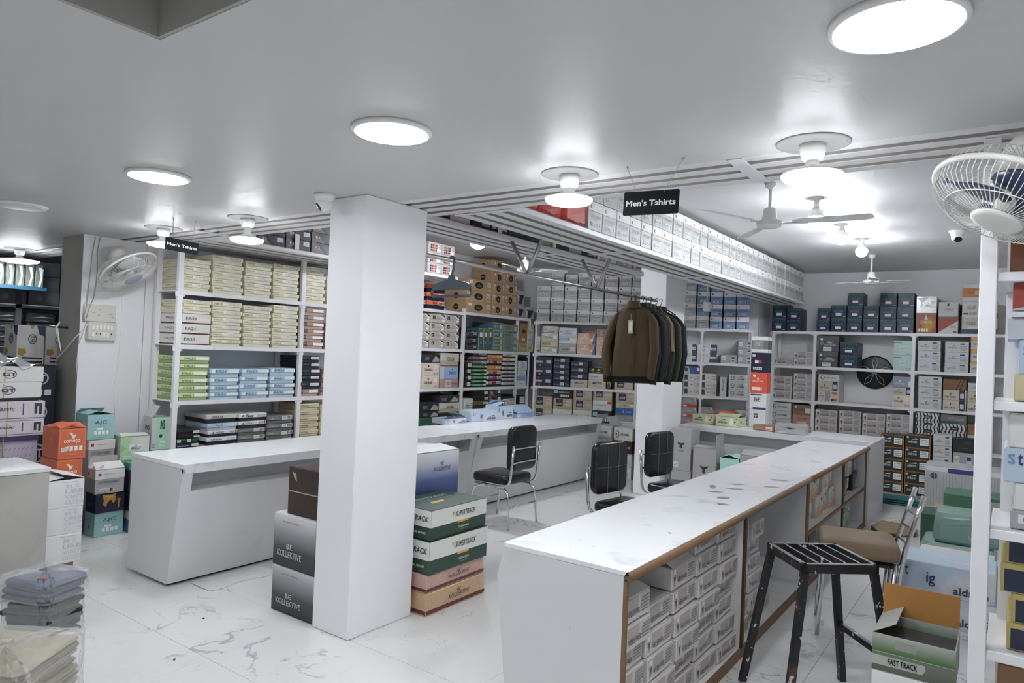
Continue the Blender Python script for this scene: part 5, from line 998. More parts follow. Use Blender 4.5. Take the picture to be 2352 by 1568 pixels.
# ================================================================ chairs
LEATHER = mat('black_leatherette', (0.014, 0.014, 0.015), .26, noise=.2, scale=60, bump=.08)
STITCH = mat('pale_stitching', (0.22, 0.22, 0.21), .8)
def cushion(w_, h_, th, rad, n=8):
    """rounded pad: outline in x,z, bulged along y"""
    rings = []
    for (y, k) in ((th/2, .90), (th*.44, .965), (th*.2, 1.0), (-th*.2, 1.0), (-th*.42, .97), (-th*.52, .90), (-th*.56, .6), (-th*.57, .2)):
        rings.append([(x, y, z) for x, z in round_rect(w_*k, h_*k, rad*k, n)])
    return rings
def side_chair(label, loc, rz):
    t = thing('side_chair', label, 'chair', loc, rz, 'black chrome chairs')          # faces local -y
    smooth_by_angle(MB().loft([[(x, y+.215, z+.76) for x, y, z in r] for r in cushion(.43, .43, .07, .07)]).build('backrest', LEATHER, t), 60)
    bk = t.children[-1]
    for pts in ([(-.075, .168, .56), (-.072, .170, .76), (-.075, .172, .965)], [(.075, .168, .56), (.072, .170, .76), (.075, .172, .965)], [(-.2, .176, .77), (0, .171, .765), (.2, .176, .77)]):
        MB().tube(pts, .0016, 5).build('seam', STITCH, bk)
    smooth_by_angle(MB().loft([[(x, z-.01, -y+.455) for x, y, z in r] for r in cushion(.45, .44, .085, .06)]).build('seat', LEATHER, t), 60)
    st_ = t.children[-1]
    for a in (-.075, .075):
        MB().tube([(a, -.18, .497), (a, 0, .503), (a, .17, .497)], .0016, 5).build('seam', STITCH, st_); MB().tube([(-.19, a, .498), (0, a, .503), (.19, a, .498)], .0016, 5).build('seam', STITCH, st_)
    for s_ in (-1, 1):
        x = s_*.225
        MB().tube([(x, .275, .80), (x, .262, .62), (x, .25, .49), (x, .235, .435), (x, .19, .402), (x, .10, .395), (x*.85, -.20, .395)], .0125, 10).build('back_tube', CHROME, t, smooth=True)
        MB().tube([(x*.9, .05, .385), (x*.95, .17, .38), (x, .215, .35), (x*1.02, .235, .30), (x*1.08, .262, 0.0)], .0125, 10).build('leg', CHROME, t, smooth=True)
        MB().tube([(x*.9, .0, .385), (x*.95, -.13, .38), (x, -.185, .35), (x*1.02, -.205, .30), (x*1.08, -.235, 0.0)], .0125, 10).build('leg', CHROME, t, smooth=True)
    MB().tube([(-.232, .245, .21), (.232, .245, .21)], .008, 8).build('stretcher', CHROME, t, smooth=True)
    MB().tube([(-.232, -.215, .21), (.232, -.215, .21)], .008, 8).build('stretcher', CHROME, t, smooth=True)
    for z in (.63, .76): MB().tube([(-.225, .268, z), (-.1, .262, z+.005), (.1, .262, z+.005), (.225, .268, z)], .008, 8).build('back_bar', CHROME, t, smooth=True)
side_chair('black padded chair with chrome legs seen from behind, at the long back counter', (-4.09, 5.66, 0), R(-90))
side_chair('black quilted chair back, nearer of two behind the worn counter', (-2.52, 5.27, 0), R(80))
side_chair('black quilted chair back, farther one before the middle pillar', (-2.56, 6.39, 0), R(80))
TAN = mat('tan_cushion_cloth', srgb('83705a'), .8, noise=.15, scale=25, bump=.1)
bc = thing('ladder_back_chair', 'chrome ladder-back chair with thick tan seat in the aisle', 'chair', (-.76, 4.98, 0), R(-77))
smooth_by_angle(MB().loft([[(x, z-.01, -y+.56) for x, y, z in r] for r in cushion(.42, .45, .10, .045)]).build('seat', TAN, bc), 70)
for s_ in (-1, 1):
    x = s_*.17
    MB().tube([(x, .19, 0), (x, .195, .25), (x, .215, .45), (x, .24, .6), (x, .295, .80), (x, .33, .93)], .0145, 10).build('back_post', CHROME, bc, smooth=True)
    MB().tube([(x, .15, 0), (x, .17, .25), (x, .19, .5)], .0125, 10).build('leg', CHROME, bc, smooth=True)
    MB().tube([(x*1.05, -.2, .48), (x*1.05, -.21, .44), (x*1.1, -.235, 0)], .0125, 10).build('leg', CHROME, bc, smooth=True)
for z, y in ((.60, .240), (.69, .265), (.78, .289), (.87, .314)):
    MB().tube([(-.17, y, z), (-.06, y+.022, z-.005), (.06, y+.022, z-.005), (.17, y, z)], .007, 8).build('rung', CHROME, bc, smooth=True)
MB().box(-.17, -.2, .468, .17, .19, .486).build('seat_board', BLACK_P, bc)
# ================================================================ paint-chipped stool
CHIP = layered('chipped_black_paint', (0.012, 0.012, 0.015), [((0.10, 0.045, 0.03), 7, .60, .66, 5, .3, .8), ((0.62, 0.58, 0.50), 28, .655, .67, 3, .2, .95)], rough=.38)
so = thing('slatted_stool', 'tall black metal stool with chipped paint and slatted top', 'stool', (-.752, 3.795, 0), R(40.5))
q = .178; zs_ = .75
for (a, b) in (((-q, -q), (q, -q)), ((q, -q), (q, q)), ((q, q), (-q, q)), ((-q, q), (-q, -q))):
    x0, x1 = sorted((a[0], b[0])); y0, y1 = sorted((a[1], b[1])); MB().box(x0-.012, y0-.012, zs_-.045, x1+.012, y1+.012, zs_, ch=.002).build('top_rail', CHIP, so)
for i in range(4):
    x = -q+.0715*(i+1)*1.0; MB().box(x-.006, -q+.0125, zs_-.03, x+.006, q-.0125, zs_+.001, ch=.001).build('slat', CHIP, so)
for sx in (-1, 1):
    for sy in (-1, 1):
        a = Vector((sx*(q-.004), sy*(q-.004), zs_-.045)); b = Vector((sx*(q+.10), sy*(q+.06), 0)); w_ = .0165
        MB().loft([[(p.x+dx*w_, p.y+dy*w_, p.z) for dx, dy in ((-1, -1), (1, -1), (1, 1), (-1, 1))] for p in (b, a)]).build('leg', CHIP, so)
f = .45
for sx in (1,):
    MB().box(sx*(q+.055)-.012, -q-.04, .30, sx*(q+.055)+.012, q+.04, .33).build('stretcher', CHIP, so)
# ================================================================ switchboard and cables on the pillar
sw = thing('switchboard', 'white switchboard with rocker switches below the wall fan', 'switchboard')
IVP = mat('aged_switch_plastic', (0.66, 0.64, 0.57), .4, noise=.06, scale=5)
MB().box(-6.649, 2.79, 1.812, -6.628, 3.06, 1.965, ch=.005).build('cover_plate', IVP, sw)
MB().box(-6.649, 2.82, 1.645, -6.605, 3.065, 1.81, ch=.008).build('switch_box', IVP, sw)
for r_ in range(2):
    for i in range(6):
        y = 2.862+.031*i; z = 1.758-.062*r_
        if r_ == 1 and i in (1, 2, 5): MB().lathe([(.006, 0), (.006, .002), (.001, .003)], 12, Matrix.Translation((-6.604, y, z+.01)) @ Matrix.Rotation(R(90), 4, 'Y')).build('socket_hole', BLACK_P, sw)
        else: MB().box(-6.6048, y-.0105, z-.018, -6.6, y+.0105, z+.024, ch=.002).build('switch', PLASTIC_W, sw)
mb = MB()
for (y, z, l) in ((2.86, 1.89, .02), (2.90, 1.87, .03), (2.91, 1.92, .02), (3.0, 1.88, .03), (3.02, 1.86, .025)): mb.box(-6.6275, y, z, -6.627, y+l, z+.003)
mb.build('handwriting_marks', ink('a04a5a'), sw)
def cable(label, pts, r=.004, m=None): tag(MB().tube(pts, r, 6).build('cable', m or mat('grey_cable', (0.42, 0.41, 0.39), .6), smooth=True), label, 'cable', 'loose cables on the pillar')
cable('grey cable from ceiling to switchboard, one nearest the pillar corner', [(-6.643, 2.86, ZC-.01), (-6.64, 2.84, 2.4), (-6.642, 2.83, 2.2), (-6.64, 2.82, 2.05), (-6.625, 2.81, 1.95), (-6.622, 2.79, 1.86), (-6.62, 2.80, 1.80)])
cable('grey cable from ceiling bending past the fan plate', [(-6.643, 2.90, ZC-.01), (-6.64, 2.88, 2.42), (-6.642, 2.89, 2.3), (-6.64, 2.885, 2.15), (-6.64, 2.87, 2.02), (-6.622, 2.83, 1.93), (-6.62, 2.81, 1.84)])
cable('thin white cable hanging below the fan to the floor boxes', [(-6.644, 3.11, 2.1), (-6.644, 3.12, 1.8), (-6.644, 3.11, 1.5), (-6.644, 3.08, 1.2), (-6.644, 3.1, .95)], .0022, PLASTIC_W)
cable('white twisted wires tied from switchboard to the stained pillar side', [(-6.62, 2.82, 1.79), (-6.63, 2.80, 1.74), (-6.66, 2.755, 1.68), (-6.85, 2.745, 1.55), (-7.0, 2.745, 1.48), (-7.03, 2.74, 1.42)], .005, PLASTIC_W)
cable('frayed white wires dangling from the pillar corner', [(-6.62, 2.80, 1.72), (-6.63, 2.762, 1.6), (-6.64, 2.758, 1.45), (-6.64, 2.758, 1.35)], .004, PLASTIC_W)
nl = thing('wall_hook', 'black hook with shredded white cord on the stained pillar side', 'hook', (-6.90, 2.769, 1.75))
MB().tube([(.02, -.001, 0), (-.02, -.06, 0), (-.12, -.09, .005)], .009, 8).build('peg', BLACK_P, nl, smooth=True)
MB().tube([(-.02, -.05, .05), (-.03, -.07, .0), (-.02, -.06, -.08), (-.0, -.05, -.16), (.01, -.04, -.22)], [.006, .012, .009, .007, .003], 6).build('cord', PLASTIC_W, nl)
# ================================================================ special cartons
def grad(name, stops, z1, rough=.4):
    if name in MATS: return MATS[name]
    m = bpy.data.materials.new(name); m.use_nodes = True; nt = m.node_tree; b = nt.nodes['Principled BSDF']; b.inputs['Roughness'].default_value = rough
    tc = nt.nodes.new('ShaderNodeTexCoord'); sp = nt.nodes.new('ShaderNodeSeparateXYZ'); mr = nt.nodes.new('ShaderNodeMapRange'); mr.inputs[2].default_value = z1
    cr = nt.nodes.new('ShaderNodeValToRGB'); nt.links.new(tc.outputs['Object'], sp.inputs[0]); nt.links.new(sp.outputs['Z'], mr.inputs[0]); nt.links.new(mr.outputs[0], cr.inputs[0]); nt.links.new(cr.outputs[0], b.inputs['Base Color'])
    e = cr.color_ramp.elements
    while len(e) < len(stops): e.new(.5)
    for el, (p, c) in zip(e, stops): el.position = p; el.color = (*srgb(c), 1)
    MATS[name] = m
    return m
def swap(root, m):
    root.data.materials[0] = m
    for c in root.children:
        if c.name.startswith('flap'): c.data.materials[0] = m
def flaps(root, w_, d_, h, spec, m):
    """raised flaps: (side, open angle from closed in degrees, length)"""
    for (s_, ang, ln) in spec:
        a = R(ang); mb = MB()
        if s_ in 'fb':
            y = -d_/2 if s_ == 'f' else d_/2; k = 1 if s_ == 'f' else -1
            dy, dz = k*math.cos(a)*ln, math.sin(a)*ln
            P4 = [(-w_/2+.004, y, h+.004), (w_/2-.004, y, h+.004), (w_/2-.008, y+dy, h+.004+dz), (-w_/2+.008, y+dy, h+.004+dz)]
        else:
            x = -w_/2 if s_ == 'l' else w_/2; k = 1 if s_ == 'l' else -1
            dx, dz = k*math.cos(a)*ln, math.sin(a)*ln
            P4 = [(x, -d_/2+.004, h+.004), (x, d_/2-.004, h+.004), (x+dx, d_/2-.008, h+.004+dz), (x+dx, -d_/2+.008, h+.004+dz)]
        n = (Vector(P4[1])-Vector(P4[0])).cross(Vector(P4[3])-Vector(P4[0])).normalized()*.0025
        vs = [Vector(p) for p in P4]+[Vector(p)+n for p in P4]
        mb.add(vs, [(0, 3, 2, 1), (4, 5, 6, 7), (0, 1, 5, 4), (1, 2, 6, 5), (2, 3, 7, 6), (3, 0, 4, 7)]); mb.build('flap', m, root)
def sbox(kd, x, y, z, w_, d_, h, rz, label, group=None, fl=None, side=None, m=None, open_top=False, corner=False):
    """x,y: bottom centre, or with corner=True the front corner at the start of the printed face"""
    a = R(rz); p = Vector((x, y, z))
    if corner: p = p+Vector((math.cos(a), math.sin(a), 0))*w_/2+Vector((-math.sin(a), math.cos(a), 0))*d_/2
    o = box(kd, w_, d_, h, p, a, label, group, side, top=not fl)
    if kd == 'stg': m = SKY
    if m: swap(o, m)
    if fl:
        body = m or pm(K[kd][2]); 
        if not K[kd][3]:
            mb = MB(); t_ = .004
            mb.box(-w_/2, -d_/2, 0, w_/2, d_/2, .006).box(-w_/2, -d_/2, .006, w_/2, -d_/2+t_, h).box(-w_/2, d_/2-t_, .006, w_/2, d_/2, h).box(-w_/2, -d_/2+t_, .006, -w_/2+t_, d_/2-t_, h).box(w_/2-t_, -d_/2+t_, .006, w_/2, d_/2-t_, h)
            me = bpy.data.meshes.new('carton'); me.from_pydata(mb.v, [], mb.f); me.materials.append(body); me.update(); o.data = me
            MB().box(-w_/2+.006, -d_/2+.006, .008, w_/2-.006, d_/2-.006, h*.72).build('contents', mat('folded_dark_clothes', (0.06, 0.06, 0.065), .8, noise=.5, scale=20), o)
        flaps(o, w_, d_, h, fl, body)
    return o
SKY = layered('sky_print', (0.50, 0.62, 0.74), [((0.66, 0.50, 0.58), 2.6, .50, .62, 3, .3, .8), ((0.78, 0.78, 0.80), 3.0, .52, .68, 4, .2, .9), ((0.28, 0.42, 0.52), 3.4, .60, .75, 3, .3, .6)], rough=.35)
FRAME = lambda c: [B(.04, .035, .96, .045, c), B(.04, .955, .96, .965, c), B(.04, .04, .05, .96, c), B(.95, .04, .96, .96, c)]
kind('com', 'carton', 'orange carton', 'd7642c', None, FRAME('e99b6e')+[P([(.36, .86), (.47, .86), (.52, .78), (.62, .80), (.56, .66), (.48, .68), (.46, .76)], 'f0e4dc'), T('começo', .18, .50, .78, .64, 'f2e9e3', .02), T('SHIRTS COLLECTION', .24, .44, .72, .465, 'e9a47c', .004), P([(.10, .24), (.36, .28), (.36, .42), (.10, .37)], 'f0eeea'), T('100% COTTON', .12, .29, .34, .36, '55504c', .004)]+bars(.38, .26, .9, .42, 3, 'efe9e4')+[T('WWW.COMECO.IN', .36, .14, .62, .17, 'f0d0bd', .004)], [D(.5, .62, .05, .06, 'e48a57'), T('começo', .3, .44, .7, .52, 'e48a57', .01)])
kind('ajt', 'carton', 'pale teal carton', '8fbfc0', None, [T('AJC', .26, .58, .72, .76, '3f6a76', .006), T('A JEANS COMPANY', .36, .5, .64, .525, '6d99a0', .004), B(.34, .38, .58, .46, 'e9efee')]+bars(.24, .2, .82, .35, 4, 'e9efee')+[T('AJC CLOTHING', .36, .06, .7, .085, '4d7d86', .004)], [T('AJC', .16, .56, .62, .74, '6d9aa0', .006), B(.4, .3, .52, .46, '2f3c40')])
kind('ccn', 'lidded_carton', 'grey and white carton', 'a8a9a8', ('d5d5d3', .4), [B(.1, .74, .2, .86, 'a3384a'), T('ULTIMATE COLLECTION', .3, .8, .66, .84, '8a8a8a', .004), T('COTTON CANNY', .1, .42, .82, .54, '56585a', .010), T('SHIRTS & TROUSERS', .28, .33, .64, .36, '77797a', .004), B(.16, .1, .62, .22, 'e6e6e4')]+scribble(.18, .12, .6, .2, 2, '77797a')+[B(.5, .1, .6, .22, '4a4b4c')], [B(.1, .74, .24, .86, 'a3384a'), T('COTTON CANNY', .2, .44, .8, .54, '8a8b8c', .006)])
kind('ntr', 'carton', 'torn navy carton', '1d2138', None, [P([(.22, .98), (.55, .92), (.68, .98), (.7, .62), (.62, .42), (.52, .66), (.4, .48), (.36, .3), (.24, .42), (.28, .64)], 'b2823f'), P([(.3, .9), (.6, .88), (.62, .8), (.45, .72)], 'c99a58'), P([(.74, .7), (.86, .66), (.82, .2), (.78, .16)], 'a57a42')], [T('NICK', .3, .3, .7, .5, '39705f', .006)])
kind('arg', 'carton', 'pale green and white carton', 'cdd3c8', None, [P([(0, 0), (.5, 0), (.3, .5), (.44, 1), (0, 1)], 'acd3a6'), P([(0, .3), (.2, .5), (0, .7)], '93c48f'), B(.3, .4, .78, .68, 'e6e8e4'), T('ARRAY', .36, .44, .72, .56, '5b5f5c', .004), P([(.5, .58), (.54, .66), (.58, .58)], '5b5f5c')]+scribble(.1, .06, .4, .2, 2, 'e9efe8'))
kind('ins', 'carton', 'tall mint and grey carton', 'b9c2bd', None, [B(.25, .0, .8, 1, 'a4d2b8'), T('iNS', .40, .62, .62, .92, '27312f', .03), D(.45, .42, .08, .06, '30403c'), B(.42, .1, .68, .26, 'e9edea')]+scribble(.44, .12, .66, .24, 3, '8a9690')+scribble(.04, .06, .18, .18, 3, '5e6763'), [T('iNS', .3, .6, .8, .76, '3a4a45', .02)])
kind('nvt', 'carton', 'navy and teal carton', '1f2647', ('2f8e86', .25), [T('HK', .55, .3, .9, .42, '3aa08f', .01)])
kind('blu', 'carton', 'blue and white carton', '5d7fae', ('d9dade', .4), [B(.1, .72, .34, .9, 'b03a4c'), T('COTTON', .2, .3, .8, .44, '31507c', .008)])
GB = [T('LUXURY BRAND', .24, .86, .62, .885, '3c3c3e', .004), T('BE', .34, .36, .48, .46, 'd3d3d4', .002), T('KOLLEKTIVE', .12, .2, .70, .32, 'd3d3d4', .002)]
kind('beg', 'carton', 'grey fading carton', '8a8a8c', None, GB)
kind('brl', 'carton', 'dark brown scuffed carton', '3b2c28', None, [P([(.1, .9), (.22, .86), (.24, .7), (.16, .78)], 'b6a78f'), B(0, .475, 1, .5, 'a8a09a')]+[P([(x, y), (x+.18, y-.05), (x+.18, y-.045)], '75655c') for x, y in ((.5, .55), (.3, .3), (.6, .8), (.2, .62))])
kind('sup', 'carton', 'green and white track carton', '274636', None, [B(0, .44, 1, 1, 'd9dbd6'), T('SUPERTRACK', .42, .62, .78, .80, '22302a', .010, .2), P([(.36, .8), (.4, .8), (.38, .62)], 'cdb25a'), B(.405, .58, .41, .84, '7b8079'), B(.46, .38, .66, .45, 'd9a336'), T('ORIGINAL BRAND', .47, .2, .66, .28, 'd3d9d4', .010), T('SINCE 1998', .5, .13, .63, .16, 'a9b4ac', .004)], [B(0, .44, 1, 1, 'd9dbd6'), T('SUPERTRACK', .3, .62, .95, .80, '22302a', .010, .2), T('ORIGINAL BRAND', .5, .2, .9, .28, 'd3d9d4', .010)])
PK = [B(0, .08, 1, .24, '2f2523'), B(0, .11, 1, .21, '722f31'), T('BE', .5, .66, .57, .8, '4a4038', .002, .25), T('KOLLEKTIVE', .36, .42, .72, .62, '4a4038', .002, .25)]
lat = [P([(x, .26), (x+.006, .26), (x+.126, 1), (x+.12, 1)], 'd6b199') for x in [i*.12 for i in range(8)]]+[P([(x+.12, .26), (x+.126, .26), (x+.006, 1), (x, 1)], 'd6b199') for x in [i*.12 for i in range(8)]]
kind('bkp', 'carton', 'salmon carton with maroon stripe', 'c2998a', None, lat+PK, lat+PK[:2])
kind('bkt', 'carton', 'tan carton with maroon stripe', 'c4a075', None, lat+PK, lat+PK[:2])
kind('beb', 'carton', 'white-to-blue fading carton', '8090b5', None, [T('BE', .56, .70, .64, .77, '5a6070', .002), T('KOLLEKTIVE', .42, .58, .80, .67, '5a6070', .002)])
kind('uvc', 'carton', 'white grey-lettered carton', 'd9d9da', None, [T('M E', .50, .70, .86, .84, 'cbcbcd', .02), T('URB', .48, .50, .985, .64, 'c4c4c6', .02), T('VINT', .48, .30, .985, .43, 'cbcbcd', .02), T('CLOTI', .48, .10, .985, .24, 'cbcbcd', .02), T('URBAN COLLECTION', .40, .90, .82, .93, '7d7d80', .004)])
kind('gtw', 'lidded_carton', 'white carton with round monogram', 'cfcfcd', None, [D(.5, .5, .10, .28, '4a5268', 18), D(.5, .5, .085, .235, 'cfcfcd', 18), T('GT', .40, .38, .60, .62, '39425c', .03), B(.42, .9, .44, 0, 'b9a979')])
kind('gtn', 'carton', 'navy carton with silver monogram', '1b2032', None, [D(.5, .6, .28, .22, 'b9bcc2', 18), D(.5, .6, .23, .18, '1b2032', 18), T('GT', .33, .5, .67, .7, 'c6c9cf', .03)]+bars(.1, .06, .9, .24, 3, 'dcdcd8'))
kind('gtu', 'carton', 'white carton with navy and ochre shapes', 'c9c7c6', None, [P([(.45, 1), (.62, 1), (.53, .9)], 'b08a36'), P([(.7, 1), (1, 1), (1, .75), (.8, .8)], '333c58'), D(.55, .68, .16, .12, '3c3d44', 18), D(.55, .68, .13, .1, 'c9c7c6', 18), T('GT', .48, .61, .64, .75, '3c3d44', .02), P([(.05, .45), (.3, .45), (.36, .36), (.2, .28), (.05, .32)], 'b68f3c'), P([(.2, .26), (.95, .24), (.95, .2), (.2, .22)], '2e2e32'), P([(.2, .17), (.95, .16), (.95, .1), (.2, .13)], '2e2e32')])
kind('cls', 'carton', 'lilac-white trouser-print carton', 'c9c3cb', None, [T('Classic', .22, .55, .55, .75, '33343e', .004, .35), B(.66, .3, .68, .9, '5a4f86'), B(0, .12, 1, .15, '4c3f6e'), B(.84, .35, .88, .8, '3b3b40'), B(.91, .3, .95, .8, '3b3b40'), B(.84, .75, .95, .9, '3b3b40'), B(.43, 0, .445, 1, 'a58a5e')])
kind('pat', 'carton', 'lilac hatched carton', 'bdb6c6', None, [P([(x, y), (x+.04, y+.018), (x+.05, y+.03), (x+.01, y+.012)], '7c77a6') for y in [i*.07+.03 for i in range(13)] for x in [j*.07+(.03 if int(y*100) % 2 else 0) for j in range(13)]]+[B(0, .96, 1, 1, '3f3f6e'), B(.42, 0, .44, 1, '8a8452'), B(0, .5, 1, .515, '8a8452')])
EG = [P([(.3, .68), (.5, .66), (.7, .68), (.62, .62), (.56, .62), (.58, .56), (.5, .53), (.42, .56), (.44, .62), (.38, .62)], '3b3a3a'), T('LONDON', .38, .46, .64, .5, '3b3a3a', .014)]
kind('egl', 'carton', 'grey eagle carton', 'a5a3a2', None, EG+[B(.1, .08, .4, .2, 'dedddb')]+scribble(.12, .1, .38, .18, 2, '6b6a69'), [B(0, .5, 1, .505, '7d7b7a')])
kind('egm', 'carton', 'mint green eagle carton', 'a5d8cc', None, EG)
kind('bes', 'carton', 'white carton with grey band', 'd3d3d1', None, [B(0, .22, 1, .78, '6f6f70'), B(.08, .24, .74, .76, '88888a'), T('BE', .24, .4, .62, .66, 'd9d9d8', .002)], [B(0, .22, 1, .78, '5f5f60')])
kind('tom', 'carton', 'navy carton with small flag logo', '1a2138', None, [B(.24, .46, .46, .62, 'e3e3e3'), B(.46, .46, .66, .62, 'c8323c'), B(.14, .13, .68, .27, 'e6e6e6'), B(.08, .8, .26, .92, 'dcdcdc')]+bars(.18, .16, .64, .24, 4, '8a8c92'))
kind('brc', 'carton', 'vivid orange club carton', 'dc4a22', None, [T('B', .42, .66, .54, .76, 'f3d9cd', .02), T('BRANCH CLUB', .16, .54, .76, .61, 'f3d9cd', .012), B(.14, .14, .62, .3, 'efe4de'), B(.64, .14, .72, .3, 'f3b9a6'), B(.16, .78, .34, .9, 'efe4de')], [B(.1, .0, .2, 1, 'c23a1c')])
kind('bew', 'carton', 'white carton with blue edges', 'd8d9d6', None, [B(.06, .88, .74, .96, '2c3d74'), B(.2, 0, 1, .12, '2c3d74'), T('BE', .28, .5, .66, .74, '3d5560', .004), B(.4, .6, .56, .63, '3aa08a')])
kind('bep', 'carton', 'plain white carton with dark square logo', 'd0d2d4', None, [B(.28, .52, .52, .78, '55595e'), B(.38, .52, .40, .78, 'd0d2d4'), B(.28, .64, .52, .66, 'd0d2d4')])
kind('stg', 'carton', 'sky print carton', 'a9c0d6', None, [T('S', .03, .54, .085, .84, '7d90ac', .012), T('t', .105, .52, .145, .86, '2f3f72', .02), T('ig', .33, .26, .42, .72, '2f3f72', .012), T('aldrich', .60, .14, .94, .40, '3f4560', .02), P([(.74, .44), (.86, .54), (.92, .44)], '3f4560')])
kind('fto', 'carton', 'open grey and green carton', '6f736c', None, [B(0, .5, 1, .52, '9da29b'), B(.28, .66, .54, .9, '8d918a'), T('FAST TRACK', .2, .22, .56, .38, '3f423e', .014), P([(.0, .16), (.62, .16), (.66, .3), (.64, .42), (0, .42)], 'a9ada6'), T('FAST TRACK', .2, .22, .56, .38, '3f423e', .014)])
kind('nyb', 'carton', 'navy carton with yellow edges', 'b09e52', None, [B(.03, .05, .98, .82, '232c42'), P([(.3, .42), (.5, .54), (.72, .44), (.52, .36)], '6d6a72')])
kind('grp', 'parcel', 'green plastic-wrapped carton', '7fa398', None, [P([(.1, .6), (.5, .9), (.9, .7), (.5, .72)], '8fb0a4'), T('FAST TRACK', .5, .2, .9, .36, 'a9c2b8', .012)], rough=.18)
kind('grt', 'carton', 'green carton with grey strip', '44755c', None, [B(.62, 0, 1, .9, 'a9b3ad'), T('FAST TRACK', .56, .1, .96, .24, 'dfe3e0', .012), B(.5, .06, .98, .28, 'c2c9c4')])
kind('okl', 'lidded_carton', 'large grey ribbed carton', 'aeb1b3', None, [B(.0, .86, 1, .97, 'd9dadb'), B(.3, .84, .8, .95, '3a4278'), D(.12, .74, .05, .08, '4a4d52'), T('OKASA', .3, .32, .86, .52, '3e424a', .008), B(0, .06, 1, .09, '8fbf6a')]+[B(x, .1, x+.008, .8, '9da1a3') for x in [i*.04 for i in range(25)]])
kind('alg', 'carton', 'pale green floral carton', 'bfc59b', None, [T('aldrich', .12, .3, .5, .56, '3f4a35', .014), P([(.22, .62), (.4, .76), (.46, .64)], '3f4a35'), B(.62, .2, .74, .86, 'e3e5da'), D(.84, .5, .04, .1, 'a03a3c'), D(.94, .2, .03, .08, 'a03a3c'), D(.9, .8, .03, .08, '55603f')], [D(.3, .5, .1, .12, '55603f'), D(.7, .3, .06, .1, 'a03a3c')])
kind('alb', 'carton', 'brown label carton', '8d6b4f', None, [B(.08, .2, .5, .8, 'a98a6c'), B(.6, .15, .9, .85, 'd9d2c6'), B(.62, .2, .74, .45, 'd8667a'), B(.76, .2, .88, .45, 'd9b23a')])
kind('nes', 'carton', 'white and peach carton', 'c9c2b8', None, [B(.06, .78, .3, .94, '34406e') if False else B(.72, .72, .9, .86, '3b4468'), B(0, 0, 1, .3, 'c9a07c'), T('NESTRO', .2, .36, .76, .5, '6d675f', .012), D(.48, .66, .05, .08, 'c98a3a')])
kind('neo', 'carton', 'white carton with orange lid', 'c9c5bc', ('e0962c', .2), [T('NESTRO', .2, .22, .76, .36, '6d675f', .012), D(.48, .5, .05, .08, 'c98a3a')])
# ---------------------------------------------------------------- stacks round the near pillar
gm = grad('grey_fade_print', [(0, '2b2c30'), (.35, '44464a'), (.7, '9b9c9f'), (.95, 'cfcfd0')], .32)
sbox('beg', -3.588, 2.97, 0, .42, .37, .282, 0, 'grey-to-black fading carton on the floor against the near pillar', 'cartons round the near pillar', m=gm)
sbox('beg', -3.60, 2.975, .2855, .42, .37, .325, -1, 'grey-to-black fading carton under the scuffed brown box by the pillar', 'cartons round the near pillar', m=gm)
sbox('brl', -3.55, 3.0, .614, .34, .36, .30, 1, 'scuffed dark brown box on top of grey fading cartons', 'cartons round the near pillar')
sbox('bkt', -2.962, 3.325, 0, .60, .40, .142, 90, 'tan carton with maroon stripe on the floor behind the pillar', 'stack on the bright side of the pillar', side='l', corner=True)
sbox('bkp', -2.965, 3.325, .1455, .60, .40, .112, 91, 'salmon carton with maroon stripe, second in its stack by the pillar', 'stack on the bright side of the pillar', side='l', corner=True)
sbox('sup', -2.955, 3.33, .2608, .60, .40, .208, 90, 'green and white carton, lower of two beside the pillar', 'stack on the bright side of the pillar', side='l', corner=True)
tp = sbox('sup', -2.965, 3.345, .4725, .585, .40, .19, 91, 'green and white carton topping the stack beside the pillar', 'stack on the bright side of the pillar', side='l', corner=True)
tm_ = MB(); v_, f_, _ = text2d('SUPERTRACK', .01, .2); tm_.add([(-.22+x*.40, .06+y*.04, .1928) for x, y in v_], f_); tm_.build('lettering', ink('c9d3cc'), tp)
MB().add([(-.12, -.06, .1928), (0, -.06, .1928), (.03, -.02, .1928), (-.1, -.02, .1928)], [(0, 1, 2, 3)]).build('printed_panel', ink('d9b23a'), tp)
sbox('dkb', -3.62, 3.95, 0, .50, .42, .30, 90, 'dark carton on the floor below the blue fading carton', 'cartons behind the pillar')
sbox('brl', -3.62, 3.90, .302, .50, .42, .30, 90, 'scuffed brown box directly under the blue fading carton', 'cartons behind the pillar')
sbox('beb', -3.61, 3.90, .604, .46, .40, .335, 88, 'white-to-blue fading carton standing behind the green stack', 'cartons behind the pillar', m=grad('blue_fade_print', [(0, '2d3a66'), (.4, '5a6a9a'), (.8, 'cfd2dc'), (1, 'e3e4e8')], .33), fl=[('f', 6, .19), ('b', 4, .19)])
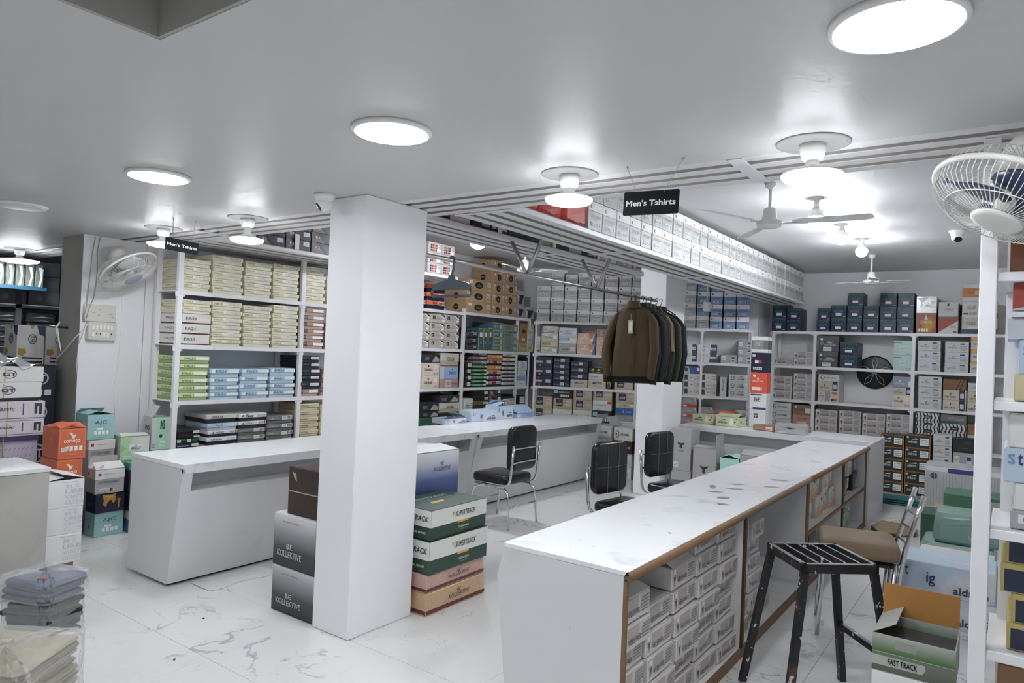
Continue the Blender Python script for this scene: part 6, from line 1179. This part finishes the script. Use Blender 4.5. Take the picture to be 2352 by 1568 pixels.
# ---------------------------------------------------------------- cartons heaped in front of the fan pillar
G1 = 'cartons heaped below the wall fan'
sbox('ajt', -6.184, 2.764, 0, .235, .17, .203, 90, 'pale teal carton on the floor under the torn navy one', G1, side='l', corner=True)
sbox('blu', -6.13, 3.02, 0, .2, .13, .19, 84, 'blue and white carton on the floor beside the lower teal one', G1, corner=True)
sbox('dkb', -6.40, 2.50, 0, .22, .2, .22, 84, 'black carton on the floor behind grey-lettered white cartons', G1, corner=True)
sbox('dkb', -6.13, 3.01, .193, .22, .13, .17, 84, 'black carton between navy-teal carton and blue one', G1, corner=True)
sbox('ntr', -6.17, 2.76, .205, .235, .17, .155, 91, 'torn navy carton showing brown card inside', G1, side='l', corner=True, fl=[('b', 110, .03)])
o = sbox('ccn', -6.165, 2.745, .366, .235, .17, .20, 87, 'open grey and white carton resting on the torn navy one', G1, side='l', corner=True); flaps(o, .235, .17, .2, [('f', 30, .1), ('b', 70, .1), ('l', 25, .08)], pm('d5d5d3'))
sbox('nvt', -6.12, 3.0, .366, .2, .13, .24, 84, 'navy carton with teal lid beside the open grey carton', G1, corner=True)
sbox('dkb', -6.05, 2.33, 0, .20, .24, .30, 84, 'black carton under the orange cartons', G1, corner=True) if False else None
sbox('com', -6.0, 2.385, .468, .19, .28, .238, 92, 'orange carton on the floor heap under its twin', G1, side='l', corner=True)
sbox('dkb', -6.0, 2.385, 0, .19, .28, .465, 92, 'dark carton holding up both orange cartons', G1, corner=True)
sbox('com', -6.0, 2.39, .712, .20, .28, .238, 91, 'upper orange carton with half-open lid', G1, side='l', corner=True, fl=[('l', 12, .14), ('r', 8, .1), ('f', 16, .12)])
sbox('egl', -6.38, 2.775, 0, .2, .2, .575, 84, 'tall grey carton at the bottom of the teal-topped stack', G1, corner=True)
sbox('ccn', -6.36, 2.765, .578, .21, .2, .218, 84, 'grey and white carton below the upper teal carton', G1, corner=True)
sbox('egl', -6.36, 2.76, 0, .21, .2, .367, 84, 'grey carton at the bottom of the teal-topped stack', G1, corner=True) if False else None
sbox('dkb', -6.37, 3.0, 0, .24, .2, .36, 84, 'dark carton low behind the mint cartons', G1, corner=True)
sbox('ajt', -6.35, 2.745, .80, .215, .24, .212, 89, 'upper pale teal carton with lifted lid below the cables', G1, side='l', corner=True, fl=[('l', 20, .09), ('r', 10, .09), ('b', 30, .08)])
sbox('arg', -6.27, 2.985, .61, .235, .2, .205, 82, 'pale green and white carton between teal and mint cartons', G1, side='l!', corner=True, fl=[('l', 8, .1), ('f', 14, .08), ('b', 6, .08)])
sbox('egl', -6.27, 3.0, .36, .235, .2, .248, 84, 'grey carton under the pale green and white one', G1, corner=True)
sbox('ins', -6.24, 3.235, .684, .18, .2, .29, 84, 'tall mint and grey carton beside the first shelf upright', G1, side='l', corner=True, fl=[('l', 55, .12)])
sbox('egl', -6.24, 3.24, 0, .18, .2, .680, 84, 'tall grey carton supporting the mint one by the upright', G1, corner=True)
# white lettered stack behind the stained counter
G2 = 'white grey-lettered cartons'
for i, (z0, z1) in enumerate(((.15, .345), (.348, .525), (.528, .712))): sbox('uvc', -5.15, 1.998, z0, .226, .34, z1-z0, 90, 'white grey-lettered carton, %s in its stack' % ('lowest', 'middle one', 'topmost, lid ajar')[i], G2, corner=True, fl=[('l', 8, .1), ('r', 14, .14)] if i == 2 else None)
sbox('krb', -5.17, 1.998, 0, .19, .30, .148, 90, 'brown kraft carton under the grey-lettered white cartons', G2, corner=True)
# lilac and monogram stacks at the aisle mouth
G3 = 'bundled cartons at the aisle mouth'
sbox('pat', -6.52, 2.0, .0, .44, .4, .848, 90, 'big lilac hatched carton tied with cord at the aisle mouth', G3, corner=True)
sbox('cls', -6.50, 2.0, .852, .475, .4, .12, 90, 'lilac-white trouser-print carton, lower, upside down', G3, corner=True)
sbox('cls', -6.50, 2.0, .976, .475, .4, .155, 90, 'lilac-white trouser-print carton, upper of two tied together', G3, corner=True)
sbox('gtw', -6.52, 1.98, 1.16, .47, .4, .125, 90, 'white monogram carton under the plastic-covered one', G3, corner=True)
MB().box(-6.9, 2.0, 1.1325, -6.53, 2.44, 1.157).build('dark_board', BLACK_P); tag(bpy.data.objects['dark_board'], 'dark flat board between lilac and monogram cartons', 'board')
gt = sbox('gtw', -6.52, 1.98, 1.289, .48, .4, .125, 90, 'white monogram carton with clear plastic sheet on top', G3, corner=True)
mb = MB(); n = 12
mb.add([(-.24+.48*i/n, -.21+.42*j/n, .131+.04*math.sin(i*1.3)*math.cos(j*.9)*math.sin(math.pi*i/n)+.06*math.sin(math.pi*i/n)*math.sin(math.pi*j/n)) for j in range(n+1) for i in range(n+1)], [(j*(n+1)+i, j*(n+1)+i+1, (j+1)*(n+1)+i+1, (j+1)*(n+1)+i) for j in range(n) for i in range(n)]); mb.build('plastic_sheet', mat('silvery_film', (0.75, 0.76, 0.78), .12, metal=.5, bump=.6, scale=25), gt, smooth=True)
for i, z in enumerate((.0, .40, .80, 1.13)): sbox('gtn', -6.93, 2.46, z, .25, .3, (.395, .395, .325, .275)[i], 88, 'navy carton with silver monogram, %s in the column by the stained pillar' % ('lowest', 'second', 'third', 'highest')[i], G3, corner=True)
sbox('gtu', -7.28, 2.52, 1.37, .22, .3, .385, 90, 'white carton with navy and ochre shapes standing on its edge', G3, corner=True, side='l!')
sbox('dkb', -7.28, 2.52, .0, .22, .3, 1.366, 90, 'tall dark carton column behind the monogram cartons', G3, corner=True)
sbox('gtu', -7.28, 2.75, 1.37, .2, .3, .385, 90, 'half-hidden ochre and white carton next to the stained pillar', G3, corner=True)
sbox('dkb', -7.28, 2.75, .0, .2, .3, 1.366, 90, 'tall dark carton column by the stained pillar', G3, corner=True)
# ---------------------------------------------------------------- dark rack in the side aisle
DM = mat('dark_rack_metal', (0.05, 0.06, 0.065), .5)
dr = thing('dark_rack', 'dark metal rack of wrapped stock in the dim aisle', 'shelf unit')
for y in (2.25, 3.22, 4.2): MB().box(-9.35, y-.03, 0, -9.30, y+.03, 2.56).build('upright', DM, dr)
for z in (.3, .85, 1.45, 2.0): MB().box(-9.85, 2.2, z-.03, -9.30, 4.4, z).build('shelf', DM, dr)
MB().box(-9.36, 2.2, 2.0005, -9.30, 4.4, 2.012).build('shelf_edge', METAL_W, dr)
kind('dwr', 'parcel', 'black wrapped parcel', '26282b', None, [P([(.1, .5), (.5, .7), (.9, .55), (.5, .58)], '8b8e92'), P([(.2, .2), (.6, .3), (.8, .15), (.5, .22)], '6b6e72')], rough=.15)
kind('dbx', 'dim_carton', 'dim grey carton', '55585c', None, [D(.35, .5, .1, .2, '77797c'), B(.6, .25, .9, .7, '66696d')])
kind('dvt', 'packet', 'silvery packet', '5d665f', None, [P([(.3, .1), (.6, .5), (.3, .9), (.7, .9), (.8, .5), (.6, .1)], 'c9d2cc')], rough=.2)
for i in range(6):
    for r_ in range(3): sbox('dbx', -9.32, 2.3+.34*i, 2.013+.172*r_, .32, .36, .168, 90, 'dim grey carton, %s along the dark rack, %s row' % (ORD[i], ('lower', 'middle', 'upper')[r_]), 'dim cartons in the side aisle', corner=True)
    for zz, nr in ((1.452, 4), (.852, 4)):
        for r_ in range(nr): sbox('dwr', -9.33, 2.3+.34*i, zz+.118*r_, .31, .36, .112, 90, 'black wrapped parcel, %s pile along the %s dark board, %s up' % (ORD[i], 'upper' if zz > 1 else 'lower', ORD[r_]), 'black parcels in the side aisle', corner=True)
tr = tag(MB().box(-9.27, 2.45, 2.17, -9.0, 3.38, 2.185).box(-9.012, 2.45, 2.1855, -9.0, 3.38, 2.21).build('tray', mat('teal_tray', srgb('1f4a63'), .5)), 'dark teal tray of upright packets hung on the dark rack', 'tray')
for i in range(9): sbox('dvt', -9.02, 2.5+.097*i, 2.186, .078, .2, .27, 90+random.uniform(-2, 2), 'silvery upright packet, %s along the teal tray' % ORD[i], 'upright packets in the side aisle', corner=True)
# ---------------------------------------------------------------- cartons packed in the near counter
G4 = 'grey-white cartons packed in the worn counter'
n_in = {0: [6, 5, 6, 7, 7], 1: [7, 6, 3]}
for bay, (yb, wd) in enumerate(((2.575, .298), (4.12, .27))):
    for c, rows in enumerate(n_in[bay]):
        for r_ in range(rows):
            hh = .097+.003*((c*3+r_) % 3); z = .052+.108*r_
            x = -1.245-.012*((c*7+r_*5) % 4)-(.0 if bay == 0 else .02)
            top_open = r_ == rows-1 and c in (0, 2) and bay == 0
            o = sbox('vel', x, yb+c*wd+.004, z, wd-.012, .38, hh, 90+random.uniform(-1.2, 1.2), short_label('grey-white carton', '%s column %s' % (ORD[c], ('in the bay nearest the end panel', 'in the bay past the partition')[bay]), '%s up' % ORD[r_]), G4, corner=True)
            if top_open: flaps(o, wd-.012, .38, hh, [('f', 14+6*c, .13), ('b', 10, .13)], pm('c3bfbd'))
NS = [['nes', 'nes'], ['neo', 'nes'], ['nes', 'nes'], ['nes', 'neo'], ['nes', 'nes'], ['nes', 'dkb'], ['dkb', 'nes'], ['blw', 'nes'], ['dkb', 'dkb']]
for i, ks in enumerate(NS):
    y0_ = 5.68+.26*i if i < 5 else 7.05+.27*(i-5)
    for r_, kd in enumerate(ks): sbox(kd, -1.28-.02*((i+r_) % 2), y0_, .4215+.178*r_, .235, .34, .172 if i not in (0, 3) or r_ == 0 else .16, 90+random.uniform(-2, 2), short_label(K[kd][1], '%s column on the far counter shelf' % ORD[i], ('lower', 'upper')[r_]), 'cartons on the far counter shelf', corner=True)
for i, (y0_, kd, h) in enumerate(((7.1, 'grp', .30), (7.38, 'nes', .17), (7.68, 'grp', .25), (5.75, 'dkb', .2), (6.1, 'dkb', .24))): sbox(kd, -1.30, y0_, .0515, .25, .34, h, 90, short_label(K[kd][1], '%s under the far counter shelf' % ORD[i]), 'cartons under the far counter shelf', corner=True)
# ---------------------------------------------------------------- floor stacks further in
G5 = 'ring-logo cartons at the counter end'
for i, kd in enumerate(('cit', 'cit', 'cit', 'ciw')): 
    o = sbox(kd, -4.80, 8.75, .001+.178*i, .30, .36, .174, 2, 'pale ring-logo carton, %s up in the column touching the long counter' % ORD[i], G5, corner=True)
    if i == 3: flaps(o, .30, .36, .174, [('l', 65, .16), ('r', 50, .16)], pm('b9bcbb'))
kind('cid', 'carton', 'maroon ring-logo carton', '3c1f2c', None, CI+[T('CITE HOMME', .36, .4, .9, .6, 'd9c9cf', .012)])
for i, kd in enumerate(('cit', 'cit', 'cid', 'ciw')): sbox(kd, -4.47, 8.78, .001+.176*i, .28, .36, .172, 1, '%s, %s up beside the ring-logo column' % (('maroon carton' if kd == 'cid' else 'pale carton'), ORD[i]), G5, corner=True)
sbox('egl', -4.15, 8.80, 0, .22, .36, .75, 1, 'tall grey carton between ring-logo cartons and middle pillar', G5, corner=True)
G6 = 'grey eagle cartons before the cross counter'
sbox('egl', -3.34, 8.12, 0, .25, .30, .34, 2, 'lower plain grey carton beside the middle pillar', G6, corner=True, side='r')
sbox('egl', -3.35, 8.12, .342, .25, .30, .50, 1, 'tall upper grey carton beside the middle pillar', G6, corner=True, side='r')
sbox('egl', -3.06, 8.10, 0, .27, .32, .645, 3, 'grey eagle carton with one tall raised flap', G6, corner=True, side='r', fl=[('r', 88, .16), ('f', 10, .1)])
sbox('egm', -2.74, 8.12, 0, .22, .3, .56, 2, 'mint green eagle carton with lifted lid', G6, corner=True, fl=[('l', 20, .12), ('r', 14, .12)])
sbox('egl', -2.50, 8.1, 0, .5, .34, .62, 2, 'wide grey eagle carton next to the mint one', G6, corner=True, fl=[('f', 20, .14), ('b', 12, .14)])
sbox('egl', -2.52, 8.14, .70, .46, .26, .10, 3, 'flat grey eagle carton lying on the wide one', G6, corner=True) if False else None
sbox('egl', -2.26, 8.60, .864, .34, .22, .11, 2, 'flat grey carton lying on the cross counter', G6, corner=True)
G7 = 'column of cartons on the cross counter'
for kd, z0, z1, lb in (('bep', .863, 1.085, 'plain white carton, bottom of the column under the orange one'), ('bew', 1.088, 1.29, 'white carton with blue edges below the orange carton'), ('brc', 1.293, 1.56, 'vivid orange carton in the column by the end wall'), ('tom', 1.563, 1.81, 'navy carton with red-white flag logo above the orange one'), ('bes', 1.813, 2.02, 'white carton with grey band topping the column')):
    sbox(kd, -2.72, 9.12, z0, .205, .2, z1-z0, 2, lb, G7, corner=True, side='r')
sbox('alg', -3.40, 8.92, .863, .30, .24, .11, -6, 'pale green floral carton on the cross counter nearer the pillar', 'cartons on the cross counter', corner=True, side='r')
sbox('alg', -3.05, 8.82, .863, .30, .26, .12, -4, 'pale green floral carton with popped lid', 'cartons on the cross counter', corner=True, side='r', fl=[('f', 14, .13), ('b', 10, .13)])
sbox('brc', -3.12, 9.1, .863, .22, .2, .16, 8, 'small orange carton tilted behind the floral ones', 'cartons on the cross counter', corner=True)
sbox('alb', -2.55, 8.72, .863, .26, .2, .06, -3, 'thin brown label carton on the cross counter, nearer the pillar', 'cartons on the cross counter', corner=True)
sbox('alb', -2.24, 8.88, .863, .28, .2, .06, -4, 'thin brown label carton on the cross counter, nearer the end wall', 'cartons on the cross counter', corner=True)
# cartons lying on the long back counter
G8 = 'cartons lying on the long back counter'
sbox('stg', -5.13, 6.42, .852, .44, .20, .125, 84, 'sky print carton with crumpled corner on the back counter', G8, corner=True)
sbox('stg', -5.14, 6.93, .852, .30, .2, .165, 84, 'taller sky print carton with raised lid on the back counter', G8, corner=True, fl=[('l', 16, .15), ('b', 30, .12)])
sbox('stg', -5.12, 5.95, .852, .34, .22, .06, 86, 'opened sky print lid lying flat near the pillar', G8, corner=True, fl=[('r', 24, .12)])
sbox('dkb', -5.18, 5.75, .852, .2, .2, .11, 88, 'dark carton behind the opened sky lid', G8, corner=True) if False else None
sbox('ens', -5.13, 7.35, .852, .36, .2, .05, 86, 'blue lid carton half open near the counter end', G8, corner=True, fl=[('f', 35, .16)])
# ---------------------------------------------------------------- open-fronted shelf by the fan post
rs = thing('shelf_unit', 'white shelf post and boards at the frame edge under the blue fan', 'shelf unit')
MB().box(-.102, 3.15, 0, -.047, 3.205, ZC-.001, ch=.003).build('upright', METAL_W, rs)
MB().box(-.02, 3.60, 0, .03, 3.65, 2.57).build('upright', METAL_W, rs)
for z in (.33, .668, 1.115, 1.59, 2.07): MB().box(-.046, 3.16, z-.035, 1.2, 3.66, z, ch=.002).build('shelf', METAL_W, rs)
G9 = 'boxes on the shelf below the blue fan'
SB = [('cmb', 2.073, 2.20, 'brown plaid print box on the highest board under the fan'), ('rdg', 1.592, 1.60, None), ('nyb', .671, .768, 'navy box with yellow edges, lowest of four'), ('nyb', .772, .876, 'navy box with yellow edges, second of four'), ('nyb', .880, .985, 'navy box with yellow edges, third of four'), ('nyb', .989, 1.09, 'navy box with yellow edges, topmost of four'),
      ('gys', 1.118, 1.185, 'grey label box just above the navy and yellow ones'), ('wht', 1.189, 1.285, 'white box with small bird marks'), ('stg', 1.289, 1.415, 'blue sky print box, lower, beneath the plain white one'), ('wht', 1.419, 1.545, 'plain white box right under the shelf board'),
      ('crm', 1.593, 1.69, 'plain off-white box below the upper sky print box'), ('stg', 1.694, 1.82, 'blue sky print box, upper, below the lilac one'), ('ens', 1.824, 1.90, 'lilac-blue box under the white and red one'), ('rdg', 1.93, 2.03, 'white box with red slash below the highest board')]
for i, (kd, z0, z1, lb) in enumerate(SB):
    if not lb: continue
    dx = .0+.012*((i*5) % 4)
    sbox(kd, -.01+dx, 3.22+.01*((i*3) % 3), z0, .40, .36, z1-z0, 0, lb, G9, corner=True)
MB().box(.0, 3.2, 1.905, .8, 3.6, 1.925).build('shelf', METAL_W, rs)
sbox('krb', -.01, 3.24, .334, .42, .34, .27, 0, 'kraft carton on the board below the navy and yellow boxes', G9, corner=True)
# ---------------------------------------------------------------- stacks along the aisle
G10 = 'cartons stacked along the aisle'
sbox('wht', -.455, 3.41, 0, .30, .29, .392, 0, 'white carton on the floor under the open green and grey one', G10, corner=True)
sbox('fto', -.455, 3.41, .396, .305, .29, .155, 0, 'open grey and green carton with brown raised flap', G10, corner=True, fl=[('l', 30, .1)], m=grad('green_fade_print', [(0, '55594f'), (.45, '6d7268'), (.55, '3f6b33'), (1, 'a9aba6')], .155))
flb = MB().box(-.15, .139, .158, .15, .144, .30).build('flap', KRAFT, [o for o in bpy.data.objects if o.name.startswith('carton')][-1])
sbox('wht', -.58, 5.3, 0, .56, .40, .045, 0, 'flat white carton on the floor under both sky print cartons', G10, corner=True)
sbox('stg', -.57, 5.3, .049, .55, .40, .19, 0, 'sky print carton, lower of two in the aisle', G10, corner=True)
sbox('stg', -.59, 5.3, .242, .55, .40, .195, 0, 'sky print carton, upper of two in the aisle', G10, corner=True)
sbox('wht', -.60, 5.78, 0, .55, .4, .14, 0, 'white carton low on the floor behind sky print cartons', G10, corner=True)
sbox('grp', -.60, 5.78, .143, .55, .40, .17, 0, 'green plastic-wrapped carton just behind the sky print cartons', G10, corner=True)
sbox('grp', -.58, 6.3, 0, .55, .45, .20, 0, 'green wrapped carton on the floor under the thin white-red box', G10, corner=True)
sbox('rdg', -.56, 6.3, .203, .5, .4, .05, 0, 'thin white and dark red box between green cartons', G10, corner=True)
sbox('grp', -.60, 7.0, 0, .55, .45, .22, 0, 'green wrapped carton lower, under its torn twin', G10, corner=True)
sbox('grp', -.50, 7.02, .225, .5, .42, .25, 2, 'green wrapped carton upper, with torn orange corner', G10, corner=True)
sbox('grn', -.66, 7.75, 0, .2, .4, .32, 0, 'narrow dark green carton standing beside the aisle', G10, corner=True)
sbox('pkf', -.60, 8.2, .0, .2, .4, .30, 0, 'small pink carton stack behind the narrow green one', G10, corner=True)
sbox('wht', -.46, 7.75, 0, .5, .45, .27, 0, 'white carton under the big green carton', G10, corner=True)
sbox('grt', -.48, 7.76, .273, .5, .42, .26, 1, 'big green carton with grey strip under the ribbed grey one', G10, corner=True)
sbox('wht', -.72, 9.0, 0, .7, .4, .18, 0, 'white carton under the large ribbed grey carton', G10, corner=True)
sbox('okl', -.74, 9.0, .183, .72, .40, .46, 0, 'large ribbed grey carton by the end wall', G10, corner=True)
fc = thing('folded_cloth', 'teal folded rug lying on the floor by the green cartons', 'cloth', (-1.28, 9.95, 0), R(8))
mb = MB()
for i in range(3): mb.loft([[(x, y, z+.028*i) for y, z in ((-.14, .002), (.13, .002), (.15, .014), (.13, .026), (-.14, .026), (-.16, .014))] for x in (-.02+.01*i, .26, .40+.01*i)])
smooth_by_angle(mb.build('rug_folds', mat('teal_rug_cloth', srgb('3f7479'), .9, noise=.2, scale=40), fc))
sk = thing('sack', 'crumpled tan sack on the floor against the far counter end', 'sack', (-.94, 8.25, 0), 0)
mb = MB(); n = 16; vs = []
for i in range(5):
    r_ = (.18, .20, .15, .08, .02)[i]; z = (.0, .03, .05, .065, .07)[i]
    vs.append([(r_*math.cos(2*math.pi*k/n)*(1+.18*math.sin(3*k+i)), r_*1.5*math.sin(2*math.pi*k/n)*(1+.12*math.cos(4*k+i*2)), z+.02*math.sin(k*2.1+i)*(1 if i else 0)) for k in range(n)])
smooth_by_angle(mb.loft(vs).build('sack_cloth', mat('jute_cloth', srgb('8f7f66'), .9, noise=.25, scale=30), sk), 70)
# ---------------------------------------------------------------- round ventilator in the end wall
ev = thing('ventilator', 'round black ventilator with star-shaped grille in the end wall', 'ventilator', (-1.62, 11.497, 1.61))
MX = Matrix.Rotation(R(90), 4, 'X')
MB().lathe([(.235, 0), (.245, .012), (.225, .02), (.003, .022)], 40, MX).build('disc', mat('black_mesh_plastic', (0.012, 0.012, 0.013), .25, bump=.5, scale=60), ev, smooth=True)
for k in range(5):
    a = R(72*k+90); c_, s_ = math.cos(a), math.sin(a); MB().tube([(0, -.026, 0), (.15*math.cos(a-.24), -.03, .15*math.sin(a-.24)), (.225*c_, -.028, .225*s_), (.15*math.cos(a+.24), -.03, .15*math.sin(a+.24)), (0, -.026, 0)], .0055, 6).build('spoke', METAL_W, ev)
MB().lathe([(.03, .0), (.03, .004), (.002, .006)], 16, Matrix.Translation((0, -.03, 0)) @ MX).build('hub', METAL_W, ev)
# power outlets and grille on the end wall
for i, x in enumerate((-1.23, -.98)):
    t = thing('wall_socket', 'small grey wall socket, %s the far ceiling fan' % ('under', 'just past')[i], 'socket', (x, 11.499, 2.66), 0)
    MB().box(-.06, -.03, -.05, .06, -.0005, .05, ch=.008).build('plate', PLASTIC_W, t); MB().lathe([(.012, .0), (.012, .002), (.001, .003)], 10, Matrix.Translation((0, -.031, 0)) @ MX).build('socket_hole', mat('grey_hole', (.2, .2, .2), .5), t)
gl = thing('wall_grille', 'dark slotted opening in the end wall above silver cartons', 'grille', (-.55, 11.499, 2.52))
MB().box(-.28, -.012, -.07, .32, -.0005, .07).build('opening', mat('dark_opening', (.01, .01, .01), .8), gl)
for x in (-.14, .0, .16): MB().box(x-.012, -.02, -.07, x+.012, -.0125, .07).build('bar', METAL_W, gl)
# ---------------------------------------------------------------- wrapped clothes on the floor
FILM = mat('crinkled_clear_film', (0.95, 0.95, 0.96), .06, alpha=.24, spec=1.0, bump=1.0, scale=70)
def bundle(label, x, y, z, n_lay, h, w_, d_, rz, cols, film=True, group='film-wrapped clothes on the floor'):
    """a pile of folded garments, each its own part, under a crumpled film"""
    t = thing('clothes_bundle', label, 'clothes', (x, y, z), R(rz), group); zz = .004; q_ = random.Random(int(abs(x)*1000))
    for i in range(n_lay):
        c_ = cols[i % len(cols)]; m = mat('cloth_'+c_, srgb(c_), .85, noise=.35, scale=25, bump=.25); hh = h*q_.uniform(.8, 1.2)
        ox, oy, kw = q_.uniform(-.015, .015), q_.uniform(-.012, .012), q_.uniform(.93, 1.03); ph = q_.uniform(0, 6); rings = []
        for (u, k) in ((0, .95), (.2, 1.0), (.5, 1.015), (.8, 1.0), (1, .95)):
            rings.append([(px*kw+ox+.007*math.sin(py*26+ph), py+oy+.007*math.sin(px*21+ph*2), zz+hh*u+.007*math.sin(px*11+ph)*math.cos(py*8+ph)) for px, py in round_rect(w_*k, d_*k, .04, 6)])
        smooth_by_angle(MB().loft(rings).build('folded_garment', m, t), 60); zz += hh+.001
    if film:
        H = zz+.012; rings = []; N_ = 72; P_ = round_rect(w_*1.06, d_*1.08, .06, 17)
        for a_ in range(15):
            u = a_/10; k = 1.04 if u <= 1 else max(.12, 1.04-(u-1)*2.2); zc = H*min(u, 1.0)+(.02*math.sin(min(1, (u-1)*2)*3.14) if u > 1 else 0)
            rings.append([(px*k*(1+.035*math.sin(b_*.9+a_*1.7)+.025*q_.uniform(-1, 1)), py*k*(1+.03*math.cos(b_*.7+a_*1.3)+.025*q_.uniform(-1, 1)), max(.001, zc+(.014*q_.uniform(-1, 1) if a_ else 0))) for b_, (px, py) in enumerate(P_)])
        smooth_by_angle(MB().loft(rings).build('plastic_film', FILM, t), 25)
    return t
bundle('beige folded trousers in crinkled clear film, nearest the lens', -3.42, 1.18, 0, 20, .016, .44, .40, 34, ['8f8468', '9d9277', '7d725a', 'a69b82'])
bundle('dark jeans bundle in clear film on the floor before the stained counter', -4.40, 1.72, 0, 6, .032, .30, .26, 25, ['1c1e22', '2a2b2d', '17181a'])
bundle('blue-grey jeans bundle with red tag on top of the dark bundle', -4.40, 1.72, .225, 4, .024, .32, .27, 20, ['46526a', '525c75'])
MB().lathe([(.03, 0), (.03, .002), (.002, .003)], 14, Matrix.Translation((.05, -.06, .118))).build('red_tag', ink('a03040'), [o for o in bpy.data.objects if o.name.startswith('clothes_bundle')][-1])
# little litter on the floor
for i, (x, y) in enumerate(((-3.55, 2.02), (-3.95, 2.42), (-2.2, 4.9))):
    tag(MB().lathe([(.005, .0), (.007, .003), (.004, .006), (.001, .007)], 8, Matrix.Translation((x, y, .0005))).build('litter_scrap', BLACK_P if i < 2 else mat('lint', (.6, .57, .5), .9)), ('tiny dark pellet on the tiles before the fading cartons', 'tiny dark crumb on the tiles beside the slot counter', 'pale lint scrap on the tiles by the black chair')[i], 'litter')
kind('flo', 'carton', 'floral print carton', 'b3aba8', None, [D(.2+.13*(i % 5), .2+.25*(i//5), .06, .1, ('2a3050', 'c8783a', 'e6e4e2', '8a2f2a', '3c4468')[(i*3) % 5], 8) for i in range(15)]+[B(.62, .1, .9, .4, 'efefec')])
for c in range(2):
    for r_ in range(3): sbox('flo', -5.76, 6.24+.25*c, 2.6195+.125*r_, .24, .4, .121, 90, 'floral print carton on the wall rack, %s column, %s up' % (ORD[c], ORD[r_]), 'floral cartons beside the pillar', corner=True)
ps = MB(); n = 10
ps.add([(-4.58+.22*i/n+.02*math.sin(j), 2.70+.55*j/n, .001+.006*abs(math.sin(i*1.1+j*.8))*(1 if 0 < i < n else .2)) for j in range(n+1) for i in range(n+1)], [(j*(n+1)+i, j*(n+1)+i+1, (j+1)*(n+1)+i+1, (j+1)*(n+1)+i) for j in range(n) for i in range(n)])
tag(ps.build('paper_sheet', mat('tissue_paper', (.66, .66, .65), .7), smooth=True), 'crumpled white tissue sheet on the tiles along the slot counter', 'paper')
